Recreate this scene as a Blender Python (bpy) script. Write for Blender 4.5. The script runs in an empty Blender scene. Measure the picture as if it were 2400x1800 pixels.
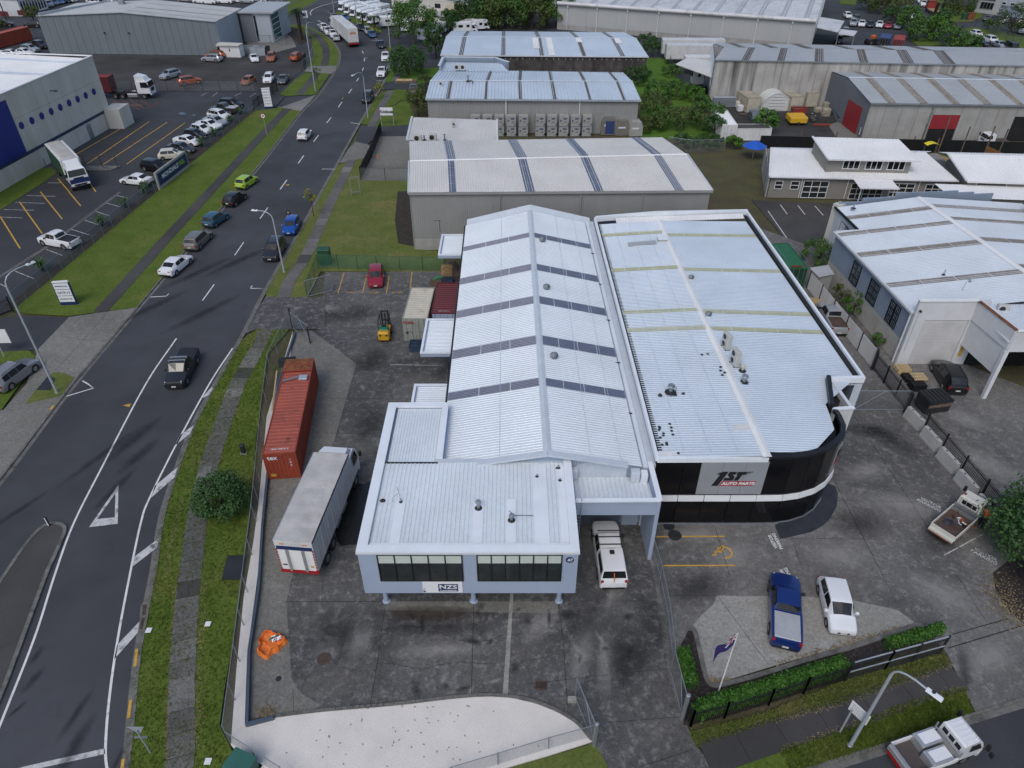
import bpy,bmesh,math,random
from math import sin,cos,pi,radians,hypot,atan2
from mathutils import Vector,Matrix
random.seed(7)
scene=bpy.context.scene
COL=scene.collection
F_PX,TILT,CAM_H=1665.0,radians(37.0),38.5
cam_data=bpy.data.cameras.new('camera')
cam_data.sensor_width=36.0
cam_data.lens=F_PX/2400.0*36.0
cam_data.clip_start=0.5
cam_data.clip_end=3000.0
cam=bpy.data.objects.new('camera',cam_data)
cam.location=(0,0,CAM_H)
cam.rotation_euler=(pi/2-TILT,0,0)
COL.objects.link(cam)
scene.camera=cam
SUN_EL,SUN_AZ=radians(52),radians(200)
world=bpy.data.worlds.new('World')
scene.world=world
world.use_nodes=1
wn=world.node_tree
wn.nodes.clear()
_sky=wn.nodes.new('ShaderNodeTexSky')
_sky.sky_type='NISHITA'
_sky.sun_disc=0
_sky.sun_elevation=SUN_EL
_sky.sun_rotation=SUN_AZ
_sky.altitude=0
_sky.air_density=1.0
_sky.dust_density=2.2
_sky.ozone_density=1.0
_bg=wn.nodes.new('ShaderNodeBackground')
_bg.inputs['Strength'].default_value=0.15
_out=wn.nodes.new('ShaderNodeOutputWorld')
wn.links.new(_sky.outputs[0],_bg.inputs['Color'])
wn.links.new(_bg.outputs[0],_out.inputs['Surface'])
sun_data=bpy.data.lights.new('sun','SUN')
sun_data.energy=1.1
sun_data.angle=radians(28)
sun_data.color=(1.0,0.97,0.93)
sun=bpy.data.objects.new('sun',sun_data)
sun.rotation_euler=Vector((-sin(SUN_AZ)*cos(SUN_EL),-cos(SUN_AZ)*cos(SUN_EL),-sin(SUN_EL))).to_track_quat('-Z','Y').to_euler()
sun.location=(0,0,120)
COL.objects.link(sun)
scene.render.engine='CYCLES'
scene.view_settings.view_transform='Standard'
scene.view_settings.look='None'
scene.view_settings.gamma=1.0
scene.view_settings.use_curve_mapping=0
scene.view_settings.exposure=-0.05
scene.cycles.max_bounces=6
scene.cycles.transparent_max_bounces=16
scene.cycles.use_denoising=1
_ct,_st=cos(TILT),sin(TILT)
def W(u,v,z=0.0):
 x=(u-1200.0)/F_PX
 y=(900.0-v)/F_PX
 d=Vector((x,_ct+y*_st,-_st+y*_ct))
 t=(z-CAM_H)/d.z
 return Vector((d.x*t,d.y*t,z))
SC=2212.0/600.0
def Q(c,r,x,y,z=0.0):
 return W(600*c+x/SC,450*r+y/SC,z)
def _n(nt,t,**kw):
 n=nt.nodes.new(t)
 for k,v in kw.items():
  setattr(n,k,v)
 return n
def _noise(nt,vec,scale,detail=4.0,rough=0.55,dist=0.0):
 n=_n(nt,'ShaderNodeTexNoise')
 n.inputs['Scale'].default_value=scale
 n.inputs['Detail'].default_value=detail
 n.inputs['Roughness'].default_value=rough
 n.inputs['Distortion'].default_value=dist
 if vec is not None:
  nt.links.new(vec,n.inputs['Vector'])
 return n.outputs['Fac']
def _ramp(nt,fac,p0,p1,c0=(0,0,0,1),c1=(1,1,1,1)):
 r=_n(nt,'ShaderNodeValToRGB')
 r.color_ramp.elements[0].position=p0
 r.color_ramp.elements[1].position=p1
 r.color_ramp.elements[0].color=c0
 r.color_ramp.elements[1].color=c1
 nt.links.new(fac,r.inputs['Fac'])
 return r.outputs['Color']
def _mix(nt,fac,a,b,mode='MIX'):
 m=_n(nt,'ShaderNodeMix',data_type='RGBA',blend_type=mode)
 for inp,val in((0,fac),(6,a),(7,b)):
  s=m.inputs[inp]
  if hasattr(val,'is_linked')or isinstance(val,bpy.types.NodeSocket):
   nt.links.new(val,s)
  elif inp==0:
   s.default_value=val
  else:
   s.default_value=(val[0],val[1],val[2],1)
 return m.outputs[2]
def _scalev(nt,vec,sx,sy,sz):
 m=_n(nt,'ShaderNodeMapping')
 m.inputs['Scale'].default_value=(sx,sy,sz)
 nt.links.new(vec,m.inputs['Vector'])
 return m.outputs['Vector']
def _bump(nt,h,strength,dist,bsdf):
 b=_n(nt,'ShaderNodeBump')
 b.inputs['Strength'].default_value=strength
 b.inputs['Distance'].default_value=dist
 nt.links.new(h,b.inputs['Height'])
 nt.links.new(b.outputs['Normal'],bsdf.inputs['Normal'])
MATS={}
def newmat(name):
 m=bpy.data.materials.new(name)
 m.use_nodes=1
 nt=m.node_tree
 b=nt.nodes['Principled BSDF']
 MATS[name]=m
 pos=_n(nt,'ShaderNodeNewGeometry').outputs['Position']
 return m,nt,b,pos
def mat(name,base,rough=0.6,metal=0.0,var=0.12,vs=0.8,fine=0.08,fs=14.0,dirt=None,streak=None,bump=0.0,bs=30.0,spec=0.5,coat=0.0):
 m,nt,b,pos=newmat(name)
 c=tuple(base)
 lo=tuple(x*(1-var)for x in c)
 hi=tuple(min(1,x*(1+var))for x in c)
 col=_mix(nt,_ramp(nt,_noise(nt,pos,vs,3),.3,.7),lo,hi)
 if fine:
  f=_ramp(nt,_noise(nt,pos,fs,2),.3,.75,(1-fine,1-fine,1-fine,1),(1,1,1,1))
  col=_mix(nt,1.0,col,f,'MULTIPLY')
 if dirt:
  dc,amt,ds,e=dirt
  f=_ramp(nt,_noise(nt,pos,ds,4,.65,0),e,e+.16,(0,0,0,1),(amt,amt,amt,1))
  col=_mix(nt,f,col,dc)
 if streak:
  dc,amt,ds=streak
  v=_scalev(nt,pos,ds,ds,ds*.06)
  f=_ramp(nt,_noise(nt,v,1.0,3,.6),.48,.72,(0,0,0,1),(amt,amt,amt,1))
  col=_mix(nt,f,col,dc)
 nt.links.new(col,b.inputs['Base Color'])
 b.inputs['Roughness'].default_value=rough
 b.inputs['Metallic'].default_value=metal
 b.inputs['Specular IOR Level'].default_value=spec
 if coat:
  b.inputs['Coat Weight'].default_value=coat
  b.inputs['Coat Roughness'].default_value=.08
 if bump:
  _bump(nt,_noise(nt,pos,bs,4),bump,.02,b)
 return m
def mat_asphalt(name,base,patch=.25):
 m,nt,b,pos=newmat(name)
 c=base
 col=_mix(nt,_ramp(nt,_noise(nt,pos,.09,3,.6,0),.35,.7),tuple(x*(1-patch)for x in c),tuple(x*(1+patch)for x in c))
 f2=_ramp(nt,_noise(nt,pos,.7,4,.7,0),.55,.8,(0,0,0,1),(.5,.5,.5,1))
 col=_mix(nt,f2,col,tuple(x*.6 for x in c))
 f3=_ramp(nt,_noise(nt,pos,22,3,.7),.3,.75,(.7,.7,.7,1),(1.25,1.25,1.25,1))
 col=_mix(nt,1.0,col,f3,'MULTIPLY')
 nt.links.new(col,b.inputs['Base Color'])
 rr=_ramp(nt,_noise(nt,pos,.4,4),.3,.8,(.72,.72,.72,1),(.92,.92,.92,1))
 nt.links.new(rr,b.inputs['Roughness'])
 b.inputs['Specular IOR Level'].default_value=.3
 _bump(nt,_noise(nt,pos,45,2,.7),.35,.012,b)
 return m
def mat_concrete_yard(name,dark,mid,light,brown,bal=.5,sc=1.0):
 m,nt,b,pos=newmat(name)
 big=_noise(nt,pos,.085*sc,3,.62,.5)
 col=_mix(nt,_ramp(nt,big,bal-.16,bal+.18),dark,mid)
 sw=_noise(nt,pos,1.6*sc,6,.8,.25)
 col=_mix(nt,_ramp(nt,sw,.5,.72,(0,0,0,1),(.7,.7,.7,1)),col,light)
 br=_noise(nt,pos,.16*sc,2,.6,0)
 col=_mix(nt,_ramp(nt,br,.5,.75,(0,0,0,1),(.55,.55,.55,1)),col,brown)
 sp=_noise(nt,pos,1.7*sc,4,.8,.3)
 col=_mix(nt,_ramp(nt,sp,.56,.8,(0,0,0,1),(.6,.6,.6,1)),col,tuple(x*.45 for x in dark))
 f3=_ramp(nt,_noise(nt,pos,7,3,.8),.28,.75,(.62,.62,.62,1),(1.3,1.3,1.3,1))
 col=_mix(nt,1.0,col,f3,'MULTIPLY')
 nt.links.new(col,b.inputs['Base Color'])
 rr=_ramp(nt,sw,.3,.8,(.7,.7,.7,1),(.95,.95,.95,1))
 nt.links.new(rr,b.inputs['Roughness'])
 b.inputs['Specular IOR Level'].default_value=.3
 _bump(nt,_noise(nt,pos,16,2,.7),.25,.012,b)
 return m
def mat_grass(name,a,b2,dry,dryamt=.4):
 m,nt,b,pos=newmat(name)
 col=_mix(nt,_ramp(nt,_noise(nt,pos,.35,5,.6),.3,.7),a,b2)
 col=_mix(nt,_ramp(nt,_noise(nt,pos,.22,6,.7,.6),.52,.75,(0,0,0,1),(dryamt,dryamt,dryamt,1)),col,dry)
 f=_ramp(nt,_noise(nt,pos,6,6,.75),.25,.78,(.45,.45,.45,1),(1.45,1.45,1.45,1))
 col=_mix(nt,1.0,col,f,'MULTIPLY')
 nt.links.new(col,b.inputs['Base Color'])
 b.inputs['Roughness'].default_value=.9
 b.inputs['Specular IOR Level'].default_value=.15
 _bump(nt,_noise(nt,pos,18,5,.75),.7,.05,b)
 return m
def mat_leaf(name,a,b2,hi):
 m,nt,b,pos=newmat(name)
 col=_mix(nt,_ramp(nt,_noise(nt,pos,.9,3,.6),.3,.7),a,b2)
 col=_mix(nt,_ramp(nt,_noise(nt,pos,5,2,.6),.5,.75,(0,0,0,1),(.7,.7,.7,1)),col,hi)
 nt.links.new(col,b.inputs['Base Color'])
 b.inputs['Roughness'].default_value=.55
 b.inputs['Specular IOR Level'].default_value=.3
 return m
def mat_mesh(name,base,cell=.06,dens=.30,metal=.6):
 m,nt,b,pos=newmat(name)
 b.inputs['Base Color'].default_value=(*base,1)
 b.inputs['Metallic'].default_value=metal
 b.inputs['Roughness'].default_value=.5
 uv=_n(nt,'ShaderNodeUVMap')
 sep=_n(nt,'ShaderNodeSeparateXYZ')
 nt.links.new(uv.outputs['UV'],sep.inputs[0])
 outs=[]
 for s in(1,-1):
  a=_n(nt,'ShaderNodeMath',operation='MULTIPLY');a.inputs[1].default_value=s
  nt.links.new(sep.outputs['Y'],a.inputs[0])
  ad=_n(nt,'ShaderNodeMath',operation='ADD')
  nt.links.new(sep.outputs['X'],ad.inputs[0]);nt.links.new(a.outputs[0],ad.inputs[1])
  dv=_n(nt,'ShaderNodeMath',operation='DIVIDE');dv.inputs[1].default_value=cell
  nt.links.new(ad.outputs[0],dv.inputs[0])
  fr=_n(nt,'ShaderNodeMath',operation='FRACT');nt.links.new(dv.outputs[0],fr.inputs[0])
  lt=_n(nt,'ShaderNodeMath',operation='LESS_THAN');lt.inputs[1].default_value=dens/2
  nt.links.new(fr.outputs[0],lt.inputs[0]);outs.append(lt.outputs[0])
 mx=_n(nt,'ShaderNodeMath',operation='MAXIMUM')
 nt.links.new(outs[0],mx.inputs[0]);nt.links.new(outs[1],mx.inputs[1])
 nt.links.new(mx.outputs[0],b.inputs['Alpha'])
 return m
def mat_stain(name,base,amt,sc=1.2):
 m,nt,b,pos=newmat(name)
 b.inputs['Base Color'].default_value=(*base,1);b.inputs['Roughness'].default_value=.8
 uv=_n(nt,'ShaderNodeUVMap');g=_n(nt,'ShaderNodeTexGradient',gradient_type='SPHERICAL');nt.links.new(uv.outputs[0],g.inputs[0])
 n=_noise(nt,pos,sc,5,.7);k=_n(nt,'ShaderNodeMath',operation='MULTIPLY');nt.links.new(g.outputs['Fac'],k.inputs[0]);nt.links.new(n,k.inputs[1])
 nt.links.new(_ramp(nt,k.outputs[0],.06,.42,(0,0,0,1),(amt,amt,amt,1)),b.inputs['Alpha']);return m
mat_stain('stain_dark',(.016,.016,.017),.45);mat_stain('stain_light',(.36,.35,.33),.5,1.8);mat_stain('stain_brown',(.06,.045,.03),.75)
mat_asphalt('road_asphalt',(.060,.063,.070))
mat_asphalt('lot_asphalt',(.052,.055,.061),.2)
mat_asphalt('gravel_lot',(.055,.053,.051),.4)
mat_asphalt('side_asphalt',(.046,.048,.054))
mat_asphalt('path_dark',(.068,.065,.063),.3)
mat_concrete_yard('yard_concrete',(.046,.046,.047),(.125,.124,.122),(.33,.325,.315),(.15,.14,.122),.47)
mat_concrete_yard('yard_concrete_warm',(.085,.083,.081),(.165,.161,.155),(.34,.33,.315),(.17,.155,.132),.46)
mat_concrete_yard('slab_grey',(.13,.127,.115),(.20,.195,.175),(.29,.285,.26),(.16,.147,.115),.42)
mat_concrete_yard('slab_light',(.22,.22,.20),(.31,.305,.28),(.42,.415,.385),(.25,.235,.195),.4)
mat_concrete_yard('path_concrete',(.085,.083,.079),(.145,.14,.132),(.23,.225,.21),(.125,.115,.095),.45,2)
mat_concrete_yard('path_concrete_light',(.13,.127,.12),(.20,.195,.185),(.26,.255,.24),(.15,.14,.12),.45,2)
mat_concrete_yard('apron_concrete',(.15,.145,.13),(.23,.225,.205),(.30,.295,.275),(.17,.155,.12),.45)
mat('kerb_concrete',(.17,.165,.15),.85,var=.25,vs=1.5,fine=.3,fs=12,dirt=((.05,.05,.045),.7,1.2,.5))
mat_grass('grass',(.078,.122,.018),(.115,.158,.028),(.19,.165,.06),.55)
mat_grass('grass_worn',(.10,.135,.030),(.145,.165,.048),(.25,.20,.09),.8)
mat_grass('grass_lush',(.065,.145,.018),(.11,.20,.03),(.12,.14,.04),.35)
mat_grass('dirt_grass',(.085,.07,.048),(.10,.105,.042),(.14,.105,.075),.7)
mat('turf',(.012,.085,.02),.9,var=.2,vs=.5,fine=.2,fs=20)
mat('soil',(.045,.035,.027),.95,var=.4,vs=2,fine=.5,fs=9,bump=.6,bs=9)
mat('mulch',(.035,.028,.026),.95,var=.5,vs=4,fine=.6,fs=8,dirt=((.11,.085,.07),.8,5,.55),bump=.8,bs=12)
mat('pebbles',(.80,.755,.70),.9,var=.06,vs=.5,fine=.3,fs=24,dirt=((.62,.57,.51),.5,.9,.58),bump=.5,bs=30)
mat('dry_leaf',(.22,.165,.09),.8,var=.5,vs=3)
mat('white_paint',(.72,.72,.70),.7,var=.08,vs=1,fine=.12,fs=9,dirt=((.25,.25,.25),.7,2.2,.56))
mat('worn_white',(.62,.62,.61),.7,var=.15,vs=2,fine=.3,fs=7,dirt=((.08,.08,.085),.9,1.8,.52))
mat('yellow_paint',(.62,.36,.05),.7,var=.15,vs=1.5,fine=.25,fs=8,dirt=((.10,.08,.05),.7,2,.56))
mat('red_paint_mark',(.30,.06,.05),.8,var=.3,vs=1.5,dirt=((.05,.05,.05),.9,1.5,.48))
mat('joint',(.022,.021,.02),.95,var=.3)
mat('wet',(.020,.020,.021),.25,var=.2,spec=.6)
def mat_roof(name,base,dirtc,amt,rough=.42):
 return mat(name,base,rough,.04,var=.07,vs=.25,fine=.1,fs=5,dirt=(dirtc,amt,.5,.56),streak=None)
mat_roof('roof_new',(.70,.755,.79),(.62,.66,.70),.35)
mat_roof('roof_blue',(.55,.625,.70),(.54,.54,.54),.5)
mat_roof('roof_beige',(.66,.645,.61),(.52,.50,.47),.4,.55)
mat_roof('roof_far',(.54,.62,.70),(.46,.48,.50),.5)
mat_roof('roof_grey',(.40,.42,.43),(.30,.31,.32),.5)
mat_roof('roof_white',(.80,.80,.79),(.62,.62,.60),.35,.55)
mat('roof_streaked',(.66,.66,.66),.5,.1,var=.1,vs=.2,fine=.15,fs=3,dirt=((.38,.39,.40),.7,.35,.5))
mat('skylight_blue',(.13,.15,.215),.3,0,var=.1,vs=.6,fine=.15,fs=4)
mat('skylight_slate',(.13,.16,.24),.35,0,var=.15,vs=.6,fine=.15,fs=3)
mat('skylight_green',(.40,.42,.27),.45,0,var=.12,vs=.8,fine=.15,fs=5)
mat('skylight_old',(.15,.135,.12),.7,0,var=.25,vs=1.2,fine=.3,fs=6,dirt=((.07,.06,.055),.8,2.5,.5))
mat_roof('roof_pale',(.62,.67,.72),(.54,.57,.60),.4)
mat('skylight_soft',(.26,.245,.22),.7,0,var=.25,vs=1.2,fine=.3,fs=6,dirt=((.15,.135,.12),.7,2.5,.5))
mat('skylight_tan',(.30,.26,.20),.7,0,var=.25,vs=1.2,fine=.3,fs=6,dirt=((.14,.12,.09),.8,2.5,.5))
mat('flashing',(.58,.63,.68),.4,.1,var=.06,vs=1)
mat('parapet_white',(.74,.78,.82),.55,0,var=.05,vs=.7,fine=.05)
mat('wall_lilac',(.33,.395,.51),.6,0,var=.05,vs=.5,fine=.05,streak=((.28,.34,.44),.3,.8))
mat('wall_white',(.62,.635,.65),.7,0,var=.06,vs=.6,fine=.08,streak=((.46,.46,.45),.5,.9),dirt=((.50,.50,.49),.4,.5,.55))
mat('wall_cream',(.58,.56,.51),.75,0,var=.07,vs=.3,fine=.08,streak=((.42,.38,.30),.5,.5),dirt=((.46,.42,.34),.4,.25,.55))
mat('wall_beige',(.28,.285,.275),.6,0,var=.05,vs=.4,fine=.06,streak=((.23,.23,.22),.4,.8))
mat('wall_taupe',(.235,.225,.20),.75,0,var=.05,vs=.5,fine=.06)
mat('wall_grey_panel',(.155,.18,.20),.6,0,var=.06,vs=.2,fine=.06,streak=((.21,.225,.235),.35,.5))
mat('wall_pale_panel',(.36,.40,.44),.6,0,var=.06,vs=.2,fine=.06)
mat('wall_big_grey',(.40,.41,.41),.6,0,var=.05,vs=.15,fine=.05,streak=((.33,.33,.33),.3,.4))
mat('wall_slate',(.135,.145,.165),.55,0,var=.06,vs=.3)
mat('cladding_blue',(.24,.30,.38),.55,.1,var=.08,vs=.6,fine=.1,streak=((.30,.33,.36),.4,1))
mat('concrete_wall',(.36,.355,.335),.85,0,var=.12,vs=.4,fine=.15,streak=((.20,.195,.18),.45,.8),dirt=((.25,.24,.22),.5,.5,.52))
mat('concrete_stained',(.44,.425,.40),.9,0,var=.12,vs=.3,fine=.2,streak=((.05,.047,.045),.9,.75),dirt=((.30,.285,.265),.6,.4,.54))
mat('concrete_black',(.085,.075,.07),.95,0,var=.4,vs=.7,fine=.3,streak=((.022,.02,.02),.8,.6),dirt=((.20,.19,.18),.5,.8,.58))
mat('concrete_block',(.40,.405,.40),.85,0,var=.08,vs=1.2,fine=.15,streak=((.30,.295,.28),.4,2))
mat('block_wall',(.52,.50,.45),.9,0,var=.1,vs=1,fine=.2,dirt=((.33,.30,.25),.6,.7,.5))
mat('downpipe_white',(.62,.63,.64),.5,0,var=.05)
mat('gutter_dark',(.015,.015,.016),.6,0,var=.1)
mat('rust',(.22,.075,.03),.9,0,var=.5,vs=3,fine=.4,fs=10)
mat('black_panel',(.006,.006,.007),.12,0,var=.2,fine=0,spec=.35)
mat('black_paint',(.012,.012,.014),.45,0,var=.2)
mat('sign_silver',(.40,.425,.45),.35,.35,var=.05)
mat('sign_white',(.74,.75,.76),.5,0,var=.03)
mat('sign_navy',(.012,.028,.11),.45,0,var=.1)
mat('sign_red',(.33,.012,.018),.45,0,var=.1)
mat('mark_black',(.012,.013,.016),.5,0,var=.05,fine=0)
mat('sign_green',(.35,.52,.03),.5,0,var=.05)
mat('sign_orange',(.52,.13,.03),.5,0,var=.1)
mat('door_red',(.28,.018,.025),.5,0,var=.08,vs=.6)
mat('door_roller',(.58,.58,.58),.55,.1,var=.1,vs=.5,fine=.1,dirt=((.48,.46,.44),.5,.8,.5))
mat('door_dark',(.085,.10,.125),.5,0,var=.1)
mat('royal_blue',(.008,.022,.19),.55,0,var=.08,vs=.3,streak=((.02,.04,.24),.4,.5))
mat('navy_trim',(.022,.035,.085),.5,0,var=.1)
mat('glass_dark',(.012,.014,.016),.06,0,var=.3,fine=0,spec=.6)
mat('glass_office',(.022,.028,.030),.07,0,var=.3,fine=0,spec=.7)
mat('glass_teal',(.03,.10,.10),.1,0,var=.3,fine=0,spec=.6)
mat('blind',(.52,.57,.52),.7,0,var=.05)
mat('frame_black',(.008,.008,.009),.4,0,var=.1,fine=0)
mat('frame_white',(.70,.70,.70),.5,0,var=.04,fine=0)
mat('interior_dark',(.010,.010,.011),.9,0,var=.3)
mat('galv',(.33,.36,.38),.45,.6,var=.12,vs=2)
mat('galv_pale',(.42,.46,.50),.5,.3,var=.08,vs=2)
mat('fence_post_blue',(.14,.18,.23),.5,.3,var=.1)
mat('beam_blue',(.075,.105,.14),.5,.2,var=.15,vs=1)
mat('steel_dark',(.035,.038,.042),.5,.3,var=.2)
mat_mesh('chain_link',(.30,.34,.36),.055,.26)
mat_mesh('chain_link_green',(.055,.16,.10),.055,.42,.0)
mat_mesh('chain_link_blue',(.10,.16,.20),.06,.22)
mat('timber',(.40,.27,.13),.8,0,var=.25,vs=2,fine=.3,fs=20)
mat('timber_pale',(.58,.44,.24),.8,0,var=.15,vs=2,fine=.2,fs=20)
mat('timber_orange',(.30,.125,.035),.75,0,var=.2,vs=1.5,fine=.2,fs=12)
mat('timber_old',(.16,.115,.085),.9,0,var=.35,vs=2,fine=.3,fs=15)
mat('pallet_blue',(.03,.055,.095),.8,0,var=.3,vs=2,fine=.3,fs=15)
mat('bark',(.075,.055,.04),.95,0,var=.3,vs=3,fine=.4,fs=12,bump=.6,bs=8)
mat('bark_pale',(.17,.15,.12),.95,0,var=.3,vs=3,fine=.4,fs=12,bump=.6,bs=8)
mat_leaf('leaf_dark',(.022,.060,.016),(.042,.10,.024),(.085,.165,.045))
mat_leaf('leaf_mid',(.04,.10,.018),(.07,.15,.026),(.12,.22,.045))
mat_leaf('leaf_bright',(.045,.125,.014),(.075,.17,.02),(.12,.24,.04))
mat_leaf('leaf_olive',(.05,.075,.018),(.085,.115,.03),(.14,.16,.05))
mat_leaf('leaf_flower',(.022,.06,.014),(.05,.095,.02),(.26,.17,.07))
mat_leaf('leaf_white',(.30,.34,.25),(.42,.46,.36),(.5,.52,.46))
mat_leaf('leaf_yellow',(.17,.18,.02),(.26,.26,.03),(.34,.32,.06))
mat_leaf('leaf_hedge',(.03,.095,.012),(.055,.145,.018),(.10,.22,.03))
mat_leaf('leaf_palm',(.028,.055,.014),(.05,.085,.022),(.08,.12,.03))
mat('orange_bag',(.80,.21,.035),.5,0,var=.15,vs=2,fine=.1)
mat('container_orange',(.33,.058,.03),.6,.1,var=.15,vs=.6,fine=.15,dirt=((.11,.035,.02),.75,1.4,.56),streak=((.20,.05,.03),.4,1))
mat('container_roof_orange',(.36,.085,.055),.6,.1,var=.15,vs=.6,fine=.15,dirt=((.05,.022,.018),.85,1.1,.57))
mat('container_maroon',(.13,.022,.026),.55,.1,var=.12,vs=.6,fine=.12,dirt=((.09,.03,.03),.5,1,.55))
mat('container_cream',(.56,.52,.42),.65,.05,var=.08,vs=.6,fine=.12,dirt=((.30,.25,.17),.6,1,.58))
mat('container_sage',(.30,.32,.28),.6,.05,var=.08,vs=.6,fine=.1,dirt=((.20,.18,.13),.6,1,.55))
mat('container_green',(.018,.14,.06),.5,.05,var=.12,vs=.6,fine=.1,dirt=((.02,.08,.045),.5,1,.55))
mat('container_darkgreen',(.012,.055,.03),.5,.05,var=.12,vs=.6)
mat('container_white',(.72,.72,.71),.55,.05,var=.06,vs=.6,fine=.1,streak=((.45,.42,.38),.4,1.5))
mat('container_blue',(.03,.055,.16),.6,.05,var=.12,vs=.6)
mat('container_red',(.26,.035,.028),.6,.05,var=.12,vs=.6,dirt=((.12,.04,.03),.6,1,.55))
mat('container_tan',(.40,.36,.28),.7,.05,var=.15,vs=.8,fine=.2,dirt=((.18,.14,.09),.8,1,.52))
mat('tarp_white',(.62,.63,.60),.55,0,var=.1,vs=.8,fine=.1,dirt=((.42,.42,.36),.6,.8,.52),bump=.5,bs=2)
mat('tarp_yellow',(.62,.36,.02),.5,0,var=.1,vs=1)
mat('plastic_blue',(.015,.10,.50),.5,0,var=.08,vs=1)
mat('plastic_yellow',(.75,.62,.02),.5,0,var=.08)
mat('plastic_teal',(.03,.12,.095),.5,0,var=.1)
mat('box_green',(.018,.075,.035),.5,0,var=.1)
mat('uld_shell',(.46,.46,.42),.5,.3,var=.12,vs=1.2,fine=.15,dirt=((.28,.27,.24),.5,1.5,.52))
mat('uld_brown',(.24,.225,.20),.55,.3,var=.12,vs=1.2,fine=.15)
mat('uld_mark',(.07,.09,.16),.5,0,var=.1)
mat('slate_pave',(.030,.034,.044),.7,0,var=.2,vs=1.2,fine=.2,fs=6)
mat('rubber',(.012,.012,.012),.85,0,var=.2)
mat('hub',(.38,.38,.39),.35,.7,var=.15)
mat('chrome',(.55,.56,.57),.25,.8,var=.1)
mat('aluminium',(.50,.51,.52),.4,.6,var=.1,vs=2)
mat('lamp_clear',(.62,.64,.66),.12,.2,var=.1,fine=0)
mat('lamp_red',(.30,.012,.012),.2,0,var=.1,fine=0)
mat('lamp_amber',(.60,.17,.02),.3,0,var=.1,fine=0)
mat('plate',(.62,.62,.60),.5,0,var=.05)
mat('trim_black',(.014,.014,.015),.5,0,var=.2)
mat('deck_brown',(.085,.055,.042),.8,0,var=.3,vs=1.5,fine=.3,dirt=((.14,.10,.08),.6,2,.54))
mat('deck_grey',(.085,.07,.066),.8,0,var=.2,vs=1.5,fine=.2)
mat('old_white',(.60,.59,.53),.55,0,var=.08,vs=1,fine=.1,dirt=((.30,.15,.07),.7,1.6,.6))
mat('forklift_yellow',(.58,.33,.02),.45,0,var=.1,vs=1)
mat('forklift_green',(.015,.17,.12),.45,0,var=.1,vs=1)
mat('cloth_orange',(.68,.12,.02),.8,0,var=.1,vs=3)
mat('cloth_dark',(.014,.014,.018),.85,0,var=.2,vs=3)
mat('skin',(.36,.20,.13),.6,0,var=.05)
mat('hair',(.012,.010,.009),.7,0,var=.2)
mat('ac_shell',(.52,.52,.48),.5,.1,var=.05)
mat('curtain_white',(.60,.605,.60),.5,0,var=.08,vs=.8,fine=.08,streak=((.44,.43,.41),.5,1.2),dirt=((.42,.41,.38),.5,.9,.54))
mat('tarp_roof',(.50,.485,.46),.6,0,var=.12,vs=.9,fine=.12,dirt=((.36,.34,.31),.6,.8,.53),bump=.4,bs=1.6)
mat('silver_lid',(.56,.56,.55),.4,.4,var=.06,vs=3)
mat('flag_navy',(.02,.022,.13),.8,0,var=.1)
PAINTS={'white':(.74,.75,.76),'black':(.010,.010,.012),'silver':(.40,.42,.44),'grey':(.12,.125,.13),'darkgrey':(.05,.053,.058),
   'navy':(.010,.035,.18),'blue':(.012,.09,.42),'teal':(.03,.11,.17),'lime':(.32,.50,.03),'red':(.26,.012,.03),'orange':(.42,.085,.02),
   'copper':(.40,.13,.06),'bronze':(.20,.185,.165),'charcoal':(.028,.029,.034),'cream':(.60,.58,.48),'bluegrey':(.10,.15,.22),'brightred':(.42,.015,.04),
   'plum':(.045,.015,.022),'steelblue':(.045,.12,.26),'warmgrey':(.26,.255,.265)}
for k,c in PAINTS.items():
 mat('paint_'+k,c,.28,.0 if k in('white','cream','lime','red')else.35,var=.04,vs=.8,fine=.04,fs=6,coat=.6)
MW={}
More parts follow.
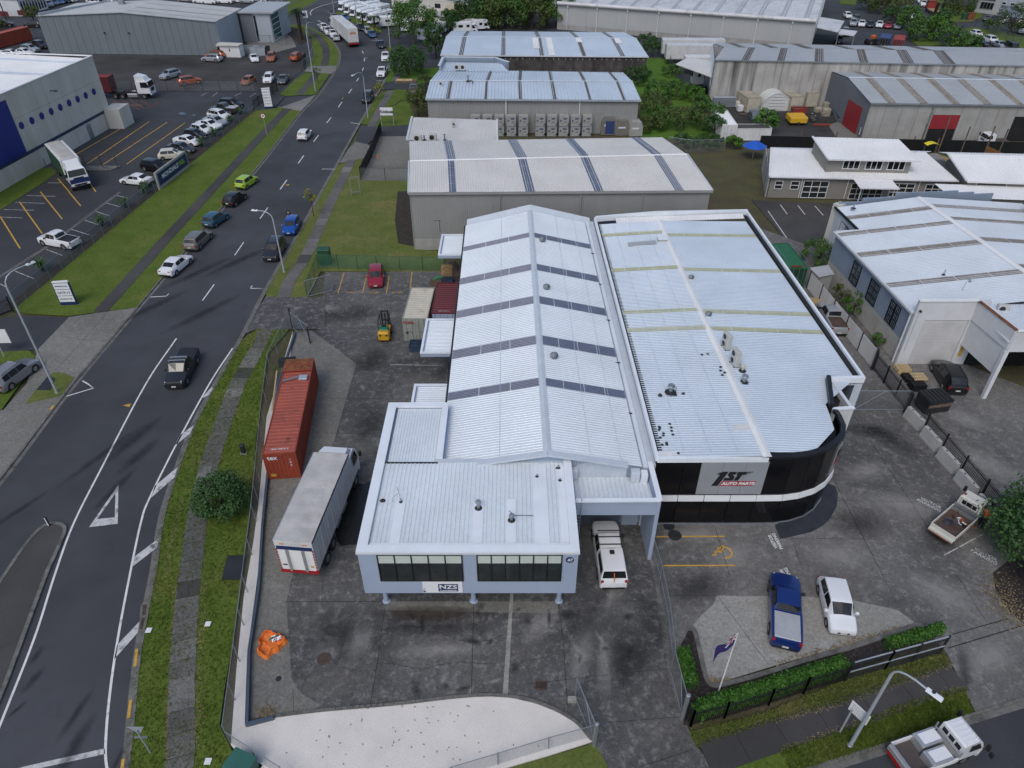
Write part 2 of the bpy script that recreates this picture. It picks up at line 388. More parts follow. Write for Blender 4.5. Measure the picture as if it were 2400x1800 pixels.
class MB:
 def __init__(s):
  s.v=[];s.f=[];s.uv=None
 def quad(s,a,b,c,d):
  n=len(s.v);s.v+=[tuple(a),tuple(b),tuple(c),tuple(d)];s.f.append((n,n+1,n+2,n+3));return s
 def poly(s,pts):
  n=len(s.v);s.v+=[tuple(p)for p in pts];s.f.append(tuple(range(n,n+len(pts))));return s
 def hexa(s,b,t):
  n=len(s.v);k=len(b);s.v+=[tuple(p)for p in b]+[tuple(p)for p in t]
  s.f.append(tuple(n+i for i in reversed(range(k))));s.f.append(tuple(n+k+i for i in range(k)))
  for i in range(k):
   j=(i+1)%k;s.f.append((n+i,n+j,n+k+j,n+k+i))
  return s
 def box(s,x0,y0,z0,x1,y1,z1):
  return s.hexa([(x0,y0,z0),(x1,y0,z0),(x1,y1,z0),(x0,y1,z0)],[(x0,y0,z1),(x1,y0,z1),(x1,y1,z1),(x0,y1,z1)])
 def bbox(s,x0,y0,z0,x1,y1,z1,r=.05,top=1):
  def ring(x0,y0,x1,y1,r,z):
   return[(x0+r,y0,z),(x1-r,y0,z),(x1,y0+r,z),(x1,y1-r,z),(x1-r,y1,z),(x0+r,y1,z),(x0,y1-r,z),(x0,y0+r,z)]
  a=ring(x0,y0,x1,y1,r,z0);b=ring(x0,y0,x1,y1,r,z1-r);c=ring(x0+r*.7,y0+r*.7,x1-r*.7,y1-r*.7,r*.6,z1)
  n=len(s.v);s.v+=a+b+c
  s.f.append(tuple(n+i for i in reversed(range(8))));s.f.append(tuple(n+16+i for i in range(8)))
  for o in(0,8):
   for i in range(8):
    j=(i+1)%8;s.f.append((n+o+i,n+o+j,n+o+8+j,n+o+8+i))
  return s
 def bar(s,p,q,w,h,up=Vector((0,0,1))):
  p=Vector(p);q=Vector(q);d=(q-p).normalized()
  sd=d.cross(up)
  if sd.length<1e-4:sd=d.cross(Vector((1,0,0)))
  sd.normalize();u=sd.cross(d).normalized();sd*=w/2;u*=h/2
  return s.hexa([p-sd-u,p+sd-u,p+sd+u,p-sd+u],[q-sd-u,q+sd-u,q+sd+u,q-sd+u])
 def cyl(s,p,q,r,n=10,r2=None):
  p=Vector(p);q=Vector(q);d=(q-p).normalized();r2=r if r2 is None else r2
  a=d.cross(Vector((0,0,1)))
  if a.length<1e-4:a=Vector((1,0,0))
  a.normalize();b=d.cross(a)
  return s.hexa([p+(a*cos(2*pi*i/n)+b*sin(2*pi*i/n))*r for i in range(n)],[q+(a*cos(2*pi*i/n)+b*sin(2*pi*i/n))*r2 for i in range(n)])
 def tube(s,path,r,n=8):
  path=[Vector(p)for p in path]
  rr=r if isinstance(r,(list,tuple))else[r]*len(path)
  base=len(s.v);a=None
  for i,p in enumerate(path):
   d=(path[min(i+1,len(path)-1)]-path[max(i-1,0)]).normalized()
   if a is None:
    a=d.cross(Vector((0,0,1)))
    if a.length<1e-3:a=Vector((1,0,0))
   a=(a-d*a.dot(d)).normalized();b=d.cross(a)
   s.v+=[tuple(p+(a*cos(2*pi*k/n)+b*sin(2*pi*k/n))*rr[i])for k in range(n)]
  for i in range(len(path)-1):
   for k in range(n):
    j=(k+1)%n
    s.f.append((base+i*n+k,base+i*n+j,base+(i+1)*n+j,base+(i+1)*n+k))
  s.f.append(tuple(base+k for k in reversed(range(n))));s.f.append(tuple(base+(len(path)-1)*n+k for k in range(n)))
  return s
 def lathe(s,prof,n=12,c=(0,0,0)):
  base=len(s.v)
  for r,z in prof:
   s.v+=[(c[0]+r*cos(2*pi*k/n),c[1]+r*sin(2*pi*k/n),c[2]+z)for k in range(n)]
  for i in range(len(prof)-1):
   for k in range(n):
    j=(k+1)%n;s.f.append((base+i*n+k,base+i*n+j,base+(i+1)*n+j,base+(i+1)*n+k))
  s.f.append(tuple(base+k for k in reversed(range(n))));s.f.append(tuple(base+(len(prof)-1)*n+k for k in range(n)))
  return s
 def corr(s,A,B,C,D,pitch=.3,depth=.04,prof=((0,0),(.30,0),(.42,1),(.58,1),(.70,0))):
  A,B,C,D=map(Vector,(A,B,C,D))
  nrm=(B-A).cross(D-A).normalized()
  if nrm.z<-1e-6:nrm=-nrm
  n=max(1,int(round((B-A).length/pitch)))
  ts=[((i+t)/n,h)for i in range(n)for t,h in prof]+[(1.0,0)]
  base=len(s.v)
  for t,h in ts:
   s.v.append(tuple(A.lerp(B,t)+nrm*(h*depth)));s.v.append(tuple(D.lerp(C,t)+nrm*(h*depth)))
  for i in range(len(ts)-1):
   o=base+2*i;s.f.append((o,o+2,o+3,o+1))
  return s
 def mesh(s,name):
  me=bpy.data.meshes.new(name);me.from_pydata(s.v,[],s.f);me.update();return me
 def bd(s,name,m,parent=None,smooth=0,lc=0,kind=None,label=None):
  v=s.v
  if parent is not None and not lc:
   inv=MW[parent].inverted();v=[tuple(inv@Vector(p))for p in v]
  me=bpy.data.meshes.new(name);me.from_pydata(v,[],s.f)
  if s.uv:
   ul=me.uv_layers.new(name='UVMap')
   for i,uv in enumerate(s.uv):ul.data[i].uv=uv
  if smooth:smooth_mesh(me)
  me.materials.append(MATS[m]);me.update()
  o=link(name,me,parent)
  if kind:o['kind']=kind
  if label:o['label']=label
  return o
def smooth_mesh(me,ang=35):
 me.polygons.foreach_set('use_smooth',[1]*len(me.polygons))
 me.set_sharp_from_angle(angle=radians(ang))
def link(name,me,parent=None,loc=None,rz=None):
 o=bpy.data.objects.new(name,me);COL.objects.link(o)
 if parent is not None:o.parent=parent
 if loc is not None:o.location=loc
 if rz is not None:o.rotation_euler=(0,0,rz)
 if parent is None:MW[o]=Matrix.LocRotScale(Vector(loc)if loc is not None else Vector(),Matrix.Rotation(rz or 0,3,'Z'),None)
 else:MW[o]=MW[parent]@Matrix.LocRotScale(Vector(loc)if loc is not None else Vector(),Matrix.Rotation(rz or 0,3,'Z'),None)
 return o
def tag(o,label,cat,group=None):
 o['label']=label;o['category']=cat
 if group:o['group']=group
 return o
def thing(name,label,cat,loc=(0,0,0),rz=0.0,group=None):
 o=link(name,None,None,loc,rz);o.empty_display_size=.3
 return tag(o,label,cat,group)
def structure(o):
 o['kind']='structure';return o
def cpt(o,parent=None):
 c=o.copy();COL.objects.link(c)
 if parent is not None:c.parent=parent
 for ch in o.children:cpt(ch,c)
 return c
def slab(name,pts,z,m,thick=.06,parent=None):
 b=MB();P=[Vector((p[0],p[1],z))for p in pts]
 area=sum(P[i].x*P[(i+1)%len(P)].y-P[(i+1)%len(P)].x*P[i].y for i in range(len(P)))
 if area<0:P.reverse()
 b.hexa([p-Vector((0,0,thick))for p in P],P)
 o=b.bd(name,m,parent)
 if parent is None:structure(o)
 return o
def strip(pts,off0,off1):
 P=[Vector((p[0],p[1],0))for p in pts];L=[];R=[]
 for i,p in enumerate(P):
  d=(P[min(i+1,len(P)-1)]-P[max(i-1,0)]);d.z=0;d.normalize();n=Vector((-d.y,d.x,0))
  L.append(p+n*off0);R.append(p+n*off1)
 return L,R
def band(mb,pts,off0,off1,z0,z1):
 L,R=strip(pts,off0,off1)
 for i in range(len(L)-1):
  a,b,c,d=L[i],L[i+1],R[i+1],R[i]
  up=[Vector((p.x,p.y,z1))for p in(a,b,c,d)];lo=[Vector((p.x,p.y,z0))for p in(a,b,c,d)]
  if(up[1]-up[0]).cross(up[3]-up[0]).z<0:up.reverse();lo.reverse()
  mb.hexa(lo,up)
 return mb
def sml(pts,n=6):
 P=[Vector((p[0],p[1],0))for p in pts];P=[P[0]*2-P[1]]+P+[P[-1]*2-P[-2]];out=[]
 for i in range(1,len(P)-2):
  for k in range(n):
   t=k/n;a,b,c,d=P[i-1],P[i],P[i+1],P[i+2]
   out.append(.5*((2*b)+(c-a)*t+(2*a-5*b+4*c-d)*t*t+(3*b-a-3*c+d)*t**3))
 out.append(P[-2]);return out
_TX={}
def bake(o):
 ws=bpy.data.scenes.get('workshop')or bpy.data.scenes.new('workshop')
 ws.collection.objects.link(o);vl=ws.view_layers[0];vl.update()
 return bpy.data.meshes.new_from_object(o.evaluated_get(vl.depsgraph))
def text_mesh(s,size=1.0,shear=0.0,off=0.0,ext=.004,align='CENTER'):
 key=(s,size,shear,off,ext,align)
 if key not in _TX:
  cu=bpy.data.curves.new('lettering','FONT');cu.body=s;cu.size=size;cu.shear=shear;cu.offset=off;cu.extrude=ext
  cu.align_x=align;cu.align_y='CENTER';cu.resolution_u=3
  o=bpy.data.objects.new('lettering',cu);_TX[key]=bake(o);bpy.data.objects.remove(o);bpy.data.curves.remove(cu)
 return _TX[key]
def letters(s,m,parent,origin,xdir,ydir,size,shear=0.0,off=0.0,name='lettering',sx=1.0):
 src=text_mesh(s,size,shear,off)
 me=src.copy();x=Vector(xdir).normalized()*sx;y=Vector(ydir).normalized();n=Vector(xdir).normalized().cross(y)
 M=Matrix((x,y,n)).transposed().to_4x4();M.translation=Vector(origin)
 if parent is not None:M=MW[parent].inverted()@M
 me.transform(M);me.materials.clear();me.materials.append(MATS[m])
 return link(name,me,parent)
# ================================================================== ground, roads, yards
def qs(c,r,*xy):
 return[Q(c,r,x,y)for x,y in xy]
slab('ground',[(-900,-300),(900,-300),(900,1500),(-900,1500)],-.09,'dirt_grass',.3)
slab('far_lot',[(-330,128),(-33,128),(-33,460),(-330,460)],-.05,'lot_asphalt',.03)
slab('far_yard',[(-33,150),(330,150),(330,460),(-33,460)],-.05,'lot_asphalt',.03)
KW=sml([W(-320,1520),Q(0,2,0,840),Q(0,2,640,0),Q(0,1,1195,1000),Q(0,1,1920,140),Q(1,0,0,1470),Q(1,0,390,970),Q(1,0,545,810),
  W(789,158),W(795.3,126),W(788,108.5),W(778,97),W(763.5,85),W(744.7,73.8),W(725.9,63.7),W(710,59),W(672,57.5),W(621,57)],5)
KE=sml([W(288,2050),W(300,1800),W(306.5,1730),W(325.5,1540),W(350,1404),W(363.5,1334),W(382.5,1212),W(415,1106),W(458,992),W(507,900),W(572,783.6),W(600,726.7),
  W(640.7,650.7),W(692,564),W(754.6,450),W(790,388),W(844,290),W(901,192.6),W(912,160),W(908,123),W(883.5,92.6),W(831.5,58),W(790,39),W(769,28)],5)
KE2=[W(769,28),W(785,19),W(802.5,11),W(830,0),W(900,-25)]
KN=[W(560,44),W(620,42),W(665,37),W(692.6,29),W(715.7,17.4),W(736,6.5),W(760,-6),W(800,-25)]
road=slab('road',[p for p in KW]+[W(560,57)]+KN+[W(900,-25)]+list(reversed(KE2))+list(reversed(KE))+[W(-330,2050)],0.0,'road_asphalt',.08)
SK=[Q(3,3,2700,930),Q(3,3,2212,1080),Q(3,3,1750,1222),Q(3,3,1000,1480),Q(3,3,560,1622),W(1800,1838),W(1500,1940),W(1000,2080)]
sd=(SK[1]-SK[4]).normalized();sn=Vector((sd.y,-sd.x,0))
slab('side_street',[SK[0]+sd*20,SK[0]+sd*20+sn*14,SK[-1]+sn*9-sd*6,SK[-1]]+SK[-2:0:-1],-.006,'side_asphalt',.07)
def kerb(name,line,off,h=.12,w=.16,chan=.34,label=None):
 k=band(MB(),line,0,off*w,-.05,h).bd(name,'kerb_concrete');structure(k)
 c=band(MB(),line,-off*chan,-off*.004,-.03,.008).bd('channel','kerb_concrete',k)
 return k
kerb('kerb',KW,1);kerb('kerb',KE,-1);kerb('kerb',KE2,-1);kerb('kerb',KN,1)
kerb('kerb',SK,-1)
PZ=[.010]
def paint(pts,m='white_paint',name='road_marking',z=None):
 return slab(name,pts,z if z is not None else.012,m,.004,road)
def pline(pts,w=.12,m='white_paint',name='lane_line',z=.012,parent=road):
 b=MB();band(b,pts,w/2,-w/2,z-.004,z);return b.bd(name,m,parent)
pline(sml([Q(0,1,1525,1265),Q(0,1,1260,1659),Q(0,2,860,760),Q(0,2,630,1220),Q(0,2,470,1659),Q(0,3,300,530),Q(0,3,0,1290),Q(0,3,-200,1800)],6),.14)
pline(sml([Q(0,1,2010,1350),Q(0,1,1820,1640),Q(0,2,1540,490),Q(0,2,1300,970),Q(0,2,1222,1180),Q(0,2,1120,1659),Q(0,3,1010,590),Q(0,3,940,1100),Q(0,3,912,1500),Q(0,3,932,1720)],6),.14)
for h in([(1740,125),(1835,20),(1838,60),(1800,98)],[(1562,438),(1690,345),(1665,412),(1512,532)],[(1337,883),(1550,705),(1525,792),(1302,987)],[(1162,1492),(1375,1335),(1360,1412),(1143,1580)]):
 paint(qs(0,2,*h),'worn_white','hatch_bar')
paint(qs(0,3,(1012,597),(1205,395),(1190,490),(987,720)),'worn_white','hatch_bar')
for a in([(1025,868),(770,1238),(840,1168),(998,945)],[(1025,868),(998,945),(992,1152),(1017,1208)],[(840,1168),(770,1238),(1017,1208),(992,1152)]):
 paint(qs(0,2,*a),'worn_white','give_way_triangle')
paint(qs(0,3,(100,1672),(905,1490),(910,1537),(330,1665),(150,1710)),'worn_white','limit_line')
for a,b in([(1182,630),(1166,782)],[(1130,1070),(1110,1225)],[(1065,1580),(1050,1700)]):
 pline(qs(0,3,a,b),.16,'yellow_paint','no_stopping_dash')
paint(qs(0,2,(1062,186),(1135,168),(1118,200)),'yellow_paint','road_arrow')
def dash(c,r,a,b,w=.13):pline(qs(c,r,a,b),w,'white_paint','centre_dash')
for a,b in(((2105,435),(2028,547)),((1850,800),(1750,938))):dash(0,1,a,b)
dash(1,1,(102,135),(35,230))
for a,b in(((267,1555),(208,1637)),((412,1345),(365,1412)),((540,1168),(498,1225)),((648,1015),(612,1062)),((743,882),(710,928)),((828,768),(800,806)),
    ((888,673),(868,704)),((928,585),(920,612)),((937,503),(936,531)),((918,438),(927,462))):dash(1,0,a,b,.15)
for c,r,pl in((0,1,[(1300,908),(1437,900),(1457,880)]),(0,1,[(2300,838),(2165,832),(2178,810)]),(0,1,[(712,1632),(760,1659),(808,1695),(576,1765)]),
     (1,1,[(0,832),(92,838)]),(1,0,[(818,1060),(900,1072)]),(1,0,[(570,1465),(582,1460),(682,1462)]),(1,0,[(1000,820),(1050,822)]),(1,0,[(1040,697),(1110,699)]),(1,0,[(940,500),(962,502)]),(1,0,[(990,350),(1050,350)])):
 pline(qs(c,r,*pl),.12,'white_paint','parking_tick')
pline([W(728.5,35.5),W(727,29),W(733,22),W(755,13),W(801,1)],.2);pline([W(744.5,48),W(793,70)],.2)
paint(qs(1,0,(735,850),(760,845),(752,853)),'yellow_paint','road_arrow')
paint(qs(1,0,(250,1600),(290,1590),(280,1604)),'yellow_paint','road_arrow')
isl_out=sml(qs(0,2,(-250,2100),(50,1650),(220,1400),(345,1262),(440,1212),(535,1222),(562,1280),(480,1480),(400,1659))+qs(0,3,(200,540),(-20,1110),(-300,1659)),4)
isl=slab('traffic_island',isl_out,.10,'path_dark',.14)
ik=band(MB(),isl_out,.12,-.12,-.05,.13).bd('kerb','kerb_concrete',isl)
S0,S1=Q(0,1,120,1025),Q(1,0,-10,962)
KWv=[p for p in KW if Q(0,1,1195,1000).y<=p.y<=Q(1,0,390,970).y]
slab('grass_verge',[S0,S1,Q(1,0,110,945),Q(1,0,220,930),Q(1,0,385,965)]+list(reversed(KWv))+qs(0,1,(960,1027),(800,1048),(600,1075),(230,1055)),.09,'grass')
slab('driveway_apron',qs(0,1,(600,1085),(960,1032),(1195,1003),(870,1390),(640,1659))+qs(0,2,(0,840),(-600,1600),(-600,300),(30,230))+qs(0,1,(235,1659),(330,1365)),.075,'apron_concrete')
slab('driveway',qs(0,1,(-500,1230),(120,1070),(598,1085),(335,1362),(-500,1420)),.05,'lot_asphalt')
slab('grass_verge',qs(0,1,(-600,1420),(250,1375),(310,1425),(180,1659))+qs(0,2,(20,225),(-400,500),(-900,400)),.10,'grass')
slab('grass_island',qs(0,1,(470,1562),(560,1570),(645,1612))+qs(0,2,(530,105),(220,182),(310,60)),.10,'grass_worn')
slab('yard_lot',[S0+Vector((-.3,0,0)),S1+Vector((-.3,0,0)),Q(0,0,2190,800),Q(0,0,850,792),Q(0,0,-1500,800),Q(0,1,-2200,900),Q(0,1,-500,1250)],.03,'lot_asphalt')
slab('gravel_lot',qs(0,0,(-1500,795),(850,787),(2212,795))+qs(1,0,(180,790),(420,590),(430,480),(330,440),(0,440))+qs(0,0,(1900,500),(-1500,470)),.02,'gravel_lot')
slab('grass_patch',qs(0,0,(-400,1520),(450,1450),(490,1500),(330,1610))+qs(0,1,(0,160),(-400,330)),.08,'grass')
slab('planting_bed',[S0,S1,S1+Vector((-1.7,-.4,0)),S0+Vector((-1.5,1.0,0))],.055,'soil')
slab('driveway_apron',qs(1,0,(225,928),(520,822),(390,965),(290,945))+qs(1,0,(170,922)),.10,'apron_concrete')
slab('driveway',qs(1,0,(130,860),(250,838),(170,925),(120,945)),.095,'lot_asphalt')
slab('grass_verge',qs(1,0,(210,815),(340,690),(430,630),(640,640),(522,818),(400,825),(250,832)),.10,'grass')
slab('driveway_apron',qs(1,0,(420,620),(450,575),(700,573),(690,620),(650,640)),.105,'apron_concrete')
KWt=[p for p in KW if W(789,158).y<=p.y and p.x>W(690,60).x]
slab('grass_verge',qs(1,0,(450,575),(500,480),(480,330),(400,270),(270,230),(250,215))+list(reversed(KWt)),.09,'grass')
slab('grass_verge',[W(560,46),W(560,25),W(690,-5),W(760,-8)]+list(reversed(KN[1:6])),.085,'grass')
slab('planting_bed',[W(622,62),W(680,62),W(725,90),W(705,105),W(690,90),W(660,74),W(624,72)],.05,'soil')
slab('concrete_pad',[W(580,74),W(650,72),W(680,82),W(695,110),W(640,125),W(580,115)],.045,'slab_grey')
def footpath(pts,width,seg,mats,z=.115,name='footpath',gap=.018):
 P=sml(pts,8);base=band(MB(),P,width/2,-width/2,z-.10,z-.012).bd(name,'joint');structure(base)
 L=[0]
 for i in range(1,len(P)):L.append(L[-1]+(P[i]-P[i-1]).length)
 def at(s):
  for i in range(1,len(P)):
   if L[i]>=s:t=(s-L[i-1])/max(1e-6,L[i]-L[i-1]);return P[i-1].lerp(P[i],t),(P[i]-P[i-1]).normalized()
  return P[-1],(P[-1]-P[-2]).normalized()
 s=0;k=0
 while s<L[-1]-.2:
  e=min(L[-1],s+seg*random.uniform(.85,1.15));a,da=at(s+gap);b,db=at(e-gap)
  na=Vector((-da.y,da.x,0))*width/2;nb=Vector((-db.y,db.x,0))*width/2;zz=z+random.uniform(-.003,.003)
  q=[a+na,a-na,b-nb,b+nb];mb=MB()
  mb.hexa([Vector((p.x,p.y,zz-.04))for p in q],[Vector((p.x,p.y,zz))for p in q])
  mb.bd('paving_slab',random.choice(mats),base);s=e;k+=1
 return base
PM=['path_concrete']*7+['path_concrete_light']*2+['path_dark']
footpath([Q(0,1,872,1040),Q(0,1,1195,680),Q(0,1,1510,330),Q(0,1,1820,0),Q(1,0,0,1230),Q(1,0,270,945)],1.5,9.0,['path_dark'])
footpath([Q(1,0,375,822),Q(1,0,490,690),Q(1,0,520,640)],1.5,9.0,['path_dark']);footpath([Q(1,0,590,573),Q(1,0,608,470),Q(1,0,585,380),Q(1,0,520,310),Q(1,0,430,250)],1.6,9.0,['path_dark'])
KEs=[p for p in KE if p.y<=Q(0,1,2110,1230).y]
slab('grass_verge',KEs+qs(1,1,(10,1190),(150,1195),(290,1190),(110,1400))+qs(1,2,(70,0),(0,500))+qs(0,2,(2190,900),(2130,1400))+qs(0,3,(2100,0),(2020,560),(1940,1000),(1900,1300),(2010,1520),(2100,1800),(2120,2400)),.09,'grass')
footpath([W(388,2000),Q(0,3,1557,1659),Q(0,3,1567,1300),Q(0,3,1578,880),Q(0,3,1592,610),Q(0,3,1615,270),Q(0,3,1645,0),Q(0,2,1695,1250),Q(0,2,1725,1070),Q(0,2,1812,700),Q(0,2,1945,300),Q(0,2,2060,0),Q(1,1,30,1330),Q(1,1,85,1200)],1.45,1.5,PM)
slab('yard_driveway',qs(0,1,(2110,1232))+qs(1,1,(0,1190),(150,1197),(300,1190),(600,1190),(600,910),(300,918),(90,908),(0,1030)),.10,'yard_concrete')
KEn=[p for p in KE if Q(1,1,90,905).y<=p.y<=Q(1,0,720,1412).y]
slab('grass_lawn',KEn+qs(1,0,(790,1402),(925,1375),(905,1565),(1325,1565))+qs(1,1,(1330,60),(1385,500),(1640,520),(1600,690),(560,690),(440,920),(300,918),(90,908)),.09,'grass_worn')
slab('soil_bed',qs(1,1,(1225,0),(1330,0),(1385,480),(1230,450),(1200,250)),.105,'soil')
footpath([Q(1,1,238,918),Q(1,1,305,750),Q(1,1,415,590),Q(1,1,550,310),Q(1,1,645,95),Q(1,0,725,1600),Q(1,0,825,1390)],1.4,2.0,PM)
slab('driveway_apron',qs(1,0,(720,1414),(800,1290),(860,1228),(965,1252),(1000,1275),(930,1372),(790,1402)),.10,'slab_grey')
slab('driveway',qs(1,0,(905,1090),(1050,1102),(1335,1080),(1320,1180),(1040,1182),(965,1252),(862,1228)),.095,'lot_asphalt')
slab('car_park',qs(1,0,(1040,1183),(1330,1180),(1335,1562),(905,1562),(1003,1272)),.08,'slab_grey')
KEm=[p for p in KE if Q(1,0,905,1085).y<=p.y<=Q(1,0,1085,782).y]
slab('grass_verge',KEm+qs(1,0,(1190,776),(1320,780),(1300,860),(1370,1000),(1345,1078),(1050,1100)),.09,'grass')
footpath([Q(1,0,995,1100),Q(1,0,1075,945),Q(1,0,1165,785)],1.4,2.0,PM[:3])
slab('driveway',qs(1,0,(1088,778),(1110,718),(1210,705),(1440,730),(1520,790),(1320,780),(1190,772)),.085,'lot_asphalt')
slab('grass_verge',qs(1,0,(1112,714),(1150,600),(1260,590),(1600,590),(1560,700),(1440,728),(1212,704)),.085,'grass_lush')
footpath([Q(1,0,1200,708),Q(1,0,1240,620),Q(1,0,1235,560)],1.4,2.5,PM[:3])
slab('grass_verge',[W(776,36),W(800,24),W(828,34),W(870,56),W(893,66),W(895,78),W(868,70),W(840,58),W(800,42)],.085,'grass')
slab('grass_verge',[W(907,108),W(915,108),W(922,120),W(912,122)],.085,'grass')
slab('overgrown_ground',qs(2,0,(1180,500),(1330,500),(1500,760),(1850,1200),(1900,1240),(1350,1200),(1110,1180),(1120,900),(1000,690)),-.01,'grass_lush')
slab('bare_ground',qs(2,0,(1480,1290),(1820,1320),(1930,1440),(2010,1659))+qs(2,1,(2212,420),(1700,200),(1720,0)),.0,'dirt_grass')
slab('concrete_yard',[Q(3,0,-330,360),Q(3,0,-200,900),Q(3,0,-60,980),Q(3,0,-60,700),Q(3,0,-60,380)],.0,'slab_grey')
slab('gravel_yard',[Q(2,0,1700,880),Q(3,0,470,760),Q(3,0,640,1100),Q(3,0,820,1200),Q(3,0,0,1240),Q(2,0,1850,1240)],.01,'gravel_lot')
slab('concrete_strip',[Q(3,0,520,1080),Q(3,0,640,1040),Q(3,0,820,1205),Q(3,0,2500,1240),Q(3,0,2500,1280),Q(3,0,800,1240),Q(3,0,600,1200)],.02,'slab_grey')
slab('playground_lawn',qs(3,0,(1380,1330),(2300,1330),(2300,1500),(1500,1480)),.02,'turf')
slab('car_park',qs(3,1,(-140,70),(700,110),(560,560),(280,560)),.02,'path_dark')
for a,b in(((105,110),(165,192)),((258,118),(320,197)),((405,122),(477,203)),((555,124),(630,203)),((0,165),(190,440)),((355,458),(460,548)),((515,450),(560,480))):
 pline(qs(3,1,a,b),.10,'white_paint','parking_line',.028,None).__setitem__('kind','structure')
slab('far_street',qs(3,0,(1030,-60),(1140,110),(1290,215),(1480,340),(1900,470),(2500,700))+qs(3,0,(2500,610),(2200,487),(1900,350),(1700,262),(1600,205),(1490,165),(1380,100),(1290,-60)),-.01,'road_asphalt')
slab('grass_verge',qs(3,0,(1360,-20),(1440,-20),(1600,40),(1850,80),(1850,150),(1750,190),(1600,190),(1500,150),(1400,80)),.06,'grass')
slab('grass_verge',qs(3,0,(1690,255),(1760,235),(1900,250),(2300,330),(2300,500),(2190,478),(1900,345)),.06,'grass')
slab('grass_verge',qs(3,0,(1200,330),(1420,330),(1520,395),(1300,400)),.06,'grass')
slab('grass_verge',qs(3,0,(620,-30),(770,-30),(760,45),(620,35)),.06,'grass')
for a,b in(((1187,5),(1189,22)),((1200,42),(1206,60)),((1228,80),(1250,98)),((1280,122),(1302,142)),((1690,0),(1692,2)),((1590,290),(1625,312)),((1860,425),(1905,448))):
 pline(qs(3,0,a,b),.25,'white_paint','centre_dash',0.0,None).__setitem__('kind','structure')
slab('yard',qs(1,1,(580,905),(600,695),(1700,690))+[Q(2,1,2100,300),Q(3,1,600,560),Q(3,1,1000,1000),Q(3,1,1600,1450),Q(3,2,2900,300),Q(3,2,2900,1500),Q(3,3,2900,850),Q(3,3,2212,1065),Q(3,3,1795,1190),Q(3,3,1530,650),Q(3,3,1300,420),Q(2,3,1560,560),Q(2,3,1510,1300),Q(2,3,1600,1480),Q(2,3,1740,1659),W(1720,1880),W(1440,1960),Q(2,3,830,1659),Q(2,3,700,1460),Q(1,3,0,1300),Q(0,3,2140,1250),Q(1,2,20,1659),Q(1,2,120,700),Q(1,1,280,1400),Q(1,1,330,1215),Q(1,1,590,1195)],.06,'yard_concrete_warm',.1)
slab('work_yard',qs(1,1,(585,1190),(580,905),(602,698),(1640,698))+[Q(2,1,1000,1659),Q(2,2,1180,1480),Q(2,3,1225,0),Q(2,3,1345,800),Q(2,3,1450,1240),Q(2,3,1600,1482),Q(2,3,1735,1655),W(1715,1875),W(1445,1955),Q(2,3,832,1655),Q(2,3,705,1462),Q(2,3,400,1185),Q(2,3,0,1065),Q(1,3,1700,1065),Q(1,3,500,1190),Q(1,3,0,1255),Q(0,3,2150,1245),Q(1,2,25,1659),Q(1,2,125,700),Q(1,1,285,1400),Q(1,1,335,1220)],.064,'yard_concrete',.02)
slab('apron_slab',qs(1,1,(350,1225),(480,1200),(870,1490),(820,1659))+qs(1,2,(690,450),(500,1000),(340,1560))+qs(1,3,(262,230),(282,500),(308,880),(345,960),(400,1025),(560,1120),(480,1175),(160,1212))+[Q(0,3,2165,1235),Q(0,3,2175,640),Q(1,2,45,1659),Q(1,2,130,800),Q(1,1,290,1420)],.069,'slab_grey',.02)
slab('strip_slab',qs(1,3,(2197,150),(2225,150),(2175,1035),(2130,1035)),.073,'slab_light',.01)
slab('porch_slab',[Q(1,3,1110,225),Q(2,3,400,225),Q(2,3,390,330),Q(1,3,1100,300)],.069,'slab_grey',.02)
slab('parking_slab',qs(2,3,(1770,175),(2190,180))+qs(3,3,(250,180),(670,202),(1120,300),(1272,415),(740,590),(0,795))+qs(2,3,(1860,905),(1752,935),(1692,890),(1650,700),(1592,480),(1545,450),(1640,340),(1742,245)),.066,'slab_light',.02)
slab('slate_paving',qs(3,2,(480,850),(575,885),(602,950),(592,1060),(540,1160),(480,1225),(370,1285),(105,1345),(55,1225),(300,1100)),.067,'slate_pave',.02)
pebble=slab('pebble_bed',qs(1,3,(-40,1300),(160,1232),(600,1182),(1200,1132),(1700,1072),(2000,1052),(2212,1067))+qs(2,3,(200,1112),(400,1192),(560,1292),(692,1440),(300,1565),(0,1652))+[W(1000,1860),W(700,1880),W(580,1790),Q(0,3,2000,1470),Q(0,3,2050,800),Q(0,3,2110,200),Q(0,2,2190,1400),Q(1,2,20,1100),Q(1,2,95,300),Q(1,1,215,1560),Q(1,1,320,1215),Q(1,1,300,1420),Q(1,2,125,500),Q(1,2,60,1200),Q(1,2,20,1659),Q(0,3,2140,700),Q(0,3,2120,1280),Q(1,3,-30,1275)],.16,'pebbles',.14)
slab('grass_verge',[Q(2,3,725,1475),Q(2,3,800,1600),Q(2,3,830,1659),W(1430,1880),W(1100,2000),W(900,1960),Q(2,3,0,1660),Q(2,3,300,1575),Q(2,3,690,1455)],.09,'grass_worn',.15)
slab('grass_verge',qs(2,3,(1525,1352),(1800,1290),(2212,1180))+qs(3,3,(600,930),(1515,672),(1585,780),(1120,905),(700,1085),(0,1278))+qs(2,3,(1810,1412),(1595,1480)),.09,'grass_worn')
fp=footpath([Q(2,3,1662,1570),Q(2,3,1870,1515),Q(3,3,50,1385),Q(3,3,420,1260),Q(3,3,790,1160),Q(3,3,1210,990),Q(3,3,1640,870)],1.75,2.6,['path_dark']*5+['path_concrete'],.10)
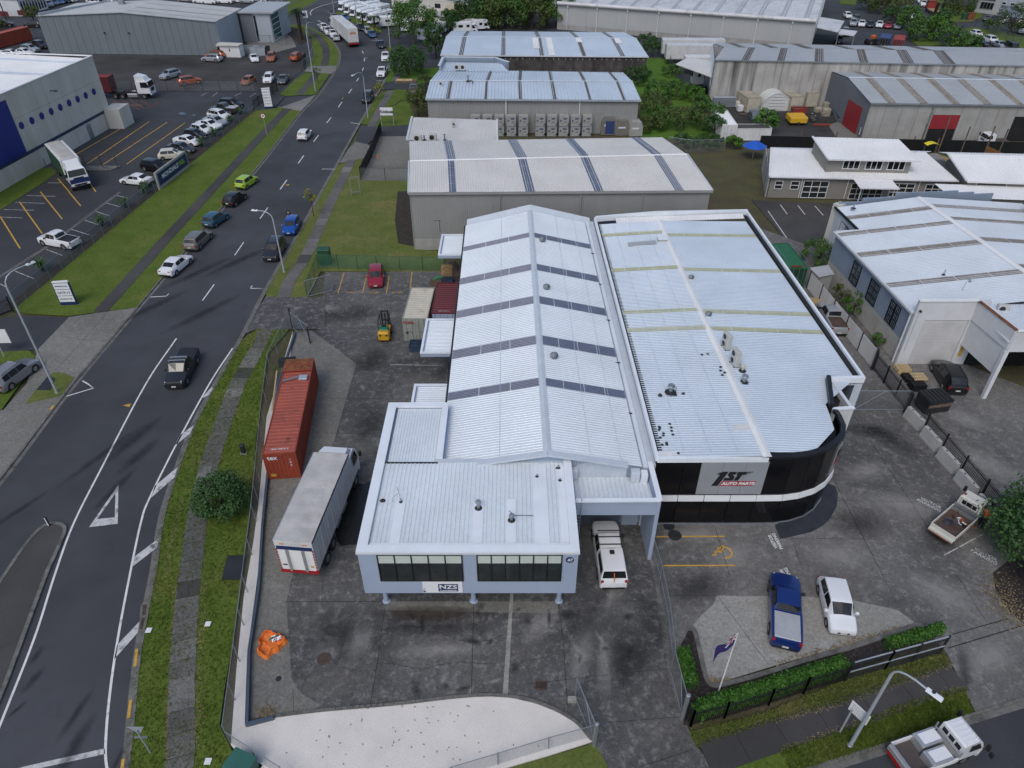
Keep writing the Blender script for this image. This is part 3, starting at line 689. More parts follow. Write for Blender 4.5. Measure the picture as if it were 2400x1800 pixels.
slab('grass_verge',qs(3,3,(90,1500),(600,1345),(880,1235),(1300,1060),(1692,965),(1765,1180),(1700,1218),(1000,1472),(560,1612))+[W(1800,1828),W(1560,1915),W(1650,1830),Q(2,3,1745,1662),Q(2,3,1930,1620)],.085,'grass')
mul=slab('mulch_bed',qs(2,3,(1520,480),(1575,490),(1590,520),(1650,800),(1690,925),(1760,965),(2212,845))+qs(3,3,(740,625),(1275,445),(1350,470),(1500,470),(1480,520),(700,830),(0,960))+qs(2,3,(1800,1120),(1560,1180),(1540,1300),(1480,1290),(1460,600)),.10,'mulch',.06)
kk=band(MB(),sml(qs(2,3,(1535,462),(1580,500),(1650,800),(1690,920),(1760,958),(1900,930),(2212,842))+qs(3,3,(300,745),(740,618),(1200,460),(1290,435),(1350,470)),5),.14,-.14,0,.19).bd('bed_kerb','kerb_concrete');structure(kk)
slab('leaf_bed',qs(3,3,(1940,-20),(1960,120),(2070,300),(2212,420),(2600,500),(2600,-200),(2100,-150)),.10,'mulch',.06)
seams=MB()
def seam(pts,w=.03,z=.076):band(seams,pts,w/2,-w/2,z-.004,z)
def crack(pts,w=.022,z=.078):
 P=sml(pts,10);P=[p+Vector((random.uniform(-.07,.07),random.uniform(-.07,.07),0))for p in P];band(seams,P,w/2,-w/2,z-.004,z)
seam(qs(1,3,(255,228),(1115,225)));seam([Q(2,3,400,222),Q(2,3,1250,222)]);seam(qs(1,3,(1120,240),(1050,750),(990,1110)));seam(qs(1,3,(1882,235),(1868,760),(1862,1035)))
seam(qs(2,3,(402,235),(440,560),(465,900),(487,1220)));seam(qs(1,3,(320,980),(330,1185)),.02);seam(qs(2,3,(120,940),(930,850),(1350,805)),.02);seam(qs(2,3,(800,1275),(1420,1225)),.02);seam(qs(2,3,(1100,1655),(1580,1500)),.02)
crack(qs(1,3,(1085,470),(1300,437),(1520,480),(1700,535),(1870,572),(2010,555),(2160,515)));crack(qs(1,3,(1045,762),(1230,770),(1400,805),(1560,780),(1750,750),(1870,758),(2000,765),(2150,755)))
crack(qs(1,3,(530,460),(640,500),(660,550),(625,680)),.015);crack(qs(1,3,(640,725),(760,795),(880,825),(1035,820)),.015);crack(qs(2,3,(0,520),(140,505),(300,520),(420,515)),.015);crack(qs(2,3,(0,680),(80,745),(185,905)),.02)
crack(qs(2,3,(845,575),(900,720),(935,860),(1000,1050),(1070,1225)),.022);crack(qs(1,3,(590,0),(575,120),(568,220)),.02);crack(qs(2,3,(80,745),(250,715),(440,700)),.012)
for a,b in(((1240,30),(1105,1659)),((1160,1500),(1620,1505))):seam(qs(1,1,a,b),.02)
seam(qs(1,2,(820,0),(690,470)),.02);seam(qs(1,2,(1150,0),(1190,180)),.02);seam(qs(1,2,(560,130),(1330,135)),.015);seam(qs(1,2,(480,430),(1080,432)),.015);seam(qs(1,2,(860,700),(1020,700)),.015)
seam(qs(1,2,(480,1000),(1010,860)),.012);seam(qs(1,1,(470,1200),(600,1250),(872,1490),(825,1659)),.025)
seam(qs(2,2,(1750,1235),(1880,1659)),.03);seam(qs(3,2,(560,820),(830,1350),(990,1659)),.03);seam(qs(3,2,(740,280),(1070,780),(1390,1260)),.025);seam(qs(3,2,(605,1012),(1600,1030)),.015);seam(qs(3,2,(110,1338),(820,1345)),.015);seam(qs(3,2,(210,1345),(310,1659)),.015);seam(qs(3,2,(560,620),(960,622)),.012)
seam(qs(2,3,(1780,185),(2212,770)),.025,.071);seam(qs(2,3,(1330,175),(1770,177)),.02);seam(qs(3,3,(1630,0),(1890,410)),.02);seam(qs(3,3,(1590,510),(2070,375)),.05);seam(qs(3,3,(1550,630),(2212,430)),.06);seam(qs(3,3,(985,0),(1120,260)),.015)
seam(qs(1,1,(180,1150),(250,960),(300,920)),.025,.107);structure(seams.bd('concrete_joints','joint'))
aj=MB();band(aj,qs(0,1,(930,1050),(480,1550)),.012,-.012,.075,.081);band(aj,qs(0,1,(670,1278),(940,1290)),.01,-.01,.075,.081);structure(aj.bd('apron_joints','joint'))
def ymark(pts,w=.1,m='yellow_paint',z=.074,name='parking_line'):
 o=pline(pts,w,m,name,z,None);structure(o);return o
for a,b in(((762,702),(708,878)),((957,725),(922,878)),((1152,728),(1128,878)),((1350,692),(1332,838))):ymark(qs(1,1,a,b),.1)
ymark(qs(2,2,(1240,1325),(1838,1322)),.11);ymark(qs(2,2,(1308,1575),(1930,1573)),.11)
ymark(qs(3,2,(1522,1483),(1845,1308)),.07,'worn_white');ymark(qs(1,1,(1160,1497),(1620,1505)),.06,'worn_white')
for k,(a,b)in enumerate((((1040,1070),(0,1660)),((1160,1045),(660,1335)),((1290,1052),(750,1420)),((1445,1057),(890,1425)),((1600,1062),(1095,1420)))):
 if k:ymark(qs(0,0,a,b),.16,'yellow_paint',.038)
for a,b in(((0,210),(175,490)),((168,85),(365,360)),((350,0),(538,235)),((595,0),(698,122))):ymark(qs(0,1,a,b),.16,'yellow_paint',.038)
for a,b in(((500,1545),(600,1659)),((780,1590),(830,1659)),((1020,997),(1160,997)),((1010,908),(1220,910))):ymark(qs(0,0,a,b),.14,'yellow_paint',.038)
for a,b in(((230,32),(480,40)),((135,92),(390,100)),((35,153),(295,160)),((0,218),(195,226)),((1005,30),(1105,55)),((920,97),(1040,130)),((830,170),(950,210)),((735,245),(850,285)),((620,325),(770,372)),((400,498),(540,550)),((270,592),(350,625)),((130,685),(290,750)),((0,795),(75,832))):
 ymark(qs(0,1,a,b),.08,'worn_white',.038)
for a,b in(((415,1582),(525,1582)),((1880,800),(1835,835)),((2030,830),(2090,800)),((2160,838),(2212,805)),((1740,830),(1790,800))):ymark(qs(0,0,a,b),.09,'worn_white',.038)
for a,b in(((980,870),(1110,950)),((1050,870),(1210,950)),((1130,870),(1245,935)),((1215,870),(1290,910)),((1380,880),(1260,940))):ymark(qs(0,0,a,b),.16,'red_paint_mark',.038)
ymark(qs(0,1,(-100,795),(400,480),(1040,0)),.45,'path_concrete',.036,'drain_channel')
edge=sml(qs(1,3,(150,1225),(600,1172),(1200,1120),(1700,1062),(2000,1042),(2212,1055))+qs(2,3,(200,1100),(400,1180),(560,1280),(690,1430)),6)
eb=structure(band(MB(),edge,.11,-.02,.02,.12).bd('bed_edging','joint'))
acc=0;last=edge[0]
for i in range(1,len(edge)):
 d=edge[i]-edge[i-1];n=max(1,int(round(d.length/.42)))
 for k in range(n):
  a=edge[i-1]+d*(k/n+.02);b=edge[i-1]+d*((k+1)/n-.02)
  MB().bar(a+Vector((0,0,.14)),b+Vector((0,0,.14)),.19,.13+random.uniform(-.02,.02)).bd('edging_block','kerb_concrete',eb)
stn_=structure(link('paving_stains',None))
def stain(c,r,x,y,w,l,ang=0.0,m='stain_dark',z=.0708):
 p=Q(c,r,x,y,z);u=Vector((cos(radians(ang)),sin(radians(ang)),0))*l;n=Vector((-u.y,u.x,0)).normalized()*w;b=MB().quad(p-u-n,p+u-n,p+u+n,p-u+n);b.uv=[(-1,-1),(1,-1),(1,1),(-1,1)];b.bd('stain',m,stn_)
rs=random.Random(8)
for c,r,x,y,w,l,a,m in((1,3,1500,330,.8,4.5,0,'stain_brown'),(1,3,1500,430,1.0,5,0,'stain_dark'),(1,3,700,500,2.4,2.6,40,'stain_dark'),(1,3,620,640,1.0,1.2,0,'stain_light'),(1,3,900,560,1.0,1.6,80,'stain_light'),(1,3,1600,640,.7,3.6,2,'stain_light'),(2,3,250,420,1.0,2.2,50,'stain_light'),(2,3,620,650,.9,3.5,70,'stain_light'),(2,3,850,250,.7,4.5,62,'stain_light'),(2,3,820,700,.8,3.5,80,'stain_light'),(2,3,700,400,2,3,60,'stain_dark'),(2,3,1000,700,1.8,3,80,'stain_dark'),(2,3,1200,400,1.4,3,95,'stain_dark'),
 (1,2,1000,350,2,3.4,80,'stain_dark'),(1,1,800,1050,2.4,4,10,'stain_dark'),(1,1,1050,1100,1,3.5,30,'stain_light'),(1,1,600,1000,1,3.5,-15,'stain_light'),(1,1,1000,1450,2,3,70,'stain_dark'),(3,2,1050,480,1.6,3.4,-50,'stain_dark'),(3,2,900,400,1.2,3.2,0,'stain_dark'),(3,2,850,750,1.4,3,20,'stain_light'),(3,2,1200,1050,1.6,4,-20,'stain_light'),(3,2,800,1200,2,3,0,'stain_dark'),(3,2,1500,1320,1.5,2.6,40,'stain_dark'),(3,2,600,1480,1.6,3,0,'stain_light'),(3,2,1900,700,2,4,-50,'stain_light'),(3,2,1700,300,1.6,3,-40,'stain_light'),(3,3,1500,150,2,3.5,-30,'stain_light'),(2,2,1900,1480,1.5,2.4,30,'stain_light'),(2,2,1600,1300,1,3,0,'stain_light'),(2,3,1600,100,1.6,3,20,'stain_dark'),(3,3,1900,700,1.4,3,20,'stain_light'),(3,3,1700,800,.5,2.4,70,'stain_dark')):stain(c,r,x,y,w,l,a,m,.0708)
for x,y,w,l,a in((630,1500,.55,2.6,84),(650,1200,.35,2.0,80),(285,900,.35,1.2,75),(310,690,.3,.9,80),(150,1150,.2,.8,60),(1010,1600,.2,1.2,88)):stain(0,3,x,y,w,l,a,'stain_dark',.014)
for x,y,w,l,a in((1200,620,.7,3,70),(1150,480,.8,4,68),(1000,900,.5,3,75),(150,1100,.4,3,60),(900,600,.5,5,64)):stain(0,2,x,y,w,l,a,'stain_dark',.014)
for x,y in((1300,1000),(1700,700),(1750,1050),(2050,600)):stain(0,1,x,y,.8,6,55,'stain_dark',.014)
for k in range(26):stain(2,3,rs.uniform(-900,1200),rs.uniform(250,1000),rs.uniform(.15,.5),rs.uniform(.2,.9),rs.uniform(0,180),rs.choice(('stain_dark','stain_dark','stain_light')),.0714)
# ================================================================== buildings
def WP(u,v,p,q):
 x=(u-1200.0)/F_PX;y=(900.0-v)/F_PX
 d=Vector((x,_ct+y*_st,-_st+y*_ct));n=Vector((q[1]-p[1],-(q[0]-p[0]),0))
 t=n.dot(Vector((p[0],p[1],0))-Vector((0,0,0)))/n.dot(d)
 return Vector((d.x*t,d.y*t,CAM_H+d.z*t))
def QP(c,r,x,y,p,q):return WP(600*c+x/SC,450*r+y/SC,p,q)
def V(*a):return Vector(a)
UP=V(0,0,1)
def at(p,z):return V(p[0],p[1],z)
def outn(p,q):
 d=V(q[0]-p[0],q[1]-p[1],0).normalized();return V(d.y,-d.x,0)
def prism(parent,pts,z0,z1,m,name='wall',smooth=0):
 P=[V(p[0],p[1],0)for p in pts]
 if sum(P[i].x*P[(i+1)%len(P)].y-P[(i+1)%len(P)].x*P[i].y for i in range(len(P)))<0:P.reverse()
 return MB().hexa([at(p,z0)for p in P],[at(p,z1)for p in P]).bd(name,m,parent,smooth)
def wall(parent,p,q,z0,z1,m,th=.2,name='wall',off=0.0):
 n=outn(p,q);a=V(p[0],p[1],0)+n*off;b=V(q[0],q[1],0)+n*off;c=b-n*th;d=a-n*th
 return MB().hexa([at(x,z0)for x in(a,b,c,d)],[at(x,z1)for x in(a,b,c,d)]).bd(name,m,parent)
def clad(parent,p,q,z0,z1,m,pitch=.3,depth=.035,off=.02,name='cladding'):
 n=outn(p,q)*off;a,b=V(p[0],p[1],0)+n,V(q[0],q[1],0)+n
 z1b=z1[1]if isinstance(z1,tuple)else z1;z1a=z1[0]if isinstance(z1,tuple)else z1
 return MB().corr(at(a,z0),at(b,z0),at(b,z1b),at(a,z1a),pitch,depth).bd(name,m,parent)
def panels(parent,p,q,z0,z1,n,m,th=.08,gap=.03,off=.01,name='wall_panel',z1b=None):
 p=V(p[0],p[1],0);q=V(q[0],q[1],0);nn=outn(p,q);out=[]
 for i in range(n):
  a=p.lerp(q,i/n);b=p.lerp(q,(i+1)/n);d=(b-a).normalized()*gap/2;a+=d+nn*off;b-=d-nn*off
  ta=z1 if z1b is None else z1+(z1b-z1)*(i/n);tb=z1 if z1b is None else z1+(z1b-z1)*((i+1)/n)
  c=b+nn*th;e=a+nn*th
  o=MB().hexa([at(a,z0),at(e,z0),at(c,z0),at(b,z0)],[at(a,ta),at(e,ta),at(c,tb),at(b,tb)]).bd(name,m,parent);out.append(o)
 return out
def l2(A,B,C,D,s,t):return A.lerp(B,s).lerp(D.lerp(C,s),t)
def roof(parent,A,B,C,D,m,pitch=.3,depth=.035,sky=(),skm='skylight_blue',skn=1,name='roof_sheet',lift=.03):
 A,B,C,D=map(Vector,(A,B,C,D))
 r=MB().corr(A,B,C,D,pitch,depth).bd(name,m,parent)
 n=(B-A).cross(D-A).normalized()
 if n.z<0:n=-n
 for s0,s1 in sky:
  for k in range(skn):
   g=.004 if skn>1 else 0
   t0,t1=k/skn+g,(k+1)/skn-g
   q=[l2(A,B,C,D,s,t)+n*lift for s,t in((s0,t0),(s1,t0),(s1,t1),(s0,t1))]
   MB().corr(*q,pitch=max(.12,pitch*.8),depth=depth).bd('skylight',skm,r)
 return r
def ridgecap(parent,a,b,w=.5,m='flashing',name='ridge_cap',h=.05):
 a=Vector(a);b=Vector(b);d=(b-a).normalized();s=d.cross(UP).normalized()*w/2
 return MB().hexa([a-s-UP*h,a+s-UP*h,b+s-UP*h,b-s-UP*h],[a+UP*h,a+UP*h+s*.1,b+UP*h+s*.1,b+UP*h]).bd(name,m,parent)
def trim(parent,a,b,w,h,m,name='fascia'):return MB().bar(a,b,w,h).bd(name,m,parent)
def hall(parent,A0,A1,R0,R1,B0,B1,m,zb=0.0,drop=.12,name='wall'):
 d=UP*drop;A0,A1,R0,R1,B0,B1=[Vector(p)-d for p in(A0,A1,R0,R1,B0,B1)]
 b=MB();g=lambda p:at(p,zb)
 b.quad(g(A0),g(A1),A1,A0);b.quad(g(B1),g(B0),B0,B1);b.poly([g(A1),g(B1),B1,R1,A1]);b.poly([g(B0),g(A0),A0,R0,B0]);b.quad(A0,A1,R1,R0);b.quad(R0,R1,B1,B0)
 return b.bd(name,m,parent)
def window(parent,p,q,a0,a1,z0,z1,cols=1,rows=1,fm='frame_black',gm='glass_dark',bar=.06,off=.03,name='window',blind=0.0):
 p=V(p[0],p[1],0);q=V(q[0],q[1],0);n=outn(p,q);A=p.lerp(q,a0)+n*off;B=p.lerp(q,a1)+n*off;d=(B-A);L=d.length;d.normalize()
 fr=MB()
 for i in range(cols+1):
  c=A+d*(L*i/cols);fr.bar(at(c,z0)+n*.03,at(c,z1)+n*.03,bar,.08,n)
 for j in range(rows+1):
  z=z0+(z1-z0)*j/rows;fr.bar(at(A-d*bar/2,z)+n*.03,at(B+d*bar/2,z)+n*.03,.078,bar)
 f=fr.bd(name,fm,parent)
 for i in range(cols):
  for j in range(rows):
   a=A+d*(L*i/cols);b=A+d*(L*(i+1)/cols);za=z0+(z1-z0)*j/rows;zz=z0+(z1-z0)*(j+1)/rows
   MB().hexa([at(a,za),at(b,za),at(b,za)+n*.02,at(a,za)+n*.02],[at(a,zz),at(b,zz),at(b,zz)+n*.02,at(a,zz)+n*.02]).bd('pane',gm,f)
   if blind and j==rows-1:
    zb=zz-blind;MB().hexa([at(a,zb)+n*.021,at(b,zb)+n*.021,at(b,zb)+n*.026,at(a,zb)+n*.026],[at(a,zz)+n*.021,at(b,zz)+n*.021,at(b,zz)+n*.026,at(a,zz)+n*.026]).bd('blind','blind',f)
 return f
def rdoor(parent,p,q,z0,z1,m,slat=.14,off=.02,name='roller_door'):
 n=outn(p,q);a=V(p[0],p[1],0)+n*off;b=V(q[0],q[1],0)+n*off
 back=MB().hexa([at(a,z0),at(b,z0),at(b,z0)+n*.02,at(a,z0)+n*.02],[at(a,z1),at(b,z1),at(b,z1)+n*.02,at(a,z1)+n*.02]).bd(name,m,parent)
 k=int((z1-z0)/slat);me=None
 for i in range(k):
  z=z0+slat*i+.015
  if me is None:
   mb=MB();c=a+n*.022;e=b+n*.022
   mb.hexa([at(c,0),at(e,0),at(e,0)+n*.03,at(c,0)+n*.03],[at(c,slat-.03),at(e,slat-.03),at(e,slat-.03)+n*.015,at(c,slat-.03)+n*.015])
   inv=MW[parent].inverted();me=bpy.data.meshes.new('door_slat');me.from_pydata([tuple(inv@Vector(v))for v in mb.v],[],mb.f);me.materials.append(MATS[m])
  o=link('door_slat',me,back,V(0,0,z))
 return back
def turbine_vent(parent,c,s=1.0,sl=0.0):
 c=Vector(c)
 e=MB().hexa([c+V(-.32*s,-.32*s,-.1-sl),c+V(.32*s,-.32*s,-.1+sl),c+V(.32*s,.32*s,-.1+sl),c+V(-.32*s,.32*s,-.1-sl)],[c+V(-.2*s,-.2*s,.15),c+V(.2*s,-.2*s,.15),c+V(.2*s,.2*s,.15),c+V(-.2*s,.2*s,.15)]).bd('roof_vent','flashing',parent)
 b=MB();n=14;prof=[(.20,.18),(.30,.28),(.34,.42),(.28,.56),(.12,.63)]
 for k in range(n):
  a0=2*pi*k/n;a1=a0+2*pi/n*.75
  for i in range(4):
   r0,z0=prof[i];r1,z1=prof[i+1];tw=.18
   b.quad(*[c+V(cos(a+tw*j)*r*s,sin(a+tw*j)*r*s,z*s)for a,r,z,j in((a0,r0,z0,i),(a1,r0*.92,z0,i),(a1,r1*.92,z1,i+1),(a0,r1,z1,i+1))])
 b.lathe([(.19*s,.14*s),(.19*s,.2*s),(.2*s,.3*s),(.24*s,.42*s),(.2*s,.54*s),(.13*s,.62*s),(.03*s,.65*s)],12,c)
 b.bd('vent_turbine','galv',e,1)
def ac_unit(parent,c,rz=0.0,w=.9,d=.35,h=.75,name='air_conditioner',fans=1):
 R=Matrix.Rotation(rz,3,'Z');c=Vector(c)
 def T(mb):mb.v=[tuple(R@Vector(v)+c)for v in mb.v];return mb
 o=T(MB().bbox(-w/2,-d/2,.08,w/2,d/2,h+.08,.03)).bd(name,'ac_shell',parent)
 for k in range(fans):
  zc=.08+h*(k+.5)/fans;T(MB().cyl((-w*.12,-d/2-.012,zc),(-w*.12,-d/2+.005,zc),min(w,h/fans)*.36,14)).bd('fan_grille','steel_dark',o)
 T(MB().box(-w*.4,-d/2-.03,0,-w*.3,d/2+.03,.085).box(w*.3,-d/2-.03,0,w*.4,d/2+.03,.085)).bd('foot','steel_dark',o)
 return o
def vpipe(parent,c,h=.5,r=.07,cap=1,m='galv',boot='gutter_dark'):
 c=Vector(c);o=MB().lathe([(r*3,0),(r*2.2,.05),(r*1.1,.12)],8,c).bd('pipe_flashing',boot,parent)
 mb=MB().cyl(c+UP*.05,c+UP*h,r,8)
 if cap:mb.lathe([(r*1.2,h-.02),(r*2,h+.05),(r*1.6,h+.16),(r*.4,h+.2)],8,c)
 mb.bd('vent_pipe',m,o)
nz=thing('warehouse_building','pale blue-grey warehouse with flat-roofed office block and disc number 47 at its front corner','building',(2.3,34.6,0))
L0,L1=V(-4.66,34.6,5.5),V(-4.95,72.6,5.5);R0,R1=V(2.32,34.45,6.98),V(1.96,73.2,6.98);E0,E1=V(9.2,34.6,5.52),V(8.55,73.0,5.52)
hall(nz,L0,L1,R0,R1,E0,E1,'wall_lilac')
RIBS=dict(pitch=.26,depth=.028)
SKY_Y=[]
for(c,r,ya,yb)in((2,2,130-52,130-128),(2,1,1340,1240),(2,1,990,905),(2,1,700,630),(2,1,415,365)):
 pa=Q(c,r,300 if r==2 else 200,ya,6.8);pb=Q(c,r,300 if r==2 else 200,yb,6.8);SKY_Y.append((pa.y,pb.y))
SKY_Y[0]=(Q(2,2,330,20,6.85).y-.1,Q(2,2,330,-60,6.85).y)
SKY_Y=[((a+b)/2-(b-a)*.38,(a+b)/2+(b-a)*.38)for a,b in SKY_Y]
roof(nz,L0+V(-.12,-.15,0),L1+V(-.12,.1,0),R1,R0+V(0,-.15,0),'roof_new',sky=[((a-34.5)/38.4,(b-34.5)/38.4)for a,b in SKY_Y],skm='skylight_blue',skn=3,**RIBS)
roof(nz,E1+V(-.55,.1,.12),E0+V(-.55,-.15,.12),R0+V(0,-.15,0),R1,'roof_new',sky=[(1-(b-34.5)/38.4,1-(a-34.5)/38.4)for a,b in SKY_Y],skm='skylight_blue',skn=4,**RIBS)
ridgecap(nz,R0+V(0,-.2,.04),R1+V(0,.1,.04),.55)
trim(nz,E0+V(.12,-.1,.02),E1+V(.12,.1,.02),.5,.5,'flashing','parapet_cap')
trim(nz,E0+V(-.28,-.1,-.02),E1+V(-.28,.1,-.02),.3,.16,'roof_new','box_gutter')
for k in range(5):
 y=40+k*6.4;MB().box(8.35-k*.1,y,5.62,8.75-k*.1,y+.08,5.68).bd('gutter_bracket','steel_dark',nz)
trim(nz,L0+V(-.2,-.1,-.1),L1+V(-.2,.1,-.1),.16,.18,'gutter_dark','gutter')
for a,b in((L1,R1),(R1,E1)):
 s=V(0,.55,.1)
 MB().hexa([a+V(0,0,-.3),b+V(0,0,-.3),b+s+V(0,.1,-.3),a+s+V(0,.1,-.3)],[a+V(0,0,.1),b+V(0,0,.1),b+s+V(0,.1,.35),a+s+V(0,.1,.35)]).bd('parapet','flashing',nz)
for a,b in((L0,R0),(R0,E0+V(-1.55,0,.31))):
 d=V(0,-.2,.06);MB().bar(a+d+V(0,-.02,.02),b+d+V(0,-.02,.02),.5,.14).bd('barge_cap','flashing',nz)
clad(nz,(-3,34.58),(2.32,34.58),4.4,(5.75,6.85),'flashing',.16,.025,.06,'gable_cladding');clad(nz,(2.34,34.58),(7.7,34.58),4.4,(6.85,5.6),'flashing',.16,.025,.06,'gable_cladding')
for x,y in((Q(2,1,262,430,6.75)[0:2]),(Q(2,1,298,840,6.75)[0:2]),(Q(2,1,362,1440,6.7)[0:2])):turbine_vent(nz,(x,y,6.62),1.0,-.07)
for off in(.42,.72):
 a=R0.lerp(E0,off);b=R1.lerp(E1,off);trim(nz,a+UP*.055,b+UP*.055,.03,.01,'flashing','screw_line')
for off in(.45,):
 a=R0.lerp(L0,off);b=R1.lerp(L1,off);trim(nz,a+UP*.055,b+UP*.055,.03,.01,'flashing','screw_line')
FY,ZS,ZT=26.75,2.5,6.17
ox0,ox1=-8.9,3.83
prism(nz,[(ox0+.12,FY+.12),(ox1-.12,FY+.12),(ox1-.12,34.3),(ox0+.12,34.3)],ZS,6.0,'wall_lilac','office_wall')
prism(nz,[(ox0+.12,34.3),(-4.75,34.3),(-4.75,40.1),(ox0+.12,40.1)],.05,6.0,'wall_lilac','office_wall')
wall(nz,(ox0,FY),(ox1,FY),ZS-.02,ZT-.02,'wall_lilac',.12,'facade')
prism(nz,[(ox0+1.0,29.6),(ox1-.4,29.6),(ox1-.4,34.2),(ox0+1.0,34.2)],.05,ZS,'wall_lilac','lower_wall')
def cap(a,b,w,z,m='parapet_white'):
 return MB().bar(at(a,z),at(b,z),w,.16).bd('parapet_cap',m,nz)
pz=ZT+.12
for a,b,w in(((ox0-.06,FY+.2),(ox1+.06,FY+.2),.52),((ox0+.24,FY+.46),(ox0+.24,39.98),.6),((ox0-.06,40.2),(-4.6,40.2),.44),((-4.82,34.6),(-4.82,39.98),.44),((ox1-.2,FY+.46),(ox1-.2,34.4),.52)):
 cap(a,b,w,pz)
for a,b in(((ox0+.04,40.3),(ox0+.04,FY+.1)),((ox1-.04,FY+.1),(ox1-.04,34.4)),((-4.6,40.36),(ox0,40.36))):
 wall(nz,a,b,ZS,ZT,'wall_lilac',.3,'side_wall')
wall(nz,(-4.62,34.62),(-4.62,40.3),5.3,ZT,'wall_lilac',.36,'side_wall')
trim(nz,(ox0-.08,FY-.03,ZT-.0),(ox1+.08,FY-.03,ZT-.0),.08,.14,'flashing','drip_edge')
roof(nz,(ox0+.5,FY+.44,6.08),(ox1-.42,FY+.44,6.08),(ox1-.42,34.3,6.14),(ox0+.5,34.3,6.14),'roof_new',.27,.045)
roof(nz,(ox0+.7,34.25,6.12),(-5.05,34.25,6.12),(-5.05,39.95,6.16),(ox0+.7,39.95,6.16),'roof_new',.2,.04)
trim(nz,(ox0+.55,34.28,6.14),(-4.9,34.28,6.14),.12,.1,'steel_dark','valley_gutter')
trim(nz,(-5.1,34.5,6.12),(ox1,34.42,6.15),.35,.1,'flashing','valley_flashing')
def flat(x0,y0,x1,y1,z=6.12):
 MB().hexa([(x0,y0,z-.03),(x1,y0,z-.03),(x1,y1,z),(x0,y1,z)],[(x0,y0,z+.015),(x1,y0,z+.015),(x1,y1,z+.06),(x0,y1,z+.06)]).bd('flashing_sheet','parapet_white',nz)
for c,r,a,b in((1,2,(1150,1380),(1310,930)),(1,2,(1865,1375),(1970,1025)),(1,2,(2165,1375),(2240,1000)),(2,2,(200,1380),(290,700)),(2,2,(430,1375),(470,700))):
 p0=Q(c,r,a[0],a[1],6.1);p1=Q(c,r,b[0],b[1],6.1);xs=sorted((p0.x,p1.x));flat(xs[0],p0.y,max(xs[1],xs[0]+.55),p1.y)
flat(ox0+.5,FY+.44,ox1-.45,FY+.75,6.1)
for c,r,x,y,h,rr in((1,2,1252,1022,.3,.05),(1,2,1922,1075,.5,.1),(1,2,2208,1178,.35,.09),(2,2,400,728,.25,.06),(2,2,216,802,.2,.05),(2,2,414,835,.2,.05),(1,2,1095,1008,.12,.06)):
 vpipe(nz,Q(c,r,x,y,6.14),h,rr,rr>.08)
p=Q(1,2,1250,1015,6.2);MB().tube([p,p+V(-.1,.3,.45),p+V(-.25,.7,.5),p+V(-.3,.9,.35)],.018,5).tube([p+V(-.1,.3,.45),p+V(-.45,.1,.3),p+V(-.5,-.1,.05)],.02,5).bd('cable','galv',nz)
p=Q(2,2,0,1140,6.2);MB().tube([p+V(-.2,.15,.3),p+V(.2,0,.05),p+V(.9,0,.03),p+V(1.3,.02,.03)],.02,5).bd('cable','steel_dark',nz)
for a,b in((-7.78,-2.9),(-2.02,2.88)):
 W0=(ox0,FY);W1=(ox1,FY);Ls=ox1-ox0
 window(nz,W0,W1,(a-ox0)/Ls,(b-ox0)/Ls,3.72,ZT-.12,5 if a<-5 else 6,1,'frame_black','glass_office',.07,.0,blind=.75)
sg=MB().box(-5.36,FY-.05,2.6,-2.97,FY-.005,3.6).bd('name_board','sign_white',nz)
lg=MB().box(-4.42,FY-.062,2.72,-3.24,FY-.052,3.42).bd('logo_panel','sign_navy',sg)
letters('NZS','sign_white',sg,(-3.83,FY-.067,3.14),(1,0,0),(0,0,1),.5,0,.012,sx=1.15)
letters('International','sign_white',sg,(-3.83,FY-.067,2.82),(1,0,0),(0,0,1),.17,0,.003,sx=1.15)
MB().box(-5.34,FY-.062,2.66,-5.2,FY-.052,2.78).bd('logo_panel','navy_trim',sg);letters('O','sign_navy',sg,(-5.27,FY-.067,2.93),(1,0,0),(0,0,1),.16)
d47=MB().cyl((3.35,FY-.04,5.6),(3.35,FY-.005,5.6),.24,24).bd('number_disc','sign_navy',nz);letters('47','sign_white',d47,(3.35,FY-.045,5.6),(1,0,0),(0,0,1),.32,.15,.008)
for c,r,x,y in((1,3,1125,230),(1,3,1880,230),(2,3,405,230)):
 b=Q(c,r,x,y,.07);MB().lathe([(.26,.06),(.26,.1),(.16,.14),(.16,ZS-.06)],14,(b.x,b.y+.15,0)).bd('pillar','wall_lilac',nz,1)
lad=MB()
for dx in(0,.42):lad.cyl((3.95+dx,31.2,.1),(3.95+dx,31.2,6.0),.025,6)
for k in range(18):lad.cyl((3.95,31.2,.4+k*.3),(4.37,31.2,.4+k*.3),.016,5)
lad.bd('ladder','galv',nz)
wall(nz,(3.9,31.28),(9.3,31.28),4.42,5.66,'wall_lilac',.16,'carport_fascia')
trim(nz,(3.85,31.3,5.72),(9.35,31.3,5.78),.3,.1,'parapet_white','fascia_cap')
roof(nz,(4.0,31.5,5.12),(9.1,31.5,5.12),(9.1,34.5,4.62),(4.0,34.5,4.62),'roof_new',.3,.06)
MB().hexa([(9.15,31.25,.05),(9.4,31.25,.05),(9.32,34.6,.05),(9.08,34.6,.05)],[(9.15,31.25,5.8),(9.4,31.25,5.8),(9.32,34.6,5.8),(9.08,34.6,5.8)]).bd('boundary_wall','wall_lilac',nz)
trim(nz,(9.28,31.2,5.84),(9.2,34.7,5.84),.34,.07,'parapet_white','wall_cap')
rdoor(nz,(4.2,34.48),(7.6,34.48),.06,3.0,'door_dark',.12,.1)
MB().box(7.75,34.36,.06,8.9,34.46,2.3).bd('door','wall_lilac',nz)
trim(nz,(9.05,34.3,.1),(9.05,34.3,4.5),.1,.1,'downpipe_white','downpipe')
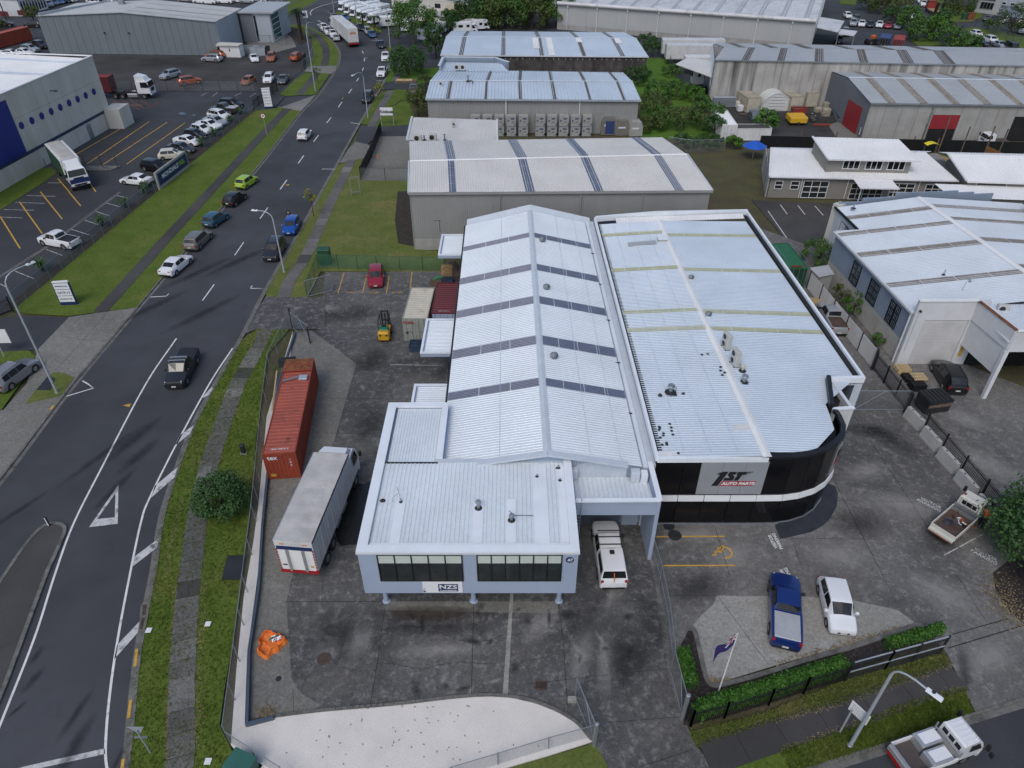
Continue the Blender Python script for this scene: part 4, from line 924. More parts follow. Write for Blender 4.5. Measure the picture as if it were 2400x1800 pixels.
MB().bbox(7.9,33.9,4.75,8.5,34.4,5.6,.03).bd('gutter_box','flashing',nz)
MB().bbox(8.55,33.75,4.6,9.0,34.3,5.55,.03).bd('rainwater_head','parapet_white',nz)
MB().bbox(3.92,34.0,4.9,4.35,34.4,5.7,.03).bd('gutter_box','flashing',nz)
for nm,(fy,ny)in(('a',(72.4,67.4)),('b',(54.8,49.34)),('c',(45.0,42.2))):
 cx0,cx1,z=-7.75,-4.95,4.6
 c=MB().box(cx0,ny,z-.4,cx1,fy,z-.12).bd('canopy','wall_lilac',nz)
 for a,b in(((cx0+.1,ny,z-.04),(cx0+.1,fy,z-.04)),((cx0+.2,ny+.1,z-.04),(cx1,ny+.1,z-.04)),((cx0+.2,fy-.1,z-.04),(cx1,fy-.1,z-.04))):trim(c,a,b,.2,.12,'parapet_white','canopy_cap')
 MB().corr((cx0+.35,fy-.25,z-.1),(cx0+.35,ny+.25,z-.1),(cx1,ny+.25,z-.08),(cx1,fy-.25,z-.08),.22,.03).bd('canopy_roof','roof_new',c)
 p=(-4.93,ny+.5);rdoor(nz,(-4.9,fy-.4),(-4.9,ny+.4),.06,4.1,'door_dark',.2,.02)
for y in(47.0,60.5):MB().bar((-5.15,y,.1),(-5.15,y,5.3),.12,.1).bd('downpipe','gutter_dark',nz)
p=Q(1,1,1592,345,5.5);MB().cyl(p,p+UP*1.4,.03,6).bar(p+V(-.6,0,1.3),p+V(.15,0,1.3),.03,.03).bar(p+V(-.5,-.2,1.3),p+V(-.5,.2,1.3),.02,.02).bar(p+V(-.3,-.2,1.3),p+V(-.3,.2,1.3),.02,.02).bd('antenna','steel_dark',nz)
fs=thing('shop_building','black glass-fronted building with a rounded corner and a grey ribbed roof','building',(16.6,34.46,0))
RY=34.46
ea0,ea1=V(9.75,RY+.2,6.2),V(9.25,72.3,6.2);rg0,rg1=V(16.72,34.35,6.72),V(15.72,71.8,6.72);eb0,eb1=V(26.7,43.6,6.15),V(25.9,73.2,6.15)
curve=[V(9.6,RY,0),V(16.8,RY,0),V(18.6,34.5,0),V(19.8,34.72,0),V(20.95,35.15,0),V(21.9,35.8,0),V(22.75,36.75,0),V(23.15,37.7,0),V(23.25,38.8,0),V(23.2,39.4,0)]
ins=[V(9.9,RY+.35,0),V(16.7,RY+.35,0)]+[p+(V(17,42,0)-p).normalized()*.45 for p in curve[2:]]
prism(fs,ins+[V(26.5,43.6,0),V(25.7,73,0),V(9.3,73,0)],.05,5.9,'black_paint','wall')
sy=[(Q(2,1,1200,a,6.6).y,Q(2,1,1200,b,6.6).y)for a,b in((355,330),(660,632),(1032,1000),(1185,1152))]
roof(fs,ea0+V(.1,.1,0),ea1+V(.1,-.9,0),rg1+V(0,-.6,0),rg0,'roof_blue',.24,.04,[((a-34.5)/37,(b-34.5)/37)for a,b in sy],'skylight_green',5)
roof(fs,eb1+V(-.5,-.9,0),eb0+V(-.5,0,0),V(rg0.x-.25,43.6,6.72),rg1+V(0,-.6,0),'roof_blue',.24,.04,[(1-(b-.1-43.6)/28.7,1-(a-.1-43.6)/28.7)for a,b in sy],'skylight_green',5)
fan=[V(17.5,34.75,0),V(18.9,34.85,0),V(20.1,35.0,0),V(22.3,37.35,0),V(22.55,38.9,0),V(22.7,40.2,0),V(26.2,43.6,0)]
rm=MB();y=34.75
def xr(yy):
 for i in range(len(fan)-1):
  if fan[i].y<=yy<=fan[i+1].y:t=(yy-fan[i].y)/max(1e-5,fan[i+1].y-fan[i].y);return fan[i].x+t*(fan[i+1].x-fan[i].x)
 return 26.2
def zr(x):return 6.72-(x-16.6)*.057
while y<43.58:
 for(o0,h0),(o1,h1)in(((0,0),(.08,0)),((.08,0),(.11,.04)),((.11,.04),(.15,.04)),((.15,.04),(.18,0)),((.18,0),(.24,0))):
  a,b=y+o0,min(43.6,y+o1);xa,xb=xr(a),xr(b);rm.quad((16.62,a,6.72+h0),(xa,a,zr(xa)+h0),(xb,b,zr(xb)+h1),(16.62,b,6.72+h1))
 y+=.24
rm.bd('roof_sheet','roof_blue',fs)
ridgecap(fs,rg0+V(0,-.1,.05),rg1+V(0,-.5,.05),.6,'roof_white')
trim(fs,(9.95,34.7,6.14),(9.42,72.0,6.14),.36,.16,'gutter_dark','box_gutter')
trim(fs,(9.56,34.4,6.38),(9.0,72.4,6.38),.2,.4,'parapet_white','parapet')
for a,b,zz in(((9.1,72.5),(15.7,72.9),(6.45,6.85)),((15.7,72.9),(26.0,74.2),(6.85,6.5))):
 MB().bar(at(a,zz[0]-.1),at(b,zz[1]-.1),.3,.55).bd('parapet','parapet_white',fs)
MB().corr((11.2,71.2,6.42),(25.3,72.6,6.35),(25.3,73.6,6.5),(11.2,72.3,6.55),.3,.05).bd('end_roof_sheet','roof_white',fs)
trim(fs,(26.4,43.7,6.2),(25.7,73.4,6.2),.3,.2,'gutter_dark','box_gutter')
for t in(.25,.5,.75):trim(fs,ea0.lerp(rg0,t)+V(0,.4,.05),ea1.lerp(rg1,t)+V(0,-.9,.05),.025,.012,'roof_far','screw_line')
trim(fs,(26.68,43.4,6.34),(25.98,74.1,6.34),.22,.36,'parapet_white','parapet')
trim(fs,(26.75,43.35,6.3),(24.0,43.2,6.3),.3,.5,'parapet_white','parapet')
clad(fs,(24.1,43.1),(26.7,43.3),.05,6.0,'roof_blue',.3,.04,.1,'cladding')
MB().hexa([V(24.35,40.0,.05),V(24.6,39.75,.05),V(24.7,43.2,.05),V(24.3,43.2,.05)],[V(24.35,40.0,6.35),V(24.6,39.75,6.35),V(24.4,43.2,6.35),V(24.1,43.2,6.35)]).bd('wing_wall','wall_white',fs)
MB().hexa([V(23.0,39.55,.05),V(24.6,39.72,.05),V(24.58,39.9,.05),V(23.0,39.75,.05)],[V(23.0,39.55,6.35),V(24.6,39.72,6.35),V(24.58,39.9,6.35),V(23.0,39.75,6.35)]).bd('wing_wall','wall_white',fs)
MB().bar(V(22.9,39.7,6.35),V(23.9,43.2,6.35),.3,.9).bd('inner_parapet','black_paint',fs)
trim(fs,(23.0,39.6,6.4),(24.62,39.8,6.4),.3,.1,'parapet_white','wall_cap')
UPZ,WB0,WB1=6.35,2.56,3.04
for i in range(len(curve)-1):
 p,q=curve[i],curve[i+1];n=max(1,int(round((q-p).length/1.8)))
 panels(fs,p,q,WB1+.12,UPZ if i else 6.12,n,'black_panel',.05,.02,.0,'facade_panel')
 MB().bar(at(p-outn(p,q)*.1,WB1+.06),at(q-outn(p,q)*.1,WB1+.06),.4,.1).bd('band_shadow_gap','black_paint',fs)
 for k in range(n):
  a=p.lerp(q,k/n+.004);b=p.lerp(q,(k+1)/n-.004);w=outn(p,q)*.22
  MB().hexa([at(a,WB0),at(a+w,WB0),at(b+w,WB0),at(b,WB0)],[at(a,WB1),at(a+w*.8,WB1),at(b+w*.8,WB1),at(b,WB1)]).bd('white_band','sign_white',fs)
  if i>=1:
   m_='black_paint';w2=outn(p,q)*.06;MB().hexa([at(a-w2*5,UPZ),at(a+w2,UPZ),at(b+w2,UPZ),at(b-w2*5,UPZ)],[at(a-w2*5,UPZ+.25),at(a+w2,UPZ+.18),at(b+w2,UPZ+.18),at(b-w2*5,UPZ+.25)]).bd('parapet_cap','black_paint',fs)
 low=[x-outn(p,q)*.05 for x in(p,q)]
 if i<len(curve)-3:panels(fs,low[0],low[1],.12,WB0,n,'black_panel',.04,.03,0,'glazing_panel')
 trim(fs,at(low[0],.1),at(low[1],.1),.2,.1,'galv','sill')
trim(fs,(9.6,RY-.02,6.3),(16.9,RY-.02,6.34),.22,.36,'parapet_white','fascia')
MB().box(9.7,RY+.1,6.25,16.7,RY+.8,6.3).bd('roof_edge_flashing','roof_white',fs)
Yl=RY-.07
def LP(x,y):return WP(1560+x/7.373,1080+y/7.373,(0,Yl),(1,Yl))
q0,q1=LP(572,15),LP(1716,575)
for k in range(3):
 xa=LP(570,300).x+(LP(1718,300).x-LP(570,300).x)*k/3;xb=LP(570,300).x+(LP(1718,300).x-LP(570,300).x)*(k+1)/3
 MB().box(xa+.008,Yl-.03,LP(0,575).z,xb-.008,Yl+.02,LP(0,18).z).bd('sign_panel','sign_silver',fs)
lgp=thing('shop_sign','silver shop sign lettered 1ST AUTO PARTS in black and red','sign',(13.4,Yl-.03,0))
def shape(pts,m,y=.036,parent=lgp,name='logo_shape'):
 P=[LP(*p)-V(0,y,0)for p in pts];b=MB();b.hexa([p+V(0,.006,0)for p in P],P);return b.bd(name,m,parent)
shape([(888,235),(920,205),(1005,183),(1090,183),(895,428),(783,428),(938,236)],'mark_black')
shape([(1110,185),(1238,185),(1203,235),(1160,235),(1195,275),(1155,337),(985,337),(1020,290),(1105,290),(1068,235)],'mark_black')
shape([(1255,185),(1415,185),(1375,238),(1325,238),(1245,337),(1165,337),(1245,238),(1213,238)],'mark_black')
for x,y in((1385,212),(1410,190),(1415,208),(1438,192),(1445,205),(1470,190),(1492,188),(1395,228)):shape([(x,y-8),(x+20,y-8),(x+12,y+8),(x-8,y+8)],'mark_black')
shape([(987,347),(1572,347),(1507,428),(912,428)],'sign_red')
letters('AUTO PARTS','sign_white',lgp,LP(1240,388)-V(0,.05,0),(1,0,0),(0,0,1),.36,.3,.016,sx=1.04)
c6,c7=curve[5],curve[6];n6=outn(c6,c7)
s2=thing('shop_sign','narrow silver and red sign on the rounded black corner','sign',at(c6.lerp(c7,.6),4.8)+n6*.08)
a,b=c6.lerp(c7,.35)+n6*.07,c7+n6*.07
MB().hexa([at(a,3.3),at(a+n6*.04,3.3),at(b+n6*.04,3.3),at(b,3.3)],[at(a,5.9),at(a+n6*.04,5.9),at(b+n6*.04,5.9),at(b,5.9)]).bd('sign_panel','sign_silver',s2)
a2,b2=c6.lerp(c7,.55)+n6*.115,c7+n6*.115
MB().hexa([at(a2,4.0),at(a2+n6*.01,4.0),at(b2+n6*.01,4.0),at(b2,4.0)],[at(a2,4.55),at(a2+n6*.01,4.55),at(b2+n6*.01,4.55),at(b2,4.55)]).bd('red_bar','sign_red',s2)
MB().hexa([at(a2,4.7),at(a2+n6*.01,4.7),at(b2+n6*.01,4.7),at(b2,4.7)],[at(a2,5.4),at(a2+n6*.01,5.4),at(b2+n6*.01,5.4),at(b2,5.4)]).bd('black_bar','mark_black',s2)
c=Q(2,1,1295,430,6.6);MB().hexa([c+V(-.5,-.3,-.1),c+V(.5,-.3,-.1),c+V(.5,.5,-.1),c+V(-.5,.5,-.1)],[c+V(-.35,-.2,.35),c+V(.35,-.2,.35),c+V(.35,.4,.35),c+V(-.35,.4,.35)]).bd('roof_cowl','ac_shell',fs);MB().box(c.x-.5,c.y-.35,c.z+.37,c.x+.5,c.y+.5,c.z+.48).bd('cowl_lid','parapet_white',fs)
turbine_vent(fs,Q(2,1,1545,760,6.65),.8,.0);turbine_vent(fs,Q(2,1,1692,1080,6.65),.85,.0)
for x,y,f in((1845,1345,1),(1920,1490,1)):
 ac_unit(fs,Q(2,1,x,y,6.72),-1.35,.95,.4,1.25,fans=2)
p=Q(2,1,1990,1545,6.7);MB().tube([p+V(-.3,.9,.3),p+V(0,.6,.15),p+V(.1,0,.1)],.03,6).tube([p+V(-.5,.9,.2),p+V(-.2,.5,.1),p],.03,6).bd('pipework','galv',fs);vpipe(fs,p,.35,.1,1,'container_cream')
vpipe(fs,Q(2,1,2003,1645,6.65),.5,.14);vpipe(fs,Q(2,2,1370,70,6.5),.5,.15,1,'galv')
for x,y in((1280,97),(1480,87),(1408,92)):vpipe(fs,Q(2,2,x,y,6.4),.15,.06,0,'steel_dark')
p=Q(2,2,1410,92,6.5);MB().tube([p,p+V(.0,0,.7),p+V(-.3,0,.75)],.02,5).bd('antenna','steel_dark',fs)
stn=MB()
for x,y in((1365,335),(1378,366),(1382,396),(1392,427),(1312,413),(1310,432),(1285,448),(1338,495),(1340,510),(1302,510),(1440,588),(1272,380),(1275,355),(1280,365)):
 c=Q(2,2,x,y,6.45);zz=6.2+(c.x-9.75)*.0745+.055;stn.lathe([(.1,0),(.11,.006)],8,(c.x,c.y,zz))
for x,y in((1800,1525),(1800,1555),(1835,1575),(1815,1595),(1640,1412),(1690,1410)):
 c=Q(2,1,x,y,6.6);zz=6.72-abs(c.x-16.4)*.06+.06;stn.lathe([(.11,0),(.12,.006)],8,(c.x,c.y,zz))
stn.bd('sealant_patch','steel_dark',fs,kind='stuff')
c=Q(2,2,2005,385,6.6);MB().hexa([c+V(-.7,-.3,0),c+V(.55,-.3,.09),c+V(.55,.35,.09),c+V(-.7,.35,0)],[c+V(-.7,-.3,.05),c+V(.55,-.3,.14),c+V(.55,.35,.14),c+V(-.7,.35,.05)]).bd('patch_sheet','roof_beige',fs)
c=Q(2,1,1140,445,6.55);MB().hexa([c+V(-1.6,-.45,-.12),c+V(1.2,-.35,.12),c+V(1.2,.35,.12),c+V(-1.6,.35,-.12)],[c+V(-1.6,-.45,-.05),c+V(1.2,-.35,.19),c+V(1.2,.35,.19),c+V(-1.6,.35,-.05)]).bd('patch_sheet','roof_grey',fs)
rw=thing('workshop_building','white workshop with blue-grey side cladding, roller door and ribbed roof, cut by the right edge','building',(36,54.1,0))
rA0,rA1=V(35.85,54.4,5.5),V(34.95,71.0,5.5);rR0,rR1=V(48.6,54.6,6.9),V(46.2,77.2,6.9);rB0,rB1=V(62,55.5,5.4),V(59.5,79,5.4)
bk=[V(35.75,54.45,0),V(35.75,54.3,0),V(61,55.3,0),V(58.5,78.8,0),V(38,77.2,0),V(38.2,71.2,0),V(34.85,70.9,0)]
prism(rw,[V(36.0,54.4,0),V(62,55.4,0),V(59.5,78.8,0),V(37.2,77,0),V(37.4,71,0),V(35.05,70.9,0)],0,5.35,'wall_white','wall')
roof(rw,rA1+V(-.1,0,0),rA0+V(-.1,-.05,0),V(48.5,54.6,6.9),V(46.85,71.2,6.9),'roof_pale',.27,.04,[(.02,.07),(.30,.36),(.68,.73)],'skylight_soft',4)
roof(rw,V(37.1,77.1,5.72),V(37.35,71.0,5.74),V(46.85,71.2,6.9),V(46.25,77.3,6.9),'roof_pale',.27,.04,[(.42,.56)],'skylight_soft',4)
roof(rw,rB0,rB1,V(46.2,77.3,6.9),V(48.5,54.6,6.9),'roof_pale',.27,.04,[(.24,.28),(.5,.54),(.72,.76),(.87,.91)],'skylight_soft',4)
ridgecap(rw,V(48.52,54.3,6.95),V(46.2,77.2,6.95),.75,'roof_white')
trim(rw,rA0+V(-.22,-.1,-.05),rA1+V(-.22,.1,-.05),.18,.2,'wall_white','gutter')
trim(rw,V(34.9,71.05,5.5),V(37.4,71.15,5.6),.2,.2,'wall_white','gutter');trim(rw,V(37.3,71.2,5.7),V(37.0,77.2,5.7),.18,.2,'gutter_dark','gutter')
SP,SQ=V(35.02,70.9,0),V(35.93,54.4,0)
clad(rw,SP,SQ,2.35,5.4,'cladding_blue',.24,.04,.04)
for j in range(7):
 for i in range(20):
  d=.5 if j%2 else 0;a=SP.lerp(SQ,min(1,max(0,(i-d)/19.5)+.0012));b=SP.lerp(SQ,min(1,(i+1-d)/19.5-.0012));n=outn(SP,SQ)*.05
  if(b-a).length>.2 and(b-a).dot(SQ-SP)>0:MB().hexa([at(a,.04+j*.33),at(b,.04+j*.33),at(b,.04+j*.33)+n,at(a,.04+j*.33)+n],[at(a,.36+j*.33),at(b,.36+j*.33),at(b,.36+j*.33)+n,at(a,.36+j*.33)+n]).bd('block','block_wall',rw)
for a0,a1 in((.30,.40),(.53,.64),(.78,.89)):
 window(rw,SP,SQ,a0,a1,2.55,4.75,2,3,'frame_black','glass_dark',.06,.05)
window(rw,(37.35,77),(37.4,71.2),.3,.75,3.6,4.9,2,1,'frame_black','glass_dark',.06,.05);clad(rw,(37.3,77.1),(37.42,71.1),.1,5.6,'cladding_blue',.24,.04,.03)
wall(rw,(36.9,77.6),(37.3,76.9),0,6.0,'wall_cream',1.2)
MB().cyl(at(SQ,0)+V(-.25,.1,0),at(SQ,5.4)+V(-.25,.1,0),.09,8).bd('downpipe','downpipe_white',rw)
wall(rw,(35.8,54.1),(36.85,54.1),0,6.8,'wall_white',.3,'front_wall');wall(rw,(36.85,54.1),(40.85,54.1),4.85,6.8,'wall_white',.3,'front_wall');wall(rw,(40.85,54.1),(42.1,54.1),0,6.82,'wall_white',.3,'front_wall')
trim(rw,(35.75,54.2,6.84),(41.0,54.2,6.86),.4,.08,'roof_white','wall_cap')
rdoor(rw,(36.88,54.2),(40.82,54.2),.06,4.8,'door_roller',.16,.02)
clad(rw,(35.75,54.45),(36.15,54.1),1.5,5.3,'cladding_blue',.2,.04,.03)
sgp=MB().box(41.2,54.03,1.0,41.5,54.09,2.4).bd('warning_sign','yellow_paint',rw)
s0,s1,s2_=V(41.05,54.05,0),V(41.55,49.3,0),V(58,49.3,0)
wall(rw,s0+V(-.0,.1,0),s1,2.25,6.78,'wall_white',.25,'canopy_side');wall(rw,s1+V(0,-.05,0),s2_,4.75,6.75,'wall_white',.25,'canopy_front')
wall(rw,s0+V(-.12,.1,0),s1+V(-.12,.0,0),4.95,6.8,'wall_white',.14,'canopy_fascia')
MB().hexa([V(41.3,49.4,5.6),V(58,49.4,5.6),V(58,54.2,5.6),V(41.1,54.2,5.6)],[V(41.3,49.4,5.75),V(58,49.4,5.75),V(58,54.2,5.75),V(41.1,54.2,5.75)]).bd('canopy_soffit','wall_white',rw)
roof(rw,V(41.6,49.55,6.2),V(58,49.55,6.2),V(58,54.6,6.3),V(41.3,54.4,6.3),'roof_pale',.27,.04)
trim(rw,at(s0,6.86)+V(-.1,0,0),at(s1,6.86),.3,.07,'rust','rusty_cap');trim(rw,at(s1,6.84),at(s2_,6.82),.3,.07,'roof_white','wall_cap')
MB().hexa([V(41.15,48.85,0),V(41.45,48.85,0),V(41.45,49.2,0),V(41.15,49.2,0)],[V(41.4,49.25,4.8),V(41.75,49.25,4.8),V(41.75,49.6,4.8),V(41.4,49.6,4.8)]).bd('column','wall_white',rw)
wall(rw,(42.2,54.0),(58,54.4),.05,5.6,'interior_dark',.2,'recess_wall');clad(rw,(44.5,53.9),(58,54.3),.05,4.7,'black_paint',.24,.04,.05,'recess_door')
ac_unit(rw,Q(3,1,2015,1040,6.0),-.2,.95,.4,.7)
for c_,r_,x,y,h,rr in((3,1,1518,715,.55,.06),(3,1,1742,782,.5,.1),(3,1,2128,760,.5,.13),(3,1,738,140,.5,.1)):vpipe(rw,Q(c_,r_,x,y,6.2),h,rr,0,'galv_pale')
p=Q(3,1,1668,862,6.0);MB().cyl(p,p+V(.2,.1,1.0),.015,5).bd('antenna','steel_dark',rw)
p=Q(3,1,1250,85,6.5);MB().hexa([p+V(-1.8,-.2,-.22),p+V(1.0,-.1,.12),p+V(1.0,.15,.12),p+V(-1.8,.1,-.22)],[p+V(-1.8,-.2,-.15),p+V(1.0,-.1,.19),p+V(1.0,.15,.19),p+V(-1.8,.1,-.15)]).bd('rust_patch','rust',rw)
for k,(a,b,z)in enumerate(((37.5,40.2,6.15),(40.2,44.0,6.55),(44.0,51.5,7.0),(51.5,53.5,6.75),(53.5,56,6.5))):
 ya=77.4+(a-37.5)*.1;yb=77.4+(b-37.5)*.1;wall(rw,(a,ya),(b,yb),0,z,'cladding_blue',.2,'stepped_parapet')
MB().cyl(V(36.05,54.0,5.9),V(36.05,53.8,5.9),.1,8).bd('camera_dome','steel_dark',rw)
MB().box(58,70,6,64,76,7.4).bd('plant_enclosure','black_paint',rw)
mw=thing('warehouse_building','beige ribbed warehouse with four blue skylight strips behind the lawn','building',(0,78,0))
mA0,mA1=V(-11.7,77.85,7.25),V(22.9,78.5,7.25);mR0,mR1=V(-12.4,85.2,8.2),V(21.7,87.6,8.2);mB0,mB1=V(-13.7,95.4,7.25),V(20.4,97.0,7.25)
hall(mw,mA0+V(.15,.15,0),mA1+V(-.15,.15,0),mR0+V(.15,0,0),mR1+V(-.15,0,0),mB0,mB1,'wall_beige')
f=lambda x0,x1:((x0-961)/(1668-961),(x1-961)/(1668-961))
sk1=[f(1055,1073),f(1233,1254),f(1392,1413),f(1581,1600)]
roof(mw,mA0+V(-.1,-.15,-.02),mA1+V(.1,-.15,-.02),mR1,mR0,'roof_beige',.28,.055,sk1,'skylight_slate',4)
roof(mw,mB1,mB0,mR0,mR1,'roof_beige',.28,.055,[(1-b-.005,1-a)for a,b in sk1],'skylight_slate',4)
ridgecap(mw,mR0+UP*.06,mR1+UP*.06,.5,'roof_white')
clad(mw,mA0+V(.1,0,0),mA1+V(-.1,0,0),1.55,7.0,'wall_beige',.24,.035,.0);wall(mw,mA0+V(.1,0,0),mA1+V(-.1,0,0),0,1.5,'concrete_wall',.2,'plinth',.03)
trim(mw,mA0+V(-.1,-.22,-.15),mA1+V(.1,-.22,-.15),.16,.2,'wall_beige','gutter')
for x in(-1.4,7.9,15.0):MB().bar((x,77.9+x*.019,.1),(x,77.9+x*.019,7.0),.12,.12).bd('downpipe','wall_beige',mw)
wall(mw,mB0+V(-.05,0,0),mA0+V(-.05,.1,0),0,7.0,'wall_beige',.1);trim(mw,at(mA0,7.2)+V(-.15,-.1,0),at(mR0,8.15)+V(-.15,0,0),.12,.22,'flashing','barge_cap');trim(mw,at(mA1,7.2)+V(.12,-.1,0),at(mR1,8.15)+V(.12,0,0),.12,.22,'flashing','barge_cap')
an=thing('annex_building','low flat annex with air conditioners on its pale ribbed roof','building',(-8,103,0))
aP=[V(-14.9,103.0,0),V(-2.1,102.0,0),V(-2.3,111.8,0),V(-15.3,113.2,0)]
prism(an,aP,0,4.85,'wall_pale_panel','wall');roof(an,at(aP[3],5.1),at(aP[2],5.1),at(aP[1],4.95),at(aP[0],4.95),'roof_beige',.3,.05)
roof(an,at(aP[0],4.95)+V(-.2,-.1,0),at(aP[1],4.95)+V(.2,-.1,0),at(aP[2],5.12),at(aP[3],5.12),'roof_beige',.28,.06)
trim(an,at(aP[1],5.05),at(aP[2],5.2),.15,.2,'roof_white','barge_cap');trim(an,at(aP[0],5.0)+V(-.25,0,0),at(aP[3],5.2)+V(-.25,0,0),.3,.2,'flashing','barge_cap')
for x,y,w in((1400,1225,1.2),(1530,1218,1.1)):ac_unit(an,Q(1,0,x,y,5.0),0,w,.45,.95)
ac_unit(an,Q(1,0,1708,1100,5.05),.5,.5,.4,.85);vpipe(an,Q(1,0,1630,1210,5.0),.7,.1);vpipe(an,Q(1,0,1455,1210,5.0),.5,.1)
un=thing('warehouse_building','cream ribbed warehouse with blue-white roof behind the stacked cargo boxes','building',(3,122,0))
uA0,uA1=V(-14.1,122.2,5.6),V(20.95,121.3,5.6);uR0,uR1=V(-14.2,129.8,6.4),V(20.8,129.3,6.4);uB0,uB1=V(-13.5,141,5.6),V(20.5,138.8,5.6)
hall(un,uA0+V(.1,.1,0),uA1+V(-.1,.1,0),uR0,uR1,uB0,uB1,'wall_beige')
g=lambda x0,x1:((x0-1001)/(1499-1001),(x1-1001)/(1499-1001))
us=[g(1048,1057),g(1138,1146),g(1218,1226),g(1297,1305),g(1378,1386),g(1458,1466)]
roof(un,uA0+V(-.2,-.3,-.05),uA1+V(.2,-.3,-.05),uR1,uR0,'roof_far',.55,.11,us,'skylight_old',1)
roof(un,uB1,uB0,uR0,uR1,'roof_far',.55,.11,[(1-b,1-a)for a,b in us[1:]],'skylight_old',1)
ridgecap(un,uR0+UP*.1,uR1+UP*.1,.5)
clad(un,uA0+V(.1,0,0),uA1+V(-.1,0,0),0,5.4,'wall_beige',.4,.05,.0);trim(un,uA0+V(-.2,-.4,-.12),uA1+V(.2,-.4,-.12),.2,.24,'galv_pale','gutter')
for x in(-1.0,11.2):MB().bar((x,121.5,.1),(x,121.4,5.3),.16,.16).bd('downpipe','downpipe_white',un)
pp=[V(-13.4,139.5,0),V(-13.2,146.5,0),V(-3.2,146.0,0),V(-.6,142.4,0)]
roof(un,V(-13.3,139,5.75),V(-.5,138.6,5.75),V(-2,144.5,5.9),V(-13.2,145.5,5.9),'roof_far',.55,.11,name='rear_roof_sheet')
for a,b in((pp[0],pp[1]),(pp[1],pp[2]),(pp[2],pp[3])):wall(un,b,a,0,6.6,'cladding_blue',.4,'parapet');trim(un,at(a,6.64),at(b,6.64),.5,.08,'flashing','parapet_cap')
for x in(1740,1790):ac_unit(un,Q(1,0,x,605,6.0),0,.9,.5,.9)
ac_unit(un,Q(1,0,1598,745,6.1),.3,.5,.4,.8);vpipe(un,Q(1,0,1832,700,6.5),.8,.14);p=Q(1,0,1835,710,6.4);MB().tube([p,p+V(.4,0,.3),p+V(.8,-.3,.2),p+V(.8,-.8,.0)],.08,6).bd('duct','steel_dark',un)
dk=thing('warehouse_building','blue-white roofed shed with blackened concrete wall, next to the big tree','building',(6,156,0))
dA0,dA1=V(-14.4,157.3,4.7),V(27.5,155.8,4.7);dR0,dR1=V(-14.3,168.2,6.0),V(26.7,166.3,6.0);dB0,dB1=V(-14.0,180.5,4.8),V(25.8,179,4.8)
hall(dk,dA0,dA1,dR0,dR1,dB0,dB1,'concrete_black')
h_=lambda x0,x1:((x0-1034)/(1516-1034),(x1-1034)/(1516-1034))
ds=[h_(1077,1087),h_(1176,1185),h_(1265,1275),h_(1363,1373),h_(1452,1462)]
roof(dk,dA0+V(-.3,-.3,0),dA1+V(.3,-.3,0),dR1,dR0,'roof_far',.35,.05,ds,'skylight_old',1);roof(dk,dB1,dB0,dR0,dR1,'roof_far',.35,.05,[(1-b,1-a)for a,b in ds],'skylight_old',1)
ridgecap(dk,dR0+UP*.06,dR1+UP*.06,.5);trim(dk,dA0+V(-.3,-.4,-.05),dA1+V(.3,-.4,-.05),.15,.2,'downpipe_white','gutter')
for s,t0,t1 in((.455,.35,.95),(.525,0,.97),(.68,.72,.98),(.88,.68,.97)):
 q_=[l2(dA0,dA1,dR1,dR0,s_,t)+UP*.09 for s_,t in((s,t0),(s+.03,t0),(s+.03,t1),(s,t1))];MB().corr(*q_,.35,.05).bd('new_roof_sheet','roof_white',dk)
panels(dk,dA0,dA1,0,4.55,17,'concrete_black',.1,.05,0)
for i in range(17):
 for tx in(.3,.72):
  b=dA0.lerp(dA1,(i+tx)/17);MB().cyl(V(b.x,b.y-.09,4.1),V(b.x,b.y-.2,4.1),.09,6).bd('bolt_cap','downpipe_white',dk)
lc=thing('warehouse_building','long shed with streaked concrete wall and grey roof behind the fabric shelter','building',(40,139,0))
cA0,cA1=V(37.0,138.8,7.85),V(98,133.9,7.85);cR0,cR1=V(40.0,145.2,8.6),V(98,141,8.6);cB0,cB1=V(39.8,152.5,7.85),V(98,148,7.85)
hall(lc,cA0,cA1,cR0,cR1,cB0,cB1,'concrete_stained')
j_=lambda x0,x1:((x0-1676)/(2398-1676)*.88,(x1-1676)/(2398-1676)*.88)
cs=[j_(1740,1758),j_(1823,1842),j_(1912,1934),j_(2019,2040),j_(2121,2146),j_(2214,2242)]
roof(lc,cA0+V(-.2,-.3,0),cA1+V(0,-.3,0),cR1,cR0,'roof_grey',.35,.05,cs,'skylight_old',1);roof(lc,cB1,cB0,cR0,cR1,'roof_grey',.35,.05,[(1-b+.03,1-a+.03)for a,b in cs],'skylight_old',1)
panels(lc,cA0,cA1,0,7.7,20,'concrete_stained',.1,.04,0);trim(lc,cA0+V(0,-.3,-.05),cA1+V(0,-.3,-.05),.15,.18,'galv','gutter')
clad(lc,cB0+V(-.1,0,0),cA0+V(-.1,0,0),3,(7.8,7.8),'roof_far',.35,.05,.05)
MB().hexa([V(31.8,147.5,5.0),V(37.2,138.9,4.6),V(39.5,150,5.0),V(35,152,5.2)],[V(31.8,147.5,5.15),V(37.2,138.9,4.75),V(39.5,150,5.15),V(35,152,5.35)]).bd('side_canopy','roof_beige',lc)
rg=thing('warehouse_building','grey shed with red roller doors and tan skylight strips','building',(58.1,119,0))
gA0,gA1=V(58.05,119.1,5.75),V(112,116.2,5.75);gR0,gR1=V(57.6,128.8,7.2),V(112,125.5,7.2);gB0,gB1=V(58.2,139.6,5.95),V(112,135.5,5.95)
hall(rg,gA0,gA1,gR0,gR1,gB0,gB1,'wall_slate')
gs=[(.052+k*.0925,.075+k*.0925)for k in range(9)]
